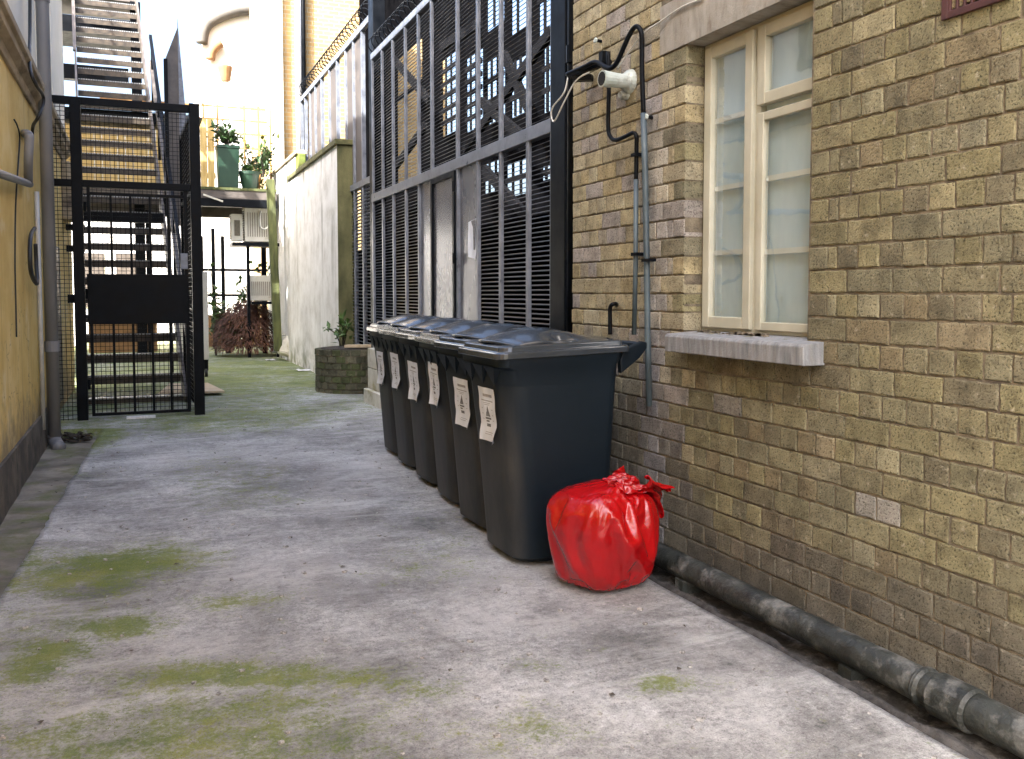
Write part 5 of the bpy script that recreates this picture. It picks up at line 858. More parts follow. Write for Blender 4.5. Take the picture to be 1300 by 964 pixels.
0,44,42,-39,6,4,-35,17,-3,-2,39,-3,0,38,-4,-26,30,-2,-38,-3,-8,-30,26,-2,-8,37,8,-29,27,1,-35,15,-2,-39,7,1,-37,-9,-6,-39,4,-2,-31,22,4,-30,-24,-2,-38,-2,-8,-36,-14,-5,-18,-33,-11,-38,-7,1,-38,-6,3,-31,18,15,-28,-26,0,-25,-29,2,-34,-18,-1,-35,-17,-2,-22,-32,-2,-8,-38,2,11,-37,2,-14,-37,-1,-37,-5,12,-32,-23,1,-2,-39,2,11,-38,3,-28,-27,-2,-10,-38,-3,25,-30,0,10,-38,2,-15,-35,-7,9,-38,-6,26,-29,-6,-2,-39,6,28,-27,4,16,-36,-5,34,-20,3,39,-5,3,31,-21,-2,22,-31,-2,11,-36,5,32,-20,1,37,-10,-1,25,-30,5,39,2,-2,38,-11,3,27,29,8,39,0,5,27,-28,-7,34,-18,-5,36,13,-5,16,31,-17,33,20,1,37,-9,11,34,18,4,8,38,-3,-7,37,-11,5,37,-7,22,32,3,36,12,5,36,4,10,37,6,8,29,24,5,-23,30,1,-12,37,1,35,18,5,37,15,-2,24,30,4,14,37,-4,2,40,-3,-20,34,-2,-1,39,-4,-29,25,0,-31,22,-3,-13,36,-8,29,23,13,
-6,45,43,-39,5,-1,-29,26,-2,4,40,-2,-11,37,-5,-34,17,-7,-38,-7,-4,-25,30,3,-9,37,5,-29,27,3,-36,14,-2,-39,1,-2,-37,-12,-5,-38,10,-1,-33,20,3,-33,-20,-4,-38,-8,-9,-6,-37,-12,-39,-6,-2,-38,-10,4,-36,-16,1,-29,19,17,-35,-16,-1,-24,-30,-1,-34,-18,2,-30,-23,-2,-21,-32,-2,-11,-37,-1,10,-38,5,-6,-38,-2,-36,-10,9,-35,-16,4,9,-38,1,-5,-39,4,-26,-28,0,0,-39,-1,25,-30,-3,-11,-38,-2,6,-39,-6,30,-23,-13,20,-35,0,-12,-37,10,17,-36,0,23,-32,4,37,-16,-3,39,-6,4,25,-29,-4,31,-23,1,6,-37,4,35,-15,0,36,-12,1,27,-27,3,38,7,0,36,-13,4,29,25,6,37,-13,0,30,-25,-6,39,3,-3,14,33,-17,22,32,-8,39,2,8,35,-16,8,25,30,3,-7,38,-11,-1,39,-6,18,34,-3,28,26,3,34,18,3,36,-6,13,37,8,7,25,29,7,-28,26,-1,4,39,4,38,6,3,31,25,-2,19,35,1,7,39,-1,1,39,-5,-22,33,-3,1,39,-2,-31,23,-3,-26,28,-3,-18,34,-7,32,14,18,
-9,44,42,-38,10,-1,-21,33,-4,1,39,-2,-22,31,-6,-38,5,-6,-38,-6,-7,-9,37,5,-25,29,5,-24,30,4,-37,12,-2,-35,-13,-8,-39,1,2,-35,17,0,-38,6,-1,-35,-15,-4,-27,-27,-11,-9,-35,-15,-36,-16,-4,-36,7,13,-37,-14,1,-32,19,13,-37,-11,3,-27,-28,2,-32,-20,-4,-28,-27,0,-21,-32,-2,-12,-37,1,5,-39,-1,8,-37,6,-35,-18,5,-36,-9,10,10,-37,-1,-18,-34,3,-16,-35,-1,8,-37,-2,19,-35,-4,-7,-38,-3,22,-32,-7,32,-18,-12,11,-38,2,-11,-36,12,20,-33,2,17,-35,1,37,-13,-1,36,-13,-1,23,-31,1,35,-17,0,4,-38,2,37,-8,2,34,-17,3,31,-23,1,35,14,-2,33,-20,6,34,18,4,33,-22,-3,38,-3,-2,30,23,-11,3,35,-20,33,23,-2,36,-13,10,37,-10,12,-1,39,-8,15,36,-8,-5,38,-4,24,30,3,33,18,1,29,25,2,33,-11,16,37,12,8,22,31,7,-30,26,-1,18,35,2,38,5,1,24,31,3,13,38,-2,3,38,-5,0,40,-2,-24,30,-4,4,39,-3,-27,28,-3,-30,25,-3,-19,33,-4,34,7,15,
-12,44,42,-35,17,1,-8,38,-4,-12,36,-6,-32,22,-3,-38,-2,-8,-38,-1,-7,1,38,11,-24,29,4,-32,23,0,-38,7,-3,-34,-17,-8,-34,18,4,-38,5,2,-38,-5,-4,-34,-17,-7,-12,-34,-12,-23,-29,-9,-32,-19,-8,-34,12,14,-38,-6,5,-34,13,13,-38,-3,4,-31,-24,0,-30,-23,-3,-26,-30,0,-19,-34,0,-9,-38,-2,22,-32,-1,-18,-34,4,-22,-32,3,-37,-3,13,9,-37,0,-22,-32,2,-7,-38,1,11,-37,-3,5,-37,-3,15,-35,-5,31,-19,-11,29,-25,-8,0,-38,4,-8,-36,11,17,-35,0,17,-34,2,37,-12,1,35,-17,-1,22,-32,0,37,-12,0,4,-38,7,39,0,0,30,-25,1,36,-17,3,33,20,-2,29,-26,5,38,5,4,37,-11,-4,33,18,-7,20,30,-16,3,34,-17,38,6,6,33,-18,13,38,5,4,14,34,-11,11,38,-6,-18,34,0,30,24,4,35,14,0,20,33,6,34,-15,12,33,16,9,20,32,6,-28,28,0,28,26,1,37,11,4,11,37,-1,13,36,-3,-3,39,-3,3,39,-1,-25,28,-8,3,39,2,-28,26,-5,-29,24,-5,-17,35,-3,34,2,17,
-8,41,26,-30,23,-4,-1,38,-8,-26,30,0,-33,21,-4,-38,4,-7,-38,-6,-6,6,37,9,-25,29,4,-35,19,3,-39,6,-4,-33,-19,-10,-32,21,7,-38,1,-1,-38,-7,-3,-31,-20,-9,-11,-34,-14,-31,-20,-7,-25,-27,-9,-33,11,17,-36,9,8,-38,3,9,-39,-2,3,-33,-20,2,-29,-26,-2,-24,-31,0,-17,-35,0,-6,-39,-3,22,-32,-1,-28,-26,6,-12,-36,2,-36,-6,15,8,-38,-4,-23,-31,4,-4,-38,-1,7,-38,-3,11,-36,-5,20,-32,-5,34,-15,-12,24,-29,-7,-7,-37,8,-3,-37,9,12,-36,4,21,-33,1,33,-20,-3,37,-11,1,23,-32,0,38,-9,-1,5,-38,10,39,2,-3,28,-27,4,38,-12,1,34,20,-4,25,-29,9,39,-4,0,38,7,-2,31,21,-11,17,32,-15,5,34,-18,36,-11,12,35,-11,12,37,12,2,4,35,-17,23,32,-1,-19,33,2,35,15,3,32,21,2,18,34,2,30,-16,18,33,18,8,19,33,4,-25,28,-1,35,16,3,30,22,5,7,37,-6,12,37,1,-6,38,-4,4,38,-1,-24,29,-9,3,38,4,-32,19,-9,-19,33,-2,-21,31,-3,32,1,20,
-21,33,6,-2,35,12,-25,25,-14,-24,29,2,-31,22,-1,-36,8,-5,-38,-1,-5,9,34,12,-29,24,2,-35,13,0,-37,6,-2,-35,-13,-8,-31,19,6,-36,-4,-3,-36,-9,-4,-29,-20,-9,-12,-33,-11,-29,-20,-7,-29,-21,-5,-36,-5,-3,-32,11,16,-37,3,2,-33,8,15,-32,-21,-1,-26,-27,-3,-22,-31,2,-20,-32,5,10,-34,-11,3,-35,11,-17,-32,-5,-22,-27,12,-34,-8,12,3,-37,-5,-19,-31,2,5,-38,-5,6,-37,-1,11,-35,-1,24,-28,-5,31,-16,-10,20,-31,-4,-9,-34,8,0,-37,5,16,-33,-1,17,-33,4,27,-26,0,32,-18,2,30,-22,3,36,-7,1,9,-36,10,37,0,-4,28,-25,2,37,-9,-2,35,16,-4,27,-26,7,37,-3,-1,32,18,-13,33,16,-5,9,33,-15,17,31,-14,35,-6,10,31,-12,16,34,14,1,0,33,-17,29,23,2,-15,34,1,33,16,2,32,17,3,15,34,2,30,-13,18,30,18,9,19,31,6,-20,31,-2,34,13,4,24,27,2,6,36,-3,9,35,0,-1,37,-2,-2,37,-3,-21,29,-8,-1,37,0,-29,21,-9,-24,27,-5,-13,34,0,31,0,20,
-28,27,-5,1,31,17,-25,22,-15,-25,26,0,-24,26,9,-34,-3,-13,-33,11,8,2,34,12,-32,14,-5,-31,17,5,-35,0,-7,-35,0,0,-32,16,4,-33,-9,-7,-34,-6,-2,-30,-18,-7,-17,-28,-10,-32,-11,-6,-23,-26,-3,-31,-15,-5,-35,-2,2,-31,10,12,-31,12,15,-28,-23,-5,-27,-24,2,-21,-30,1,-18,-30,5,5,-35,-9,-23,-25,11,6,-34,-1,-29,-17,12,-23,-25,10,-9,-34,-2,-6,-35,-1,10,-35,-7,6,-35,0,14,-32,-1,28,-21,-9,14,-32,-1,25,-23,-4,-9,-33,8,5,-35,2,14,-32,-1,24,-27,-2,24,-26,5,26,-23,6,34,-5,-4,17,-29,12,25,-23,5,35,-8,-2,30,-19,0,36,-2,-5,35,5,-3,28,-23,4,29,16,-15,35,10,-6,29,19,-8,16,29,-15,16,29,-11,29,-14,15,32,-5,13,29,20,-5,-3,32,-17,31,16,8,-9,34,0,31,18,-3,32,12,6,14,32,2,29,-13,17,28,19,8,16,31,6,-15,32,-3,33,11,6,19,29,0,6,34,-3,5,35,1,-1,35,0,-3,35,-3,-17,30,-8,-4,35,0,-24,25,-9,-23,25,-5,-20,29,-1,29,5,20,
-32,18,-9,4,28,19,-25,19,-13,-26,23,0,-19,25,14,-32,-3,-13,-24,19,14,-9,30,10,-31,8,-9,-28,17,6,-33,5,-4,-32,10,4,-33,0,-3,-33,-6,-5,-32,-5,-1,-23,-20,-12,-32,-8,-3,-28,-17,-5,-26,-19,-5,-23,-24,-5,-31,-11,-1,-31,8,11,-28,12,17,-25,-22,-6,-26,-23,1,-22,-27,2,-16,-30,3,0,-34,-6,-24,-20,12,4,-33,0,-25,-20,12,-18,-28,9,-7,-33,0,-1,-35,-1,9,-32,-5,7,-33,1,20,-26,-7,10,-31,2,18,-28,-2,23,-22,-4,-6,-32,6,9,-32,0,19,-27,-6,21,-26,0,20,-25,5,26,-22,4,31,-10,-1,18,-26,10,25,-21,5,31,-14,1,32,-8,-3,34,1,-6,29,-16,3,29,10,-15,31,10,-11,33,7,-3,24,22,-13,10,27,-17,29,18,-2,26,-14,16,33,0,9,21,24,-8,-2,31,-15,29,8,13,1,34,-2,25,21,-4,32,6,7,14,31,1,27,-12,16,27,20,6,14,30,4,-10,32,-3,31,10,6,14,30,-1,5,33,-1,2,34,-2,-1,33,0,-4,33,0,-10,32,-4,-14,30,-4,-23,22,-10,-19,27,-1,-20,26,-1,25,14,16,
-33,8,-11,5,24,21,-25,18,-9,-26,19,-1,-15,24,16,-30,2,-9,-9,26,15,-25,18,3,-30,8,-8,-28,14,5,-30,11,3,-31,3,-1,-31,1,-1,-31,-4,-3,-31,-3,-1,-28,-10,-7,-25,-17,-9,-29,-11,-3,-28,-15,-4,-25,-18,-5,-24,-21,-1,-24,18,12,-29,-14,0,-28,-10,13,-20,-26,-4,-22,-22,5,-11,-31,-4,-9,-31,0,-23,-18,14,0,-31,1,-20,-23,11,-12,-30,7,-3,-32,0,0,-33,-1,10,-31,-4,6,-30,1,12,-29,0,14,-28,-1,19,-23,-4,14,-27,1,-1,-30,5,15,-26,-7,18,-25,-5,18,-26,1,18,-26,4,27,-16,-2,20,-23,7,22,-22,8,28,-15,2,31,-10,-1,30,-9,0,32,-6,-1,27,7,-15,30,6,-9,32,3,-5,28,13,-8,10,23,-20,29,13,-6,26,18,-3,23,-14,17,31,9,3,18,25,-8,-3,28,-13,26,1,17,18,25,-4,15,28,-2,30,6,6,12,29,2,27,-10,15,23,21,3,3,29,-13,7,28,13,29,13,6,7,31,-5,5,31,-1,0,32,0,-2,32,-1,-5,31,-1,-9,31,-1,-16,26,-6,-21,23,-7,-13,29,1,-22,22,-4,19,21,14,
-31,-5,-9,3,22,20,-24,18,-4,-25,16,-3,-12,22,17,-28,7,-6,-10,25,12,-25,16,0,-28,8,-6,-27,13,4,-28,7,3,-30,4,-1,-30,0,0,-29,-1,-1,-29,-4,-2,-28,-7,-4,-26,-13,-9,-28,-9,-2,-26,-14,-4,-20,-22,-6,-26,-13,4,-27,8,12,-18,-23,-10,-25,-6,17,-23,-20,5,-19,-24,1,-10,-28,-4,-14,-27,4,-21,-18,12,-11,-27,6,-8,-29,6,-5,-30,1,-2,-30,0,1,-30,0,7,-29,-4,9,-29,-1,11,-26,-2,13,-26,0,7,-27,7,10,-27,1,14,-24,-6,15,-25,-6,14,-25,0,17,-24,-1,18,-24,2,20,-22,1,23,-19,4,24,-18,5,27,-13,1,29,-10,1,30,-6,0,28,4,-11,29,2,-5,29,5,-6,29,4,-5,13,19,-19,29,6,-8,26,14,-6,23,18,-4,23,-12,15,26,15,-1,15,24,-9,-2,28,-11,29,6,3,26,8,13,7,29,-1,28,6,8,9,28,1,26,-6,14,9,25,-14,9,28,-2,23,10,17,12,28,-1,9,28,-1,3,30,-2,0,30,-1,-3,30,-2,-7,29,-1,-8,29,0,-18,22,-9,-12,27,2,-21,19,-10,-3,28,8,1,27,9,
-29,-21,-7,0,22,18,-23,16,-4,-22,16,0,-10,21,15,-25,11,-3,-15,22,7,-23,12,-10,-23,14,8,-27,9,-1,-27,4,-3,-27,4,4,-28,0,0,-28,-1,1,-27,-2,-1,-27,-4,-1,-28,-6,-4,-25,-11,-3,-19,-19,-9,-23,-16,2,-26,2,9,-22,-18,2,-14,-22,-9,-22,-7,15,-20,-19,5,-20,-19,6,-14,-24,0,-17,-21,7,-10,-26,-2,-10,-26,2,-6,-27,5,-5,-28,2,-4,-27,2,1,-29,-1,4,-27,-1,7,-27,-1,9,-26,0,10,-25,2,12,-24,-1,12,-24,-2,12,-24,-2,13,-24,-2,14,-24,-2,16,-22,0,18,-22,-1,20,-20,1,22,-17,2,24,-15,5,25,-13,5,27,-8,0,28,-2,-4,27,3,-6,28,2,-2,27,3,-5,17,13,-16,28,2,-4,22,12,-10,18,18,-12,27,5,5,26,-4,10,11,21,-15,20,19,1,7,25,-10,26,7,0,20,1,19,12,25,1,26,7,7,6,27,2,26,5,7,-2,21,-18,13,24,3,20,13,15,12,26,0,4,27,-6,1,27,-6,3,28,4,-5,27,-6,-3,27,4,-9,26,-1,-13,25,-2,-19,16,-11,-15,24,3,8,26,10,-11,24,3,
-27,-25,-2,-6,20,13,-21,12,-8,-13,19,10,-15,19,9,-19,17,5,-20,13,-7,-21,12,-9,-21,14,7,-24,7,-4,-26,5,-2,-24,4,8,-26,-1,-2,-26,-1,0,-25,-1,2,-26,-3,1,-24,-8,-4,-25,-4,6,-19,-17,-5,-24,-5,9,-16,-19,-9,-20,-15,5,-14,-21,-6,-20,-7,14,-19,-17,6,-17,-18,4,-15,-20,5,-13,-23,-2,-10,-23,0,-8,-25,0,-7,-25,2,-5,-25,2,-3,-25,2,-1,-27,1,3,-25,-2,6,-25,-3,9,-24,-2,10,-24,-1,12,-22,-2,12,-22,-2,12,-22,-1,12,-22,-2,14,-22,-1,15,-21,0,17,-20,1,19,-18,4,20,-16,5,22,-13,6,24,-9,2,25,-6,0,26,-2,-3,25,2,-3,25,4,-4,19,8,-14,25,-1,3,22,8,-8,14,16,-14,25,6,-2,25,-2,7,19,14,-8,8,18,-16,18,19,-4,24,2,9,14,20,-4,18,3,15,20,15,7,14,20,-6,17,12,15,20,19,-1,-10,16,-18,16,18,8,16,18,10,7,24,-6,1,24,-10,2,26,-1,4,25,5,-6,23,-8,-1,25,6,-7,25,1,-14,19,-7,-18,19,-2,2,22,12,-14,21,-6,-2,23,11,
-23,-28,2,-16,16,-2,-17,14,2,-11,18,11,-16,15,4,-18,13,-4,-17,12,-10,-19,13,6,-20,11,-8,-22,8,0,-21,8,8,-23,4,4,-23,-1,-4,-24,-1,-1,-24,-2,0,-22,-1,9,-23,-5,3,-22,-9,0,-20,-7,10,-16,-16,-8,-15,-17,-4,-18,-14,6,-15,-17,-2,-18,-7,13,-16,-17,0,-15,-17,3,-12,-19,-4,-12,-20,2,-9,-22,-1,-8,-22,2,-7,-22,0,-6,-22,5,-5,-24,3,0,-24,-2,2,-23,-1,6,-23,-3,7,-23,-3,10,-21,-1,11,-21,-2,12,-20,-1,11,-21,0,11,-20,-1,13,-20,0,14,-19,2,16,-18,2,18,-16,4,20,-12,4,23,-9,-1,22,-5,-3,21,-8,11,21,2,-15,22,3,-7,21,4,-5,21,-2,11,22,2,-1,20,9,-7,16,13,-12,23,-1,5,21,8,-5,6,13,-18,16,16,-5,25,2,7,19,13,0,9,20,-9,20,10,5,16,11,13,13,18,-8,16,14,2,18,13,16,-5,16,-16,15,11,13,6,21,-4,4,21,-10,3,24,-1,7,20,9,-4,22,-9,-4,22,-5,-3,24,0,-3,21,9,-14,18,-7,-9,21,6,-3,20,10,-16,15,-8,8,18,16,
-30,-18,6,-10,12,-19,-10,18,4,-16,11,12,-21,4,-10,-20,4,-3,-18,11,1,-16,13,-1,-14,14,7,-19,8,-2,-18,9,8,-21,10,-3,-21,7,-6,-23,2,-1,-21,-8,4,-18,-16,9,-16,-14,11,-16,-2,12,-19,-5,-8,-22,-4,-8,-19,-10,-3,-16,-14,6,-10,-19,5,-13,-11,13,-12,-17,-3,-11,-16,-4,-8,-19,-3,-7,-19,0,-9,-18,2,-14,-17,1,-19,-17,-1,-13,-20,2,1,-24,-1,11,-21,5,15,-20,2,8,-19,-1,0,-21,-5,-2,-23,-4,3,-22,-3,10,-20,-1,14,-17,1,12,-17,2,13,-18,1,14,-16,3,19,-11,4,21,-7,3,20,-7,-2,16,-14,-3,15,-16,-7,16,-14,9,24,-7,-5,21,15,-5,15,22,-1,18,10,-3,19,-1,-4,19,-5,11,19,3,-11,21,0,1,6,11,-17,19,7,-4,17,11,-5,17,12,-9,15,18,4,8,14,17,14,15,3,14,15,-7,22,5,-2,25,-7,-1,9,19,-3,-7,24,-2,5,17,17,-7,19,-12,5,19,0,10,18,2,12,17,7,-5,17,-12,-2,21,-3,5,21,4,-6,20,-7,-10,19,1,-3,16,17,-23,8,-3,-2,11,18,0,17,10,
-19,-10,-6,-7,19,-22,-7,20,4,-23,0,-5,-27,-2,10,-14,9,14,-16,6,-3,-14,12,-5,-15,9,-8,-14,10,6,-17,8,-3,-18,14,1,-19,11,-7,-21,1,-3,-18,-14,9,-13,-21,19,-8,-14,21,-13,-8,-5,-23,6,-9,-26,5,-10,-21,-5,-4,-12,-16,8,-6,-18,15,-3,-20,-5,-9,-15,-3,-10,-14,-1,-9,-16,1,-5,-16,5,-9,-16,0,-18,-13,-3,-24,-15,-2,-14,-17,3,7,-21,-6,22,-20,6,22,-16,9,8,-15,0,-9,-20,-4,-13,-24,-10,-2,-23,-3,11,-17,-1,15,-14,6,16,-12,2,12,-15,3,15,-12,1,19,-7,0,20,-2,-2,16,-8,3,10,-16,-8,10,-25,-9,13,-20,-5,19,0,13,28,16,8,18,27,4,13,15,-1,11,1,-13,19,-10,-15,18,-8,12,16,6,-10,8,10,-14,9,12,-14,16,10,-1,19,11,0,10,20,5,7,22,12,6,12,8,22,-1,6,30,-4,-8,21,-2,-18,11,17,6,-16,23,-1,-12,25,13,12,10,16,-3,14,-8,16,13,-2,4,16,-11,0,19,-5,7,17,5,-5,18,-7,-4,20,-3,5,16,10,-23,8,0,-16,8,21,-4,8,18,-1,16,1,
-14,6,-6,1,10,-31,-13,14,-7,-24,1,11,-19,4,25,-20,-9,2,-13,3,-6,-11,13,-11,-11,16,-2,-15,7,-2,-16,7,-1,-14,13,2,-18,10,-8,-18,0,1,-12,-13,16,-8,-22,26,-7,-24,5,-12,0,3,-24,16,-8,-30,13,-14,-19,-4,-7,-10,-14,13,5,-29,-1,0,-21,5,-7,-13,0,-12,-10,-1,-8,-12,0,-5,-14,0,-8,-13,0,-19,-11,-3,-24,-12,-2,-12,-16,-1,12,-19,3,31,-15,3,26,-14,8,5,-12,1,-18,-18,-4,-21,-25,-7,-5,-22,-8,11,-15,5,22,-7,0,18,-7,5,11,-10,-1,12,-10,-1,17,-5,-2,16,-3,6,11,-6,-5,6,-22,-3,6,-30,-8,13,-18,-10,18,4,9,22,23,21,19,27,11,10,12,2,10,-15,-7,17,-17,-21,1,1,-28,13,12,-10,10,17,-2,12,14,-2,15,10,-3,12,12,3,14,16,12,2,15,17,8,10,10,21,4,-11,33,-8,-15,30,-10,-3,-4,19,-7,-17,21,14,4,13,31,-6,14,12,8,11,-8,7,12,-19,8,16,-12,7,16,1,2,16,4,-6,15,-3,6,16,3,-13,11,-6,-20,8,10,-10,5,23,-16,6,1,6,16,7,
-4,11,2,1,16,-28,-12,7,-7,-21,5,21,-29,-14,15,-17,-8,5,-7,11,-2,-5,15,-13,-11,8,-14,-14,8,-1,-12,4,3,-15,4,-6,-15,9,-3,-11,4,9,-8,-13,19,-8,-32,4,-3,-22,-1,-11,6,4,-25,22,-2,-30,20,-7,-19,-1,-2,0,-21,-1,6,-30,9,6,-21,2,-6,-9,0,-13,-6,-3,-10,-9,-1,-5,-11,-1,-7,-11,-2,-17,-8,0,-20,-10,-2,-7,-16,-2,15,-15,4,34,-11,6,27,-8,-3,0,-11,1,-22,-18,-3,-27,-22,-1,-9,-20,-1,16,-10,-5,23,-2,8,19,-2,3,10,-6,-3,8,-8,-2,11,-8,3,13,-2,-2,8,-7,-2,4,-22,-5,2,-29,-2,12,-17,-7,12,6,15,21,30,4,13,32,-3,10,6,1,11,-19,3,15,-30,-5,6,-3,-25,11,12,-7,11,16,2,17,8,5,11,7,2,14,9,1,4,12,9,1,10,15,5,9,6,18,-1,-12,29,13,-21,25,-8,-3,-14,14,-7,3,15,30,-24,22,5,-11,13,-1,17,5,7,24,10,-6,6,14,-18,6,14,1,-1,13,7,-5,13,2,-7,9,-9,-11,10,-2,-9,6,18,-24,2,0,-12,5,2,7,19,1,
-8,3,7,8,24,2,-10,8,-2,-24,-14,1,-24,-20,3,-14,-9,-4,-3,10,3,-1,21,-1,-5,17,0,-10,6,1,-10,0,1,-11,4,-1,-10,4,0,-11,-4,0,-7,-19,0,-2,-26,-1,-2,-15,-2,-11,8,3,-22,23,-2,-24,19,0,-14,-1,1,2,-22,-1,12,-26,1,7,-17,0,-5,-6,-1,-14,-1,1,-11,-4,-1,-6,-8,3,-6,-8,-1,-11,-7,-2,-15,-8,2,-3,-11,1,17,-12,-1,29,-8,-2,21,-5,2,-3,-7,1,-24,-15,-2,-26,-19,-2,-6,-15,3,15,-5,-2,24,2,1,18,2,0,7,-4,1,3,-9,-2,5,-7,0,8,-3,3,5,-8,-1,1,-18,-1,1,-23,0,8,-14,-1,15,10,0,15,29,1,12,25,1,6,4,-1,8,-21,0,12,-28,0,14,-15,-2,11,5,2,5,17,1,5,14,0,7,7,0,7,6,-3,3,11,2,0,13,0,6,5,2,19,-5,-2,27,-8,1,20,1,1,-1,15,-3,-23,22,0,-25,18,0,-7,9,0,16,4,1,27,6,0,18,10,1,1,11,-2,-9,10,-1,-7,9,4,-5,9,-1,-7,8,1,-16,3,-1,-18,0,-1,-8,4,0,9,15,-1,
-37,-28,5,4,11,1,-5,2,1,-12,-8,-2,-11,-11,0,-5,-4,2,-1,6,0,1,12,1,-2,9,-2,-5,2,-2,-4,-2,3,-4,0,1,-5,1,-3,-4,-3,3,-3,-8,-1,0,-11,1,-1,-6,-1,-5,5,-3,-11,12,0,-11,9,3,-5,-1,-1,3,-12,-2,7,-13,3,4,-7,-1,-3,-2,-1,-8,1,2,-7,-1,-3,-3,-3,3,-2,-3,-2,-4,-4,1,-5,-3,0,0,-5,-2,8,-5,1,14,-3,1,9,-1,-1,-4,-4,2,-12,-7,-2,-13,-8,2,-2,-7,0,9,-1,-2,12,3,1,9,2,2,2,-2,-3,0,-5,0,1,-4,2,3,-2,-3,2,-3,1,0,-8,-1,1,-10,0,4,-4,1,6,5,-1,7,14,2,4,12,1,3,0,-3,3,-12,3,6,-14,-2,6,-7,3,4,4,-2,1,10,2,1,7,-2,3,4,-1,3,2,3,2,3,-2,0,5,1,3,1,0,9,-3,-1,12,-3,-1,8,1,3,-3,7,-2,-12,10,0,-12,8,-1,-2,3,1,9,1,0,15,2,0,8,5,0,0,4,-2,-6,4,4,-5,4,-2,-3,3,-1,-2,3,3,-7,2,-2,-7,-1,2,-2,2,0,4,8,0,
89,-31,8,13,8,-1,-7,8,0,-23,3,1,-24,-1,0,-9,2,-2,9,8,3,15,15,-2,7,13,0,-3,6,1,-9,2,-1,-7,2,-1,-6,5,2,-7,1,1,-11,-6,-2,-11,-10,2,-6,-3,-1,-1,13,1,1,24,1,-4,21,-3,-9,1,2,-8,-18,0,-5,-24,-2,-4,-12,2,-5,4,-2,-9,12,0,-9,8,2,-8,0,-1,-5,-3,0,-8,-2,1,-8,-1,-1,-4,-6,-2,5,-14,1,11,-17,-1,6,-9,2,-10,0,-2,-23,6,1,-23,3,-1,-7,-6,1,12,-11,2,19,-11,-3,13,-6,3,-2,-5,0,-8,-5,-2,-5,-7,2,-1,-6,-3,-1,-6,2,-6,-9,-2,-7,-11,1,1,-8,-1,15,0,2,22,9,0,15,7,0,1,-5,1,-10,-19,-3,-9,-23,0,2,-13,2,10,3,0,13,12,0,10,10,-2,6,1,3,5,-4,-1,5,0,-2,6,2,3,6,-3,0,7,-11,-2,10,-15,-1,10,-5,1,3,14,-1,-3,24,1,-6,21,-1,2,4,0,14,-11,3,20,-14,-3,15,-4,3,3,8,0,-5,12,0,-4,10,0,0,7,-2,1,6,-1,-3,7,0,-6,7,0,1,5,2,14,4,0,
59,15,22,13,10,0,-5,2,-16,-30,0,2,-29,-2,2,-9,4,0,13,13,4,18,21,5,9,16,1,0,1,-11,-12,-4,3,-12,-4,2,-8,4,1,-9,1,1,-13,-1,-2,-15,1,-1,-6,-1,-1,8,11,-10,-3,27,14,-2,22,-12,-13,-2,-8,-12,-24,7,-8,-26,9,-14,-6,-1,-7,10,-4,-3,11,-18,-13,13,-1,-9,0,5,-9,-6,-1,-4,-8,-2,-4,-10,-4,-2,-2,9,2,-15,10,-2,-19,6,11,-1,-8,-11,-10,5,-29,11,-2,-27,1,2,3,0,-12,12,-18,9,24,-14,1,3,-12,10,6,-2,-8,-6,-4,-16,-5,-13,-1,0,-8,-3,-5,-10,-2,-5,-9,-1,-4,-13,4,6,1,-6,14,-1,9,20,3,17,12,4,-8,2,-2,-6,-10,-27,-1,-8,-30,4,11,-6,-5,2,11,-11,21,9,15,13,10,7,2,1,-8,4,-1,-12,8,1,-4,8,1,2,8,-5,3,10,-12,-1,12,-15,-2,13,6,-3,3,1,19,-4,31,0,-13,19,13,5,3,-4,22,-15,-14,23,-18,12,19,3,4,3,10,6,-12,13,4,-8,14,-3,0,8,2,3,9,1,1,4,-8,-3,8,-5,1,6,5,14,9,5,
62,13,-3,9,11,-6,-10,7,13,-34,2,-10,-32,-3,-7,-7,5,4,18,17,1,22,23,15,11,17,2,-9,8,1,-17,-4,-4,-12,-11,1,-10,2,1,-7,1,-9,-11,-3,7,-14,-1,2,-7,2,-2,-1,16,-2,-2,5,-34,11,21,2,-20,4,-7,-21,-11,24,-18,-26,18,-4,-12,-2,-1,3,-16,-9,27,-14,-13,2,18,-8,-5,1,-13,-1,-2,-8,-7,-4,0,-7,-12,2,-11,-6,-2,-18,7,1,-13,17,-4,8,-6,-6,-17,-8,-35,-1,-2,-20,18,10,-7,-5,-3,23,-19,-2,24,-18,20,11,-13,-4,-10,-5,6,-12,-4,-19,-2,-15,-14,-7,-8,-3,-1,-9,5,3,-8,6,1,-5,-13,2,-4,9,16,-13,-1,27,11,13,18,7,1,-5,-14,-5,-13,-30,4,0,-32,-8,1,-5,-19,8,18,-12,21,24,10,17,8,17,5,-3,-4,8,-16,-7,8,-3,-2,10,7,-1,9,-4,0,10,-11,-4,17,-9,1,8,2,-5,-10,19,3,10,13,29,-18,14,-10,4,-4,10,29,-4,10,28,19,-11,11,6,-9,11,-14,6,-14,13,16,-11,6,14,-2,8,3,7,9,0,2,7,0,-1,9,-5,5,8,1,19,7,-2,
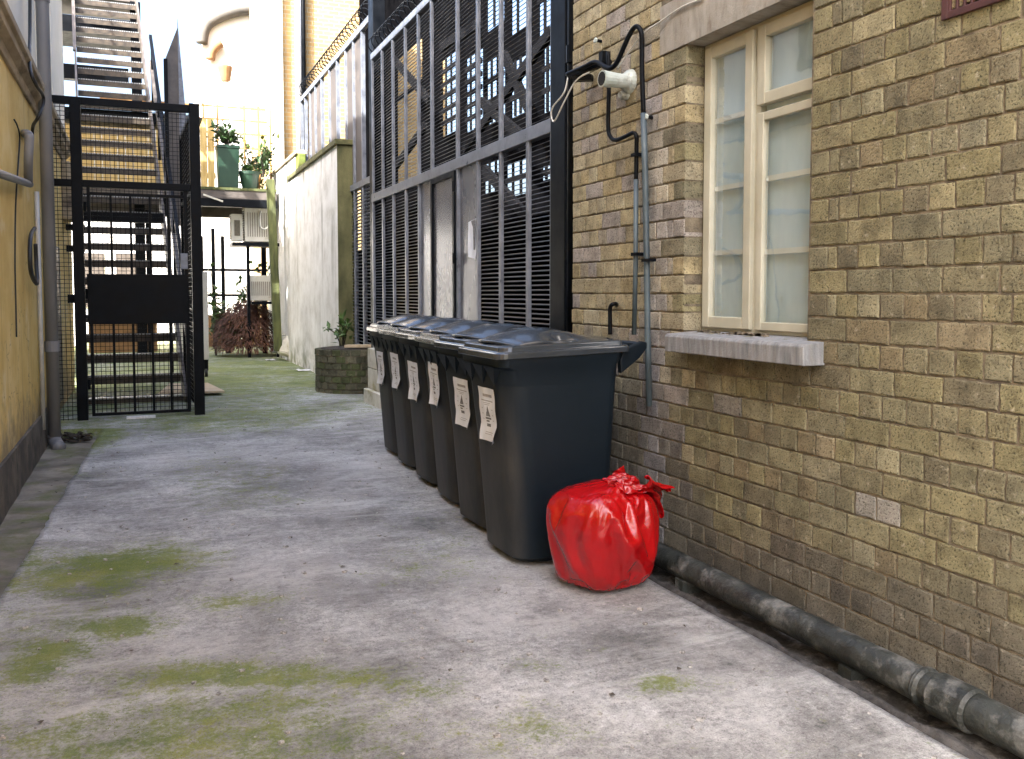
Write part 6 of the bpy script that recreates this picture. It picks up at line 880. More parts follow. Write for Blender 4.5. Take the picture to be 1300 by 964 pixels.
34,17,-48,7,13,-3,-6,7,20,-26,-2,33,-33,-1,-11,-3,8,0,20,23,10,29,23,-17,4,19,-11,-4,5,14,-23,-2,8,-19,-5,1,-7,-10,-7,-8,4,7,-11,2,4,-13,-1,3,-5,3,-7,-3,-9,-20,-6,33,-6,17,4,-17,-19,5,-3,-24,-17,26,-22,-31,15,-5,-3,13,-6,12,-15,-15,31,-9,-11,-1,20,-10,-3,-1,-7,-14,-3,-5,-11,-12,-4,2,-8,-5,-9,-1,2,-20,0,3,-18,8,-6,6,6,-12,-21,-4,-37,13,-10,-26,14,-5,-2,-5,20,32,-21,-7,23,-29,-6,16,-8,0,-12,-7,13,-31,-1,-5,-7,-12,-23,1,-10,9,4,-7,9,8,-4,-12,9,-11,-6,-2,-14,0,19,-9,4,29,13,4,14,7,0,-8,-18,-9,-10,-38,10,-1,-33,-13,3,-2,-19,12,24,-9,24,26,15,8,2,26,7,-5,2,14,-16,-10,12,-7,-5,5,-6,-9,11,-1,-1,15,1,-8,8,5,-16,3,8,-10,-4,20,13,12,-8,38,-9,18,6,8,-8,8,30,23,-4,17,22,-31,4,11,-13,8,-3,19,4,-15,32,-20,12,6,-5,9,-3,10,7,-2,11,-1,2,6,7,4,5,8,-4,10,11,-14,
5,32,-50,15,2,-3,-6,8,25,-15,2,40,-27,-4,22,0,9,-1,23,18,-28,5,30,-34,-3,22,-9,1,1,18,0,0,32,-25,-1,7,-7,-9,-5,-4,-6,-4,-11,5,3,-11,-5,1,-5,-9,-8,-3,20,5,-3,31,-15,10,-10,7,-14,7,-16,-39,-28,2,-22,-10,35,7,-8,10,-20,18,-6,-28,30,-1,4,-11,25,-13,6,-10,-5,-24,-5,-2,-8,-18,-4,-11,-7,-5,-4,-8,-3,-13,9,-2,-16,-8,2,-5,11,-20,-13,9,-34,8,-28,-28,5,-4,3,11,23,30,-31,7,26,-30,-25,16,-8,-1,-18,-7,13,-37,-4,4,-11,-13,-24,4,-12,9,11,-4,15,10,-6,-7,0,-14,-8,8,-10,1,23,5,5,29,7,3,9,-8,-5,-2,-15,-17,-16,-42,6,-7,-32,-20,4,2,-20,25,19,12,17,30,33,22,11,10,4,1,-10,18,-16,-12,16,-19,-4,5,-5,-11,9,-6,-8,8,9,-13,13,10,-8,7,10,0,-11,21,6,-9,9,38,15,-12,13,13,13,6,28,25,-26,21,11,-31,13,-3,8,-14,24,5,-10,-28,25,0,12,21,-5,7,-8,7,12,-10,13,4,-1,-2,9,-2,-10,6,-6,5,15,-12,
33,10,-41,-7,9,-9,-2,10,29,-8,6,44,-17,-1,27,-5,4,-13,13,26,-34,-14,42,-31,7,23,-12,-8,-16,19,11,-5,40,-4,1,29,-12,1,-7,3,-11,-6,-7,-1,-7,-6,-10,1,-13,8,-2,-6,24,12,0,14,-25,-22,-1,0,4,-2,27,-44,-9,-15,-10,-22,33,-1,6,10,-22,4,-34,-11,32,29,-24,-9,2,12,3,16,-11,-27,-4,-5,-9,-21,-3,-8,-15,-5,-9,5,-7,-10,-6,1,-18,1,-11,-3,3,-19,-12,16,-29,8,-30,-26,-10,-6,5,19,20,25,-41,1,36,-27,-5,15,3,-8,-22,-16,2,-43,-8,17,-17,-13,-26,10,-14,6,17,-2,17,14,-7,-7,4,-16,-5,7,-11,3,18,12,11,28,-2,-6,-3,-14,-7,2,-16,-20,-9,-45,8,-2,-23,-30,9,14,-12,16,19,33,25,35,11,20,-3,13,6,7,-12,15,-19,-25,23,-18,-10,7,-10,-6,5,5,-13,14,9,1,12,14,-1,6,13,4,-12,17,14,-19,23,18,11,-3,12,15,13,-17,33,4,-25,39,-11,6,17,6,-1,-23,25,-7,-42,-11,16,19,3,24,2,10,-3,8,11,-17,-13,8,-13,6,9,-6,8,9,2,14,11,0,
26,19,-31,-10,2,-13,-26,2,15,-5,8,44,-9,-2,25,1,13,-13,-14,27,-38,23,40,-30,19,14,7,-24,2,13,-25,-14,36,19,0,30,3,2,12,-18,6,-5,-4,-1,-13,-10,-9,9,-13,3,-13,-3,25,4,-20,18,-9,-1,-9,15,-1,-25,-6,-43,9,23,-1,-40,-1,-2,0,11,-15,35,-19,-33,33,15,-14,-27,-13,6,4,27,10,-28,21,-6,-16,-19,-8,1,-17,-3,-15,-7,-6,-10,2,-14,-9,7,2,-13,-1,-28,-1,9,-24,-2,-37,-27,-7,-5,6,17,27,27,-45,11,39,-21,-6,12,5,-11,-25,-24,1,-50,-7,16,-20,-14,-19,12,-12,6,26,-8,8,18,-9,-14,8,-14,3,0,-4,16,18,-1,1,21,-4,-11,-3,-14,-4,8,-15,-24,-7,-48,1,8,-13,-31,9,20,-8,12,15,41,28,38,7,11,-20,7,16,16,-5,16,-13,-33,26,-13,-15,10,-17,2,3,11,-10,9,14,-2,11,16,10,0,8,14,-13,12,19,-7,27,1,-6,-9,-11,20,16,-24,51,-3,-7,42,-18,0,9,14,-7,-38,15,-6,-47,10,17,16,4,22,7,12,-6,-1,16,-22,22,-8,-5,9,10,0,5,11,1,5,14,-6,
18,22,-31,-6,10,11,-31,-1,-4,-26,-7,35,-4,7,22,-11,10,-17,31,43,-22,18,29,-42,-3,25,6,2,-15,37,-43,-6,28,-6,0,30,1,2,10,11,17,4,-18,9,-5,-12,-3,5,-21,-4,-3,-16,14,-15,18,21,1,-8,-4,14,0,-34,5,-41,-6,27,6,-31,-18,-9,5,12,-27,41,-4,-55,22,2,-4,-19,-27,20,-8,27,12,-17,36,8,-26,-14,-14,-9,-2,-10,-6,-14,-7,-8,-5,-9,-12,3,-2,-11,4,-29,0,2,-26,3,-33,-21,-9,-11,8,2,33,27,-51,17,45,-6,-13,4,6,-7,-30,-26,1,-53,-15,11,-23,-15,-20,14,-15,7,34,-9,3,24,-6,-3,10,-12,1,5,-3,17,3,-5,-18,12,-11,-9,11,3,2,0,-31,-12,-1,-47,-16,0,13,-34,21,12,-9,20,-2,53,28,39,7,9,-16,-5,23,17,7,13,-24,-34,30,-3,-14,11,-12,3,3,16,-12,4,17,8,5,14,12,-2,-2,19,-7,21,10,-3,22,-15,-5,1,-14,24,-12,-17,50,-6,-1,37,21,17,7,9,-15,-49,10,4,-51,5,-21,10,9,21,-2,16,-12,31,-11,-12,18,8,-20,8,13,-5,-2,13,3,4,15,-1,
33,19,2,-15,4,-11,-26,14,14,-37,-7,10,-16,-3,16,14,24,-10,38,42,-16,20,37,-35,-17,16,-6,-12,-29,36,-31,-21,44,-15,24,25,7,-4,7,3,27,-8,-22,0,-15,5,8,20,-12,-1,5,-15,13,-15,9,-4,10,-6,8,12,-31,-22,13,-13,-24,42,8,-27,-25,-16,10,11,-55,25,8,-26,42,-30,-23,-8,-9,4,-24,18,43,-11,31,9,-26,-17,-4,-13,5,-16,-9,3,-16,-8,-5,-12,-5,-7,-6,-13,5,-26,-1,0,-28,1,-21,-14,-10,-8,6,-14,32,42,-40,6,45,-9,-12,-3,13,-3,-37,-36,-6,-54,-13,9,-28,-17,-19,22,-11,4,33,-17,8,31,-1,-4,6,-1,14,5,-9,-8,10,-4,-5,5,-12,-16,2,-12,13,7,-32,-16,-5,-32,-33,3,11,-31,26,5,3,26,-1,55,28,49,0,-7,-2,-12,34,2,3,29,-37,-21,19,1,18,15,2,-14,-2,19,-20,-1,13,17,4,13,16,2,-5,15,0,21,-9,-15,3,-19,5,3,-14,32,-7,-9,47,18,18,27,30,13,12,1,-19,-55,11,-3,-50,-5,-35,-9,17,13,21,-8,-12,38,-3,-22,31,8,10,6,16,1,-4,16,2,-2,16,-1,
20,15,-22,-15,9,-6,-17,6,25,-34,1,16,-15,6,-2,20,25,-1,27,38,-41,19,39,-28,-19,4,-6,-24,-24,41,-28,-28,49,-13,14,30,8,14,5,-17,23,-25,0,27,15,-13,4,-11,6,-9,18,-11,-14,-4,-16,6,-16,13,1,25,-21,-11,30,-17,-28,36,-16,-27,4,-18,23,7,-47,31,-9,-28,42,-29,-13,-17,-4,-3,-41,-14,47,0,38,0,-31,-22,4,0,9,-16,-6,20,-11,-21,3,-19,-4,-4,-11,-7,-8,-20,-12,-1,-24,9,-16,-15,-12,4,15,-20,29,46,-38,-3,42,-5,-11,-10,2,-9,-42,-34,-4,-62,-11,4,-22,-18,-17,19,-15,14,41,-11,-2,30,7,14,10,-13,3,3,-7,-11,9,-3,-8,3,-15,1,2,-18,-8,8,-26,-26,-6,-29,-29,3,6,-26,26,-1,17,38,12,43,16,51,-13,-7,3,-7,43,-6,8,42,-40,-7,15,-11,16,12,23,-3,-32,9,-8,-6,20,12,19,-7,4,16,11,-3,-6,11,-15,-5,16,-13,9,-10,-8,28,20,14,48,22,13,29,25,10,6,2,-24,-55,-5,-17,-54,-17,-23,-8,22,-6,30,-10,-11,53,0,-2,29,17,-15,-4,17,-10,-17,13,0,-5,17,6,
19,12,-13,-9,16,0,-21,8,16,-18,2,26,-10,9,5,12,22,-28,22,37,-44,16,38,-25,-21,-9,1,-40,-7,43,-31,-33,50,1,3,35,-11,23,-3,5,46,-3,-16,32,4,-12,6,17,-4,-16,10,-2,-14,-9,-15,-12,-3,6,-18,-15,-13,-6,29,-2,-18,44,-16,-20,10,-25,29,0,-53,20,-18,-47,36,5,-2,0,-25,12,-48,-14,50,-12,35,1,-29,-19,-9,1,1,-15,4,27,-6,-21,23,-15,-14,1,-16,-7,-9,-18,-12,-3,-18,8,-22,-17,-8,12,20,-23,27,45,-35,-24,40,-3,1,-16,-3,-11,-50,-36,-6,-68,-9,6,-18,-24,-14,26,-17,9,52,8,1,30,-10,24,10,-12,1,0,-4,-16,4,-11,-10,3,-19,-4,5,-13,-15,5,-20,-25,-13,-20,-35,14,-17,-6,28,-2,20,38,39,31,6,44,-25,0,13,14,42,-30,-12,46,-27,18,21,-22,-14,-11,4,28,-28,31,5,14,22,-15,17,-1,0,7,15,-7,0,12,12,0,14,-9,9,9,-4,38,7,9,43,30,13,33,10,-2,-10,17,-24,-65,-8,-10,-38,-35,-31,-4,11,-15,43,-6,4,51,28,-10,25,28,-16,3,-4,-22,-27,11,-2,-22,10,-2,
9,19,-7,8,11,10,-18,10,7,-18,7,20,-2,11,6,14,25,-29,18,31,-49,7,35,-25,-28,2,10,-49,-21,40,-32,-23,56,6,-3,28,-16,30,-4,-2,53,-6,-29,26,5,-9,8,17,3,-11,22,1,-21,6,-4,-10,-13,-7,-22,4,-3,-33,-5,2,-10,38,-7,-1,17,-35,20,-6,-63,27,-14,-25,39,37,6,2,-30,-13,-57,-2,68,-10,12,6,-32,-12,-20,-2,-7,-31,2,21,-5,-4,37,-16,-16,5,-8,-16,-2,-14,-9,-11,-13,-4,-20,-14,-13,4,21,-14,33,42,-31,-28,35,-1,3,-27,-6,-11,-53,-38,-9,-68,-15,8,-9,-21,-17,35,-17,9,58,14,10,36,-18,9,5,-10,10,-11,-14,-14,-4,-11,-16,6,-14,-14,10,-8,-13,0,-16,-28,0,-27,-24,16,-10,-12,33,-4,28,23,52,23,6,46,-9,12,1,12,46,-34,-8,54,-38,6,1,-31,6,-30,3,18,-3,52,7,19,22,-26,12,10,-7,10,15,4,5,8,14,4,10,-6,11,17,3,36,13,11,47,15,-5,20,14,-14,-22,28,4,-66,-8,-26,-27,-47,-26,1,5,-9,48,7,-3,34,50,-25,29,31,-11,7,-12,-19,-27,-18,-14,-24,13,11,
3,12,-9,4,16,-1,-7,15,10,-14,8,13,-13,7,-6,26,25,-22,23,42,-36,3,35,-14,-35,-3,7,-55,-18,45,-48,-20,48,13,-10,17,-8,43,2,-16,57,-13,-18,35,18,-19,-2,8,0,-17,19,2,-25,11,-4,-14,14,-6,-10,-15,-12,-33,1,4,-27,17,5,4,13,-36,24,-9,-57,29,21,-30,16,50,11,15,-30,-9,-53,-35,67,-18,9,13,-25,-5,-22,-3,9,-49,9,6,-13,-2,34,8,-25,0,-11,-17,8,-12,-2,-7,-16,-6,-15,-5,-24,2,20,-14,35,35,-36,-23,27,10,-4,-29,-12,-15,-56,-43,-1,-67,-13,1,-6,-20,-17,48,-9,17,65,5,17,37,-13,-7,4,-17,9,-22,-20,-12,-11,-8,-26,10,-7,-15,6,-16,-5,9,-11,-25,4,-21,-26,18,-10,-6,40,-2,24,18,59,18,2,43,-5,17,-3,14,53,-51,1,37,-48,11,-7,-28,18,-28,22,14,9,57,-5,20,21,-34,9,14,-1,16,12,8,12,9,9,8,11,2,13,14,3,34,15,0,31,14,-33,22,13,-5,-25,33,11,-70,-4,-19,-20,-49,-25,9,-8,-2,40,37,-12,31,59,-30,26,27,-18,14,-20,-7,-36,-21,-10,-31,-16,-5,
0,18,-9,0,16,-5,4,15,4,-9,13,9,-11,10,-8,25,25,-21,19,41,-32,-8,32,-10,-12,-3,37,-71,-9,30,-47,-18,46,-8,-6,16,3,48,-4,2,68,8,-40,20,-18,-15,0,18,-6,-21,25,-2,-24,17,6,-19,11,-2,-12,20,-7,-22,-7,-12,-28,-1,1,-11,-5,-25,38,-1,-46,-1,56,-34,7,37,13,32,-20,-5,-35,-62,57,-41,6,23,-18,-8,-29,-1,9,-60,-5,16,-24,12,35,16,-17,-8,11,-14,18,-14,-4,-12,-7,-17,-8,-1,-23,7,14,-21,32,30,-34,-21,13,19,-6,-24,-18,-23,-56,-52,3,-65,3,0,0,-20,-18,50,-15,28,77,0,16,35,-21,0,-8,11,-14,-25,-33,-18,-18,-22,-19,14,-2,-17,15,-14,-3,5,-17,-13,7,-16,-21,21,6,-3,47,-4,12,15,57,10,2,41,-6,19,-9,13,50,-55,4,18,-58,44,0,-24,18,-30,34,9,22,60,-16,17,27,-34,14,7,-5,20,11,14,19,15,-3,13,11,5,16,13,3,20,12,-28,32,10,-23,10,22,-11,-23,34,21,-72,0,-14,-15,-48,-20,15,-5,1,23,53,-29,34,61,-32,31,26,-13,13,-28,-5,-33,-39,-8,-34,-21,-4,
-2,15,-13,5,18,-7,-7,12,-10,-9,14,3,-5,17,-6,12,34,-18,28,32,-29,-21,21,-5,-5,11,43,-55,-13,50,-57,-12,28,2,-4,15,12,56,8,-26,69,-20,-39,27,-10,0,-3,28,-15,-28,27,-8,-23,25,5,-17,10,2,-17,11,-11,-19,6,-3,-25,-7,-9,-12,-9,-23,28,31,-34,-29,50,-39,6,24,13,37,-15,2,-10,-76,61,-44,-3,14,-20,-11,-38,1,18,-59,-2,28,-42,-7,29,20,-5,-11,28,-9,14,-7,-21,-11,-6,-15,16,7,-23,-1,11,-26,25,30,-22,-22,-7,21,1,-28,-20,-29,-50,-60,0,-61,12,-1,9,-24,-10,59,-11,32,76,-10,15,38,-10,-14,-19,7,-10,-37,-32,-26,-13,-33,-22,18,-2,-12,11,-19,-2,10,1,-14,14,-15,-1,21,8,1,45,3,-11,12,51,4,8,30,1,22,-16,19,45,-65,14,15,-51,58,-20,-18,16,-19,49,4,38,49,-36,16,36,-24,13,0,-11,24,22,0,31,8,7,15,14,2,7,16,-11,22,15,-19,30,5,-21,-5,13,-20,-19,41,26,-69,6,-6,-15,-45,-10,4,13,-13,35,54,-28,29,66,-31,19,15,-29,21,-31,10,-38,-47,-7,-28,-34,-6,
-1,12,-17,9,19,-13,3,19,-10,-7,16,0,-5,19,-6,-5,26,-27,18,35,-26,-18,21,1,-9,6,46,-44,-2,66,-47,-21,32,-8,11,-1,14,65,5,-47,57,-37,-21,41,7,7,-21,23,-12,-29,42,-11,-21,34,-16,-12,9,3,-16,8,-5,-18,0,-4,-22,-2,-15,-10,2,-4,-5,48,-39,-22,45,-36,-8,16,8,33,-24,12,18,-78,55,-46,-19,7,-18,-9,-43,6,28,-70,-14,18,-40,-8,34,16,-14,0,35,8,3,18,-30,1,0,-10,25,-10,-24,7,11,-29,-10,31,-21,-4,-7,18,-4,-41,-18,-25,-47,-58,-10,-57,7,2,16,-25,6,68,-4,31,78,-11,-1,31,-6,-19,-28,3,-10,-42,-37,-26,-11,-39,-22,16,-2,-15,24,-16,6,15,5,-16,17,-11,1,16,14,-3,40,5,-7,16,47,7,9,19,2,23,-32,18,42,-60,38,-1,-45,62,-32,-9,5,3,63,-6,46,29,-56,21,39,-10,9,9,-15,29,30,1,39,5,3,10,21,-9,9,20,1,19,5,-18,20,6,-26,-6,6,-23,-19,40,25,-66,14,2,-8,-42,-14,1,26,-7,32,62,-28,40,56,-36,-1,21,-28,22,-43,7,-33,-60,-4,-29,-38,-4,
4,12,-22,7,16,-26,1,21,-19,-9,16,-5,-8,20,-6,0,28,-19,2,35,-21,-24,9,7,0,17,48,-38,2,68,-41,-19,33,4,16,10,-9,73,-18,-48,60,-37,-6,39,15,-5,-24,29,-7,-35,49,-22,-20,36,1,-15,14,-11,-11,12,1,-18,8,-12,-17,-5,-11,-11,11,-17,-10,40,-22,-25,47,-28,-17,14,5,13,-41,18,40,-72,52,-44,-26,-2,-14,-9,-55,3,25,-76,-17,18,-37,-3,37,14,-22,6,43,-2,-10,-1,-36,7,26,-10,10,9,-14,20,4,-24,7,19,-21,-5,-4,13,-18,-45,-18,-23,-50,-51,-8,-51,-7,6,22,-13,23,77,-1,20,74,-14,-21,24,-2,-18,-39,2,-5,-31,-57,-16,-20,-26,-40,21,-7,-12,30,-3,21,22,4,-20,18,-12,-8,18,6,5,34,13,10,16,40,-9,10,7,10,7,-34,36,42,-58,42,-17,-36,54,-30,7,-6,34,62,-16,50,19,-61,10,35,-22,19,12,0,32,40,2,39,6,-15,20,14,11,4,23,-10,4,12,-24,17,6,-21,-5,-2,-25,-23,39,23,-55,24,15,-11,-32,-18,10,24,-19,36,70,-15,23,63,-37,-4,14,-30,19,-54,6,-27,-71,-3,-29,-39,-2,
10,8,-28,15,31,-24,5,20,-29,-10,16,-12,-15,12,-11,2,29,-7,-31,5,-17,-21,7,15,-3,36,38,-23,14,71,-27,-17,36,-3,26,1,-20,74,-26,-45,70,-23,-27,27,14,13,-23,38,-5,-38,57,-21,-22,39,-10,-14,7,0,-9,24,-4,-16,14,-1,-20,5,-7,-19,12,-13,-20,35,-24,-24,40,-27,-11,11,-11,20,-47,35,30,-71,43,-35,-38,-9,-12,-4,-65,0,21,-79,-13,29,-38,-25,20,28,-4,13,43,-34,-18,5,-38,4,11,-15,14,8,-8,21,18,-1,7,20,-16,3,-10,-9,-17,-43,-17,-20,-58,-38,-18,-37,-18,5,32,-6,23,79,8,26,72,-21,-29,17,8,-15,-47,-7,-7,-37,-69,-12,-13,-19,-48,24,-18,-2,26,25,21,35,-7,-9,18,3,-17,20,-6,-2,28,18,7,22,29,7,2,-9,13,14,-27,42,27,-58,54,-35,-19,46,-16,26,-14,41,60,-14,59,11,-65,14,18,-34,-1,33,-5,52,33,-5,48,14,-6,22,9,15,-3,13,-22,3,19,-14,2,11,-23,-4,-9,-27,-27,35,15,-39,32,29,-18,-16,-18,23,19,-25,32,72,-28,26,64,-28,-25,17,-3,11,-63,-17,-29,-77,6,-10,-47,-9,
18,12,-27,3,13,-50,4,20,-38,0,23,-10,-12,21,0,-24,7,-6,-30,-7,7,-14,10,21,-16,43,26,-12,35,61,-20,-9,34,-6,32,-3,-33,73,-31,-60,58,-18,-23,22,17,14,-19,50,1,-27,72,-24,-37,23,5,3,18,-12,-8,31,-10,-16,21,4,-17,13,-2,-21,12,-7,-22,29,-12,-28,35,-22,-16,7,-9,24,-46,37,21,-73,27,-24,-49,-14,-10,1,-75,-5,17,-82,-14,34,-36,-28,16,39,-10,4,36,-54,-10,38,-33,8,9,2,18,-13,-21,2,13,2,12,23,-3,5,-5,-25,-5,-49,-15,-12,-44,-38,-26,-35,-21,3,34,11,29,85,0,8,71,-15,-18,6,13,-12,-54,-22,-20,-34,-76,-3,-9,-2,-47,22,-20,-8,31,26,28,36,-2,-17,25,0,-9,20,-10,2,19,11,14,23,22,6,7,-7,15,17,-32,43,0,-44,64,-48,-6,27,-16,16,-34,53,69,-16,75,16,-45,22,9,-23,-3,30,-35,67,28,2,55,10,0,15,22,9,-11,10,-26,-13,7,-20,10,19,-14,-25,-8,3,2,42,3,-40,30,13,-16,-3,-17,25,26,-26,21,68,-47,15,64,-26,-21,18,16,1,-73,-19,-31,-81,6,-2,-44,-6,
19,14,-41,19,-2,-60,-3,13,-49,-19,16,-10,-19,13,12,-22,4,11,2,15,21,-19,5,18,-35,29,25,-18,46,41,-4,15,30,-19,35,-11,-43,73,-30,-52,62,-13,-2,16,28,-14,-23,61,14,-53,65,-39,-17,23,6,-1,20,-14,9,42,-9,-12,34,1,-19,15,5,-21,11,-2,-22,24,3,-28,26,-17,-19,12,-8,26,-50,16,-21,-76,34,16,-38,-16,-13,-14,-81,-1,30,-87,-28,13,-19,-16,35,28,-38,-10,64,-40,-11,41,-31,15,7,-7,18,-23,-13,-5,-3,-14,18,16,15,5,1,-21,-11,-35,-33,4,-46,-29,-18,-21,-26,-9,35,26,27,81,-27,-4,66,17,-13,1,-13,-6,-63,-15,-27,-29,-86,-3,1,17,-46,12,-27,19,44,38,6,40,-8,-26,23,4,5,21,-13,0,18,-1,12,0,9,22,16,-11,8,-2,-16,51,4,-32,68,-47,10,7,-19,15,-38,80,40,-29,64,46,-33,19,9,-14,23,7,-50,74,28,9,52,25,-10,4,27,6,-36,16,-4,9,-11,-30,-17,-5,-15,-2,25,12,-25,23,15,-8,36,-23,-8,18,-4,15,41,-26,26,61,-54,-12,53,-36,-8,18,30,-10,-81,-17,-30,-84,6,8,-39,-6,
]
NU_, NR_, NK_ = 84, 61, 40
SP = []; acc = Vector((0,0,0))
for i in range(0, len(SACK), 3): acc = acc+Vector(SACK[i:i+3]); SP.append(acc/2000)
SR = Matrix.Rotation(-YAW+math.radians(6),3,'Z'); SP = [SR @ Vector((p.x*1.07, p.y*1.04, max(p.z*1.0,.003+.002*p.z))) + Vector((1.835,3.43,0)) for p in SP]
def sackpart(k0, k1, name):
    mb = MB()
    if k0 < 0:
        mb.add([SP[0]]+SP[1:1+(k1+1)*NU_], [(0,1+(j+1)%NU_,1+j) for j in range(NU_)]+[(1+k*NU_+j,1+k*NU_+(j+1)%NU_,1+(k+1)*NU_+(j+1)%NU_,1+(k+1)*NU_+j) for k in range(k1) for j in range(NU_)])
    else:
        mb.add(SP[1+k0*NU_:1+(k1+1)*NU_], [(k*NU_+j,k*NU_+(j+1)%NU_,(k+1)*NU_+(j+1)%NU_,(k+1)*NU_+j) for k in range(k1-k0) for j in range(NU_)])
    o = mb.build(name, M['red_bag'], bag, smooth=True); u = o.modifiers.new('s','SUBSURF'); u.levels = 1; u.render_levels = 2; return o
sackpart(-1, NK_, 'sack_body'); sackpart(NK_, NR_-1, 'loose_end')

# ------------------------------------------------------------------ behind the fence: dark stair enclosure
en = thing('stair_tower', 'dark steel stair enclosure with bright openings seen through the louvres', 'tower', (4.6,9,0))
XS = 4.6
opn = [(504,62,536,112),(504,118,534,234),(561,70,581,170),(592,68,613,164),(618,-60,640,34),(618,72,641,154),(649,-60,669,40),(649,74,669,146),(684,-50,703,44),(690,58,703,142),(615,204,639,244),(643,204,673,248),(688,210,702,228)]
rects = []
for u0,v0,u1,v1 in opn:
    a = onX(u0,(v0+v1)/2,XS); b_ = onX(u1,(v0+v1)/2,XS); uc = (u0+u1)/2
    rects.append((b_.y,a.y,onX(uc,v1,XS).z,onX(uc,v0,XS).z))
Ys = sorted({5.2,20.0}|{r[0] for r in rects}|{r[1] for r in rects}); Zs = sorted({0.0,8.0}|{min(7.9,r[2]) for r in rects}|{min(7.9,r[3]) for r in rects})
mb = MB()
for j in range(len(Zs)-1):
    run = None
    for i in range(len(Ys)-1):
        yc, zc = (Ys[i]+Ys[i+1])/2, (Zs[j]+Zs[j+1])/2; op = any(r[0]<yc<r[1] and r[2]<zc<r[3] for r in rects)
        if not op: run = (run[0] if run else Ys[i], Ys[i+1])
        if op or i == len(Ys)-2:
            if run: mb.box(XS,XS+.02,run[0],run[1],Zs[j],Zs[j+1])
            run = None
mb.build('back_wall', M['dark_wall'], en)
for k, (y0,y1,z0,z1) in enumerate(rects):
    mb = MB(); nb_ = 3 if k in (2,3,5,7,10,11) else 2
    if k in (0,1): nb_ = 0
    for i in range(1,nb_): y = lerp(y0,y1,i/nb_); mb.box(XS-.022,XS-.004,y-.03,y+.03,z0,z1)
    nr = 6 if k in (2,3) else 3 if k in (5,7,9) else 2
    for i in range(1,nr): z = lerp(z0,z1,i/nr); mb.box(XS-.024,XS-.003,y0,y1,z-.035,z+.035)
    if mb.v and k > 1: mb.build('window_bars', M['tower_steel'], en)
for a_, b_ in (((497,72),(545,128)),((500,215),(540,160)),((590,190),(700,40)),((612,130),(668,178)),((615,215),(690,300)),((560,60),(610,30)),((640,70),(672,140))):
    p = onX(a_[0],a_[1],XS-.5); q = onX(b_[0],b_[1],XS-.5); MB().bar(p,q,.06,.12).build('stair_stringer', M['tower_steel'], en)
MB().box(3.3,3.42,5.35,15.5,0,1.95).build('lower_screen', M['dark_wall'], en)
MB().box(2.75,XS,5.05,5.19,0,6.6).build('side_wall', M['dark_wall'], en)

# ------------------------------------------------------------------ background
# sunlit brick building
bb = thing('brick_building', 'sunlit yellow brick building with white pipes rising behind the far fence', 'building', (6,20,0))
MB().box(2.95,6.6,20,26,-.1,11).build('wall', M['far_brick'], bb)
MB().box(2.62,2.93,19.85,20.4,-.1,11).build('pilaster', M['cream_render'], bb, bevel=.02)
for u, r, mm in ((379,.07,'white_wall'),(385.5,.045,'black_metal')):
    q = onY(u,60,19.86); MB().tube([(q.x,19.88,3.4),(q.x,19.88,11)], r, 12).build('pipe_run', M[mm], bb, smooth=True)
for z in (3.6,6.2,8.7):
    for x in ():
        f = MB(); f.box(x,x+1.0,19.95,20.0,z,z+1.5); f = f.build('window', M['white_wall'], bb); MB().box(x+.08,x+.92,19.93,19.948,z+.08,z+1.42).build('pane', M['glass'], f)
# white curved building
cbg = thing('white_building', 'bright white building with a curved grey parapet band behind the walkway', 'building', (3.3,28,0))
P0 = [(256,56),(258,42),(264,31),(275,24),(290,18),(305,14),(315,13),(322,8),(333,6),(348,6)]
top = [onY(u,v,28) for u,v in P0]
mb = MB(); prof = [(top[0].x+.02,-.1)]+[(p.x+.02,p.z-.05) for p in top]+[(6.2,top[-1].z-.05),(6.2,-.1)]
mb.ext(prof,'y',28.05,33).build('wall', M['white_wall'], cbg)
bd = MB(); pts = cat([Vector((p.x,27.95,p.z)) for p in top],4); bd.tube(pts, [.16+.0*i for i in range(len(pts))], 8); bd.build('parapet_band', M['far_cornice'], cbg, smooth=True)
q = onY(272,62,28); MB().tube(cat([onY(267,76,27.9),onY(269,66,27.9),onY(276,58,27.9),onY(281,55,27.9)],4), .13, 8).build('arched_hood', M['terracotta'], cbg, smooth=True)
q0 = onY(279,84,27.7); q1 = onY(293,104,27.7); mb = MB(); xm = (q0.x+q1.x)/2
mb.tube([(xm,27.7,q1.z),(xm,27.7,q1.z+.1),(xm,27.7,q0.z-.05),(xm,27.7,q0.z)], [.12,.15,.2,.2], 14); mb.build('chimney_pot', M['terracotta'], cbg)
MB().tube([(xm+.05,27.75,6.2),(xm,27.7,q1.z)], .05, 8).build('flue', M['white_wall'], cbg)
# low white wall / house behind everything
wl = thing('white_wall', 'low bright white painted wall closing the yard beyond the walkway', 'wall', (0,26,0))
MB().box(-6,3.3,26,26.3,-.1,3.6).build('wall_face', M['white_wall'], wl)
MB().box(-6,3.32,25.95,26.35,3.605,3.68).build('coping', M['cornice'], wl)
for i, u in enumerate((118,160)): q = onY(u,320,26); MB().box(q.x-.25,q.x+.25,25.96,25.998,.9,2.3).build('window', M['brown_steel'], wl)
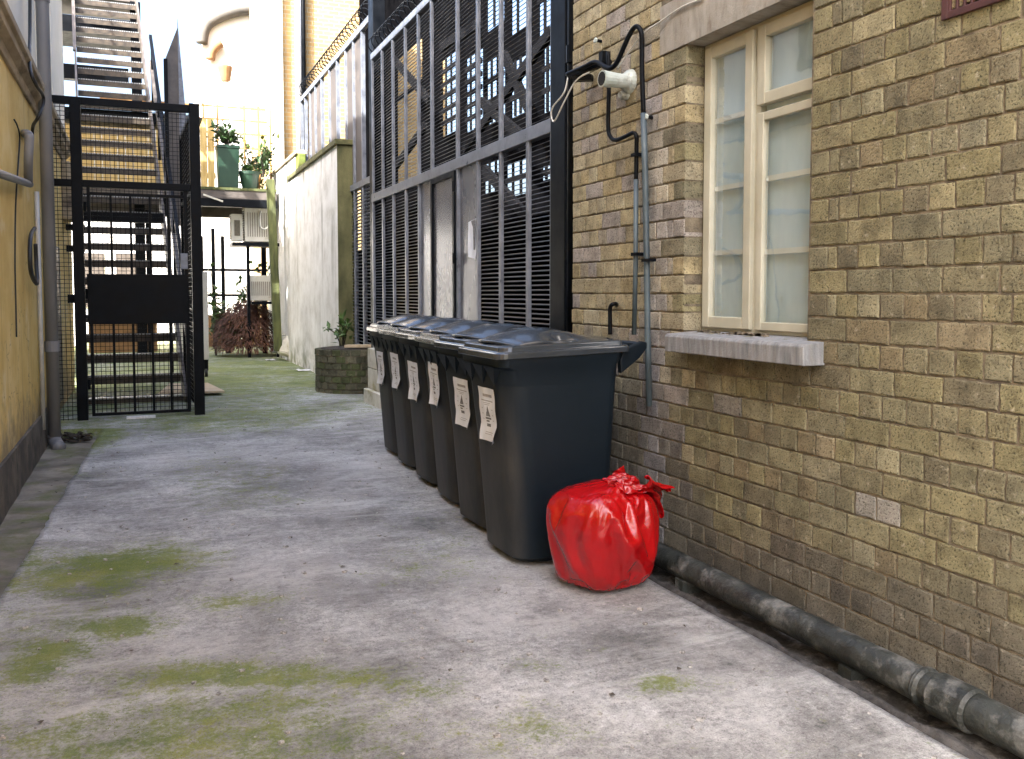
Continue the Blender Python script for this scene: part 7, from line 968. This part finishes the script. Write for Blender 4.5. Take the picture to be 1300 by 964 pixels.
# walkway
wk = thing('walkway', 'raised brown steel walkway crossing the far end of the yard', 'walkway', (1,18,2.9))
zt_ = onY(300,238,18).z; zb_ = onY(300,262,18).z
MB().box(-1.6,2.50,18,18.12,zb_+.13,zt_-.06).build('beam', M['brown_steel'], wk, bevel=.01)
MB().box(-1.6,2.50,17.95,18.1,zb_-.02,zb_+.128).build('beam', M['black_metal'], wk, bevel=.01)
MB().box(-1.6,2.50,17.98,19.6,zt_-.058,zt_-.01).build('deck', M['moss_timber'], wk)
MB().box(-1.6,2.50,19.5,19.62,zb_-.1,zt_-.06).build('beam', M['brown_steel'], wk)
for x in (-1.4,.2,2.42): MB().box(x-.05,x+.05,19.45,19.5,-.1,zb_).build('column', M['black_metal'], wk)
MB().bar(onY(258,247,17.9), onY(283,256,17.9), .03, .03).build('brace', M['cream_metal'], wk)
# timber screen on the walkway
ts = thing('timber_screen', 'yellow boarded timber screen standing on the walkway', 'screen', (.2,18.3,zt_))
x = -1.35; k = 0
while x < 1.38:
    MB().box(x,x+.125,18.35+.004*(k%2),18.38+.004*(k%2),zt_,onY(265,150,18.3).z).build('board', M['yellow_wood'], ts); x += .131; k += 1
MB().box(-1.36,1.42,18.40,18.45,zt_+.2,zt_+.3).build('cross_rail', M['yellow_wood'], ts)
# rusty railing / trellis with climber
tl = thing('trellis_rail', 'rusty orange railing overgrown with a climber along the walkway', 'railing', (1.5,18.9,zt_))
zr = [onY(300,v,18.9).z for v in (137,153,170,188)]
for z in zr: MB().bar((-.6,18.9,z),(2.46,18.9,z),.03,.03).build('rail', M['rust'], tl)
for u in (232,258,276,310,328,343): q = onY(u,150,18.9); MB().box(q.x-.018,q.x+.018,18.88,18.92,zt_,zr[0]+.05).build('baluster', M['rust'], tl)
cl = leafy('climber', 'yellow green climbing plant straggling over the rusty railing', 'plant', (2.15,18.86,3.1), 260, .75, 1.35, .13, .09, M['leaf_pale'], seed=8)
# planters on the walkway
def taper(mb, x, y, z0, z1, a, b_, n=4, rot=math.pi/4):
    ring = lambda r,z: [(x+r*math.cos(rot+2*math.pi*i/n), y+r*math.sin(rot+2*math.pi*i/n), z) for i in range(n)]
    mb.loft([ring(a,z0), ring(b_,z1), ring(b_*1.06,z1+.002), ring(b_*1.06,z1+.06), ring(b_*.95,z1+.06), ring(b_*.9,z1-.02)]); return mb
tp = thing('tall_planter', 'tall square dark green planter with a shrub on the walkway', 'planter', (1.5,17.9,zt_))
q0 = onY(276,235,18.2); q1 = onY(303,235,18.2); zz = onY(290,186,18.2).z; xm = (q0.x+q1.x)/2
taper(MB(), xm,18.22,zt_,zz-.06,.25,.285).build('pot', M['planter_green'], tp, bevel=.008)
leafy('potted_shrub', 'trailing green shrub growing out of the tall square planter', 'plant', (xm-.02,18.2,zz), 260, .30, .38, .15, .07, M['leaf_dark'], seed=2)
rp = thing('round_pot', 'smaller round green plastic pot on the walkway', 'pot', (1.9,17.9,zt_))
q0 = onY(305,230,18.2); q1 = onY(328,230,18.2); zz2 = onY(316,219,18.2).z; xr = (q0.x+q1.x)/2
taper(MB(), xr,18.2,zt_-.01,zz2-.05,.13,.185,20).build('pot', M['planter_green'], rp)
leafy('seedlings', 'bright green seedlings sprouting from the round green pot', 'plant', (xr,18.2,zz2-.03), 60, .15, .20, .09, .06, M['leaf'], seed=3)
leafy('potted_shrub', 'bushy dark green shrub leaning over beside the round green pot', 'plant', (onY(334,215,18.3).x,18.3,zt_+.25), 240, .30, .62, .14, .06, M['leaf_dark'], seed=4)
# mossy post
mp = MB().bar(onY(343,228,17.2), onY(353,446,17.2), .14, .14, (0,1,0)); tag(mp.build('mossy_post', M['moss_timber'], bevel=.01), 'leaning green mossy timber post at the left end of the white rendered wall', 'post')
mp = MB(); a = onY(357,250,18.5); mp.tube([(a.x,18.5,-.1),(a.x,18.5,2.7)], .05, 10)
tag(mp.build('drainpipe', M['black_metal'], smooth=True), 'dark drainpipe behind the leaning mossy post', 'pipe')
# air conditioners
ac = thing('shelf', 'dark steel shelf beneath the walkway carrying air conditioners', 'shelf', (2,18.3,2.1))
za = onY(320,309,18.4).z; q0 = onY(293,310,18.4); MB().box(q0.x,2.6,18.1,18.75,za-.07,za).build('shelf_board', M['black_metal'], ac)
zb2 = onY(320,383,18.4).z
q1 = onY(312,310,18.4); MB().box(q1.x,q1.x+.06,18.3,18.36,-.1,za-.07).build('leg', M['black_metal'], ac); MB().box(2.5,2.56,18.3,18.36,-.1,za-.07).build('leg', M['black_metal'], ac)
MB().box(q1.x+.06,2.5,18.12,18.7,zb2-.05,zb2).build('shelf_board', M['black_metal'], ac)
def aircon(label, u0, u1, v0, v1, y, d, gmat):
    a = onY(u0,v1,y); b_ = onY(u1,v0,y); t = thing('air_conditioner', label, 'air conditioner', (a.x,y,a.z), 'air conditioners under the walkway')
    MB().box(a.x,b_.x,y,y+d,a.z,b_.z).build('casing', M['cream_metal'], t, bevel=.012)
    mb = MB(); n = 14
    for i in range(n): z = lerp(a.z+.05,b_.z-.05,i/(n-1)); mb.box(a.x-.02,a.x-.004,y+.04,y+d-.04,z-.007,z+.007)
    mb.build('grille', gmat, t); mb = MB()
    for i in range(10): x = lerp(a.x+.06,b_.x-.06,i/9); mb.box(x-.006,x+.006,y-.014,y-.002,a.z+.1,b_.z-.12)
    mb.build('fins', M['grille'], t); return t
aircon('larger cream air conditioner with a cable, right on the shelf under the walkway', 311,345,263,307,18.3,.38,M['grille'])
t = aircon('smaller brown fronted air conditioner left on the shelf under the walkway', 294,308,272,306,18.35,.3,M['grille'])
t = aircon('dusty air conditioner on the lower shelf behind the leafy shrub', 316,346,350,382,18.35,.35,M['grille'])
cb = MB().tube(cat([onY(331,268,18.25),onY(330,282,18.22),onY(332,290,18.2),onY(338,290,18.2),onY(343,282,18.25)],5), .018, 6)
tag(cb.build('cable', M['cable_white'], smooth=True), 'white cable looped on the larger air conditioner', 'cable')
# black frame fence at the far end
bf = thing('railing', 'thin black railing frame standing at the far end of the yard', 'railing', (1.4,22,0))
for u in (256,271,283): q = onY(u,340,22); MB().box(q.x-.04,q.x+.04,21.96,22.04,-.1,onY(u,290 if u==271 else 300,22).z).build('post', M['black_metal'], bf)
for v in (343,375): z = onY(290,v,22).z; MB().bar((1.2,22,z),(3.4,22,z),.05,.06).build('rail', M['black_metal'], bf)
# maple and undergrowth
mt = thing('maple_shrub', 'domed red brown weeping maple shrub at the far end of the yard', 'shrub', (2.28,19.2,0)); mb = MB(); st = MB(); q = random.Random(77)
cm = onZ(313,449); cm = Vector((2.02,18.9,0)); RM = .64
for i in range(46):
    a = q.uniform(0,2*math.pi); el = q.uniform(.2,1.0); tip = cm+Vector((math.cos(a)*RM*math.sqrt(1-el*el*.8)*.9, math.sin(a)*RM*.9*math.sqrt(1-el*el*.8), .35+.72*el))
    st.tube(cat([cm+Vector((0,0,.05)), cm+Vector((math.cos(a)*.12,math.sin(a)*.12,.5)), tip],4), [.016]*5+[.006]*4, 5)
for i in range(4200):
    a = q.uniform(0,2*math.pi); el = q.random(); r = RM*(1-.25*q.random()**2)*(1+.10*nz(math.cos(a)*2,math.sin(a)*2,el*3,1.3)); hh = math.sqrt(max(0,1-el*el))
    p = cm+Vector((math.cos(a)*r*hh*1.06, math.sin(a)*r*hh, .16+.98*el*(r/RM)))
    d = Vector((math.cos(a)*.8+q.uniform(-.5,.5), math.sin(a)*.8+q.uniform(-.5,.5), -.75+q.uniform(-.3,.5))); mb.leaf(p,d,(math.cos(a),math.sin(a),.8),q.uniform(.09,.20),q.uniform(.012,.03))
st.build('stem', M['bark'], mt); mb.build('foliage', M['maple'], mt, fix=False)
leafy('sapling', 'thin leafy green sapling growing behind the maple shrub', 'plant', (2.25,19.9,.6), 170, .45, 1.35, .17, .10, M['leaf'], seed=11)
leafy('bush', 'dark green bush left of the maple shrub', 'plant', (1.72,19.9,0), 420, .42, 1.15, .13, .08, M['leaf_dark'], seed=12)
leafy('sapling', 'slim leafy sapling just right of the cage beside the cream cabinet', 'plant', (1.42,19.2,0), 110, .22, 2.0, .16, .09, M['leaf'], seed=13)
rb = thing('timber_box', 'low red brown timber box seen through the cage behind the stair', 'box', (-.5,21,0))
MB().box(-1.0,.35,21,21.6,0,.75).build('box_panel', M['terracotta'], rb, bevel=.01); MB().box(-1.03,.38,20.97,21.63,.752,.80).build('box_rim', M['brown_steel'], rb)
rb = thing('timber_fence', 'low red brown board fence behind the maple shrub', 'fence', (1.5,22.4,0))
for i in range(16): MB().box(.9+i*.15,1.04+i*.15,22.4,22.43,-.1,.72+.02*math.sin(i*2)).build('board', M['terracotta'], rb)
# cabinet on castors, board, sacks
cq = thing('cabinet', 'cream upright cabinet on black castors just right of the cage post', 'cabinet', (.8,14.2,0))
x1 = onY(264.5,400,14.2).x; zt3 = onY(262,345,14.2).z; zb3 = onY(262,457,14.2).z
MB().box(x1-.42,x1,14.2,14.75,zb3,zt3).build('casing', M['cream_metal'], cq, bevel=.015)
for dx in (.04,.36): MB().tube([(x1-dx-.02,14.3,.07),(x1-dx+.02,14.3,.07)], .07, 14).build('castor', M['rubber'], cq); MB().box(x1-dx-.03,x1-dx+.03,14.26,14.34,.1,zb3).build('castor_fork', M['black_metal'], cq)
bo = MB(); A = [onZ(285,496,.06), onZ(200,500,.06), onZ(215,487,.06), onZ(264,486,.06)]; lo_ = [Vector((p.x,p.y,.035)) for p in A]
bo.loft([lo_, A]); tag(bo.build('board', M['ply'], bevel=.003), 'flat plywood board lying on the moss right of the cage', 'board')
wb = thing('jug', 'yellowed plastic jug leaning against the foot of the white wall', 'jug', (2.45,17.1,0))
q0 = onZ(362,457); ax0 = Vector((q0.x-.06,17.2,.10)); ax1 = Vector((q0.x+.10,17.3,.52)); mb = MB()
mb.tube([ax0.lerp(ax1,k) for k in (0,.03,.1,.55,.75,.84,1)], [.02,.13,.15,.15,.10,.05,.045], 10); mb.build('jug_body', M['cream_block'], wb, smooth=False)
MB().tube(cat([ax0.lerp(ax1,.5)+Vector((-.14,0,.03)), ax0.lerp(ax1,.72)+Vector((-.20,0,.06)), ax0.lerp(ax1,.86)+Vector((-.08,0,.02))],4), .015, 6).build('handle', M['cream_block'], wb)
wb = MB(); qb = onY(372,420,17.6)
wb.grid(12,14,lambda s,t: (qb.x+.16*(s-.5)*(1.1-.3*t)+.03*nz(s*3,t*3,1), 17.6+.05*math.sin(s*3.1)*-1+.04*nz(s*4,t*4,5), .25+.50*t+.03*nz(s*5,t,0)))
o = wb.build('plastic_sheet', M['plastic_bag'], smooth=True); o.modifiers.new('s','SOLIDIFY').thickness = .01; tag(o, 'crumpled white plastic sheet propped above the leaning jug', 'plastic sheet')
# litter scraps and grit
for lab, u, v, s in (('white paper scrap on the moss below the maple', 343,458,.11),('crumpled white paper on the moss in front of the leaning jug', 386,471,.14),('white scrap lying left of the brick planter', 372,457,.08)):
    p = onZ(u,v); mb = MB().grid(6,5,lambda a,b_: (p.x+(a-.5)*s*1.6, p.y+(b_-.5)*s*2, .012+.03*abs(nz(a*4,b_*4,u)))); tag(mb.build('paper_scrap', M['litter'], smooth=False), lab, 'litter')
gs = MB(); q = random.Random(5)
for i in range(900):
    y = 1.6+q.random()**1.6*9; x = q.uniform(kerbx(min(y,9))+.03, 2.0); s = q.choice([.0022,.003,.004,.006,.010])*q.uniform(.7,1.2)
    z = groundz(x,y); d = Vector((q.uniform(-1,1),q.uniform(-1,1),0)).normalized(); gs.bar(Vector((x,y,z+s*.25)), Vector((x,y,z+s*.3))+d*s*1.8, s*1.3, s*.8)
tag(gs.build('grit', M['stone_chip']), 'scattered grit and tiny chips over the concrete', 'grit', kind='stuff')
lf = MB()
for i in range(60):
    y = q.uniform(2.2,9); x = q.uniform(kerbx(y)+.05,2.0) if q.random() < .5 else kerbx(y)-q.uniform(.02,.2); z = groundz(x,y)+.004 if x > kerbx(y) else -.075
    lf.leaf((x,y,z),(q.uniform(-1,1),q.uniform(-1,1),.05),(0,0,1),q.uniform(.015,.04),q.uniform(.01,.022))
ms_ = MB(); q = random.Random(91); row_y = ys
import bisect
for i in range(150000):
    y = 1.7+q.random()**1.5*7.2; jy = min(len(ys)-2, max(0, bisect.bisect(ys, y)-1)); a, b_ = kerbx(y), rightx(y); x = q.uniform(a, b_); ix = int((x-a)/(b_-a)*NC)
    k = gc[jy*(NC+1)+min(NC,ix)][0]
    k += .55*nz(x,y,3,7)+.35*nz(x,y,8,22)
    if k < .48+.5*q.random(): continue
    z = groundz(x,y); hh = q.uniform(.0012,.0034)
    for _ in range(2): ms_.leaf((x+q.uniform(-.004,.004),y+q.uniform(-.004,.004),z-.001),(q.uniform(-1,1),q.uniform(-1,1),q.uniform(.05,.5)),(q.uniform(-.5,.5),q.uniform(-.5,.5),1),hh*1.8,hh*1.2)
tag(ms_.build('moss', M['moss_tuft'], fix=False), 'patchy green moss growing on the concrete', 'moss', kind='stuff')
tag(lf.build('fallen_leaves', M['bark'], fix=False), 'scattered dead leaves on the concrete and in the gutter', 'leaves', kind='stuff')

# ------------------------------------------------------------------ camera, light, world
cam = bpy.data.cameras.new('Camera'); co_ = bpy.data.objects.new('Camera', cam); COL.objects.link(co_); S.camera = co_
cam.sensor_width = 36; cam.lens = 36*FPX/1300; cam.shift_y = -45/1300; cam.clip_start = .05; cam.clip_end = 500
co_.matrix_world = Matrix(((RT.x,UP.x,-FW.x,0),(RT.y,UP.y,-FW.y,0),(RT.z,UP.z,-FW.z,H),(0,0,0,1)))
SUN = Vector((-.62,-.42,.66)).normalized()
el = math.asin(SUN.z); az = math.atan2(SUN.x, SUN.y)
sl_ = bpy.data.lights.new('Sun','SUN'); sl_.energy = 4.5; sl_.angle = math.radians(.53); sl_.color = (1,.93,.82)
so_ = bpy.data.objects.new('Sun', sl_); COL.objects.link(so_); so_.rotation_euler = (-SUN).to_track_quat('-Z','Y').to_euler(); so_.location = SUN*40
wd = bpy.data.worlds.new('World'); S.world = wd; wd.use_nodes = True; nt = wd.node_tree
sk = nt.nodes.new('ShaderNodeTexSky'); sk.sky_type = 'NISHITA'; sk.sun_disc = False; sk.sun_elevation = el; sk.sun_rotation = az; sk.dust_density = 9.0; sk.ozone_density = .6; sk.air_density = 1.0
bg = nt.nodes['Background']; bg.inputs[1].default_value = .15; nt.links.new(sk.outputs[0], bg.inputs[0])
vs = S.view_settings; vs.view_transform = 'Standard'; vs.look = 'None'; vs.gamma = 1; vs.exposure = 2.5
vs.use_white_balance = True; vs.white_balance_temperature = 5850
S.render.engine = 'CYCLES'
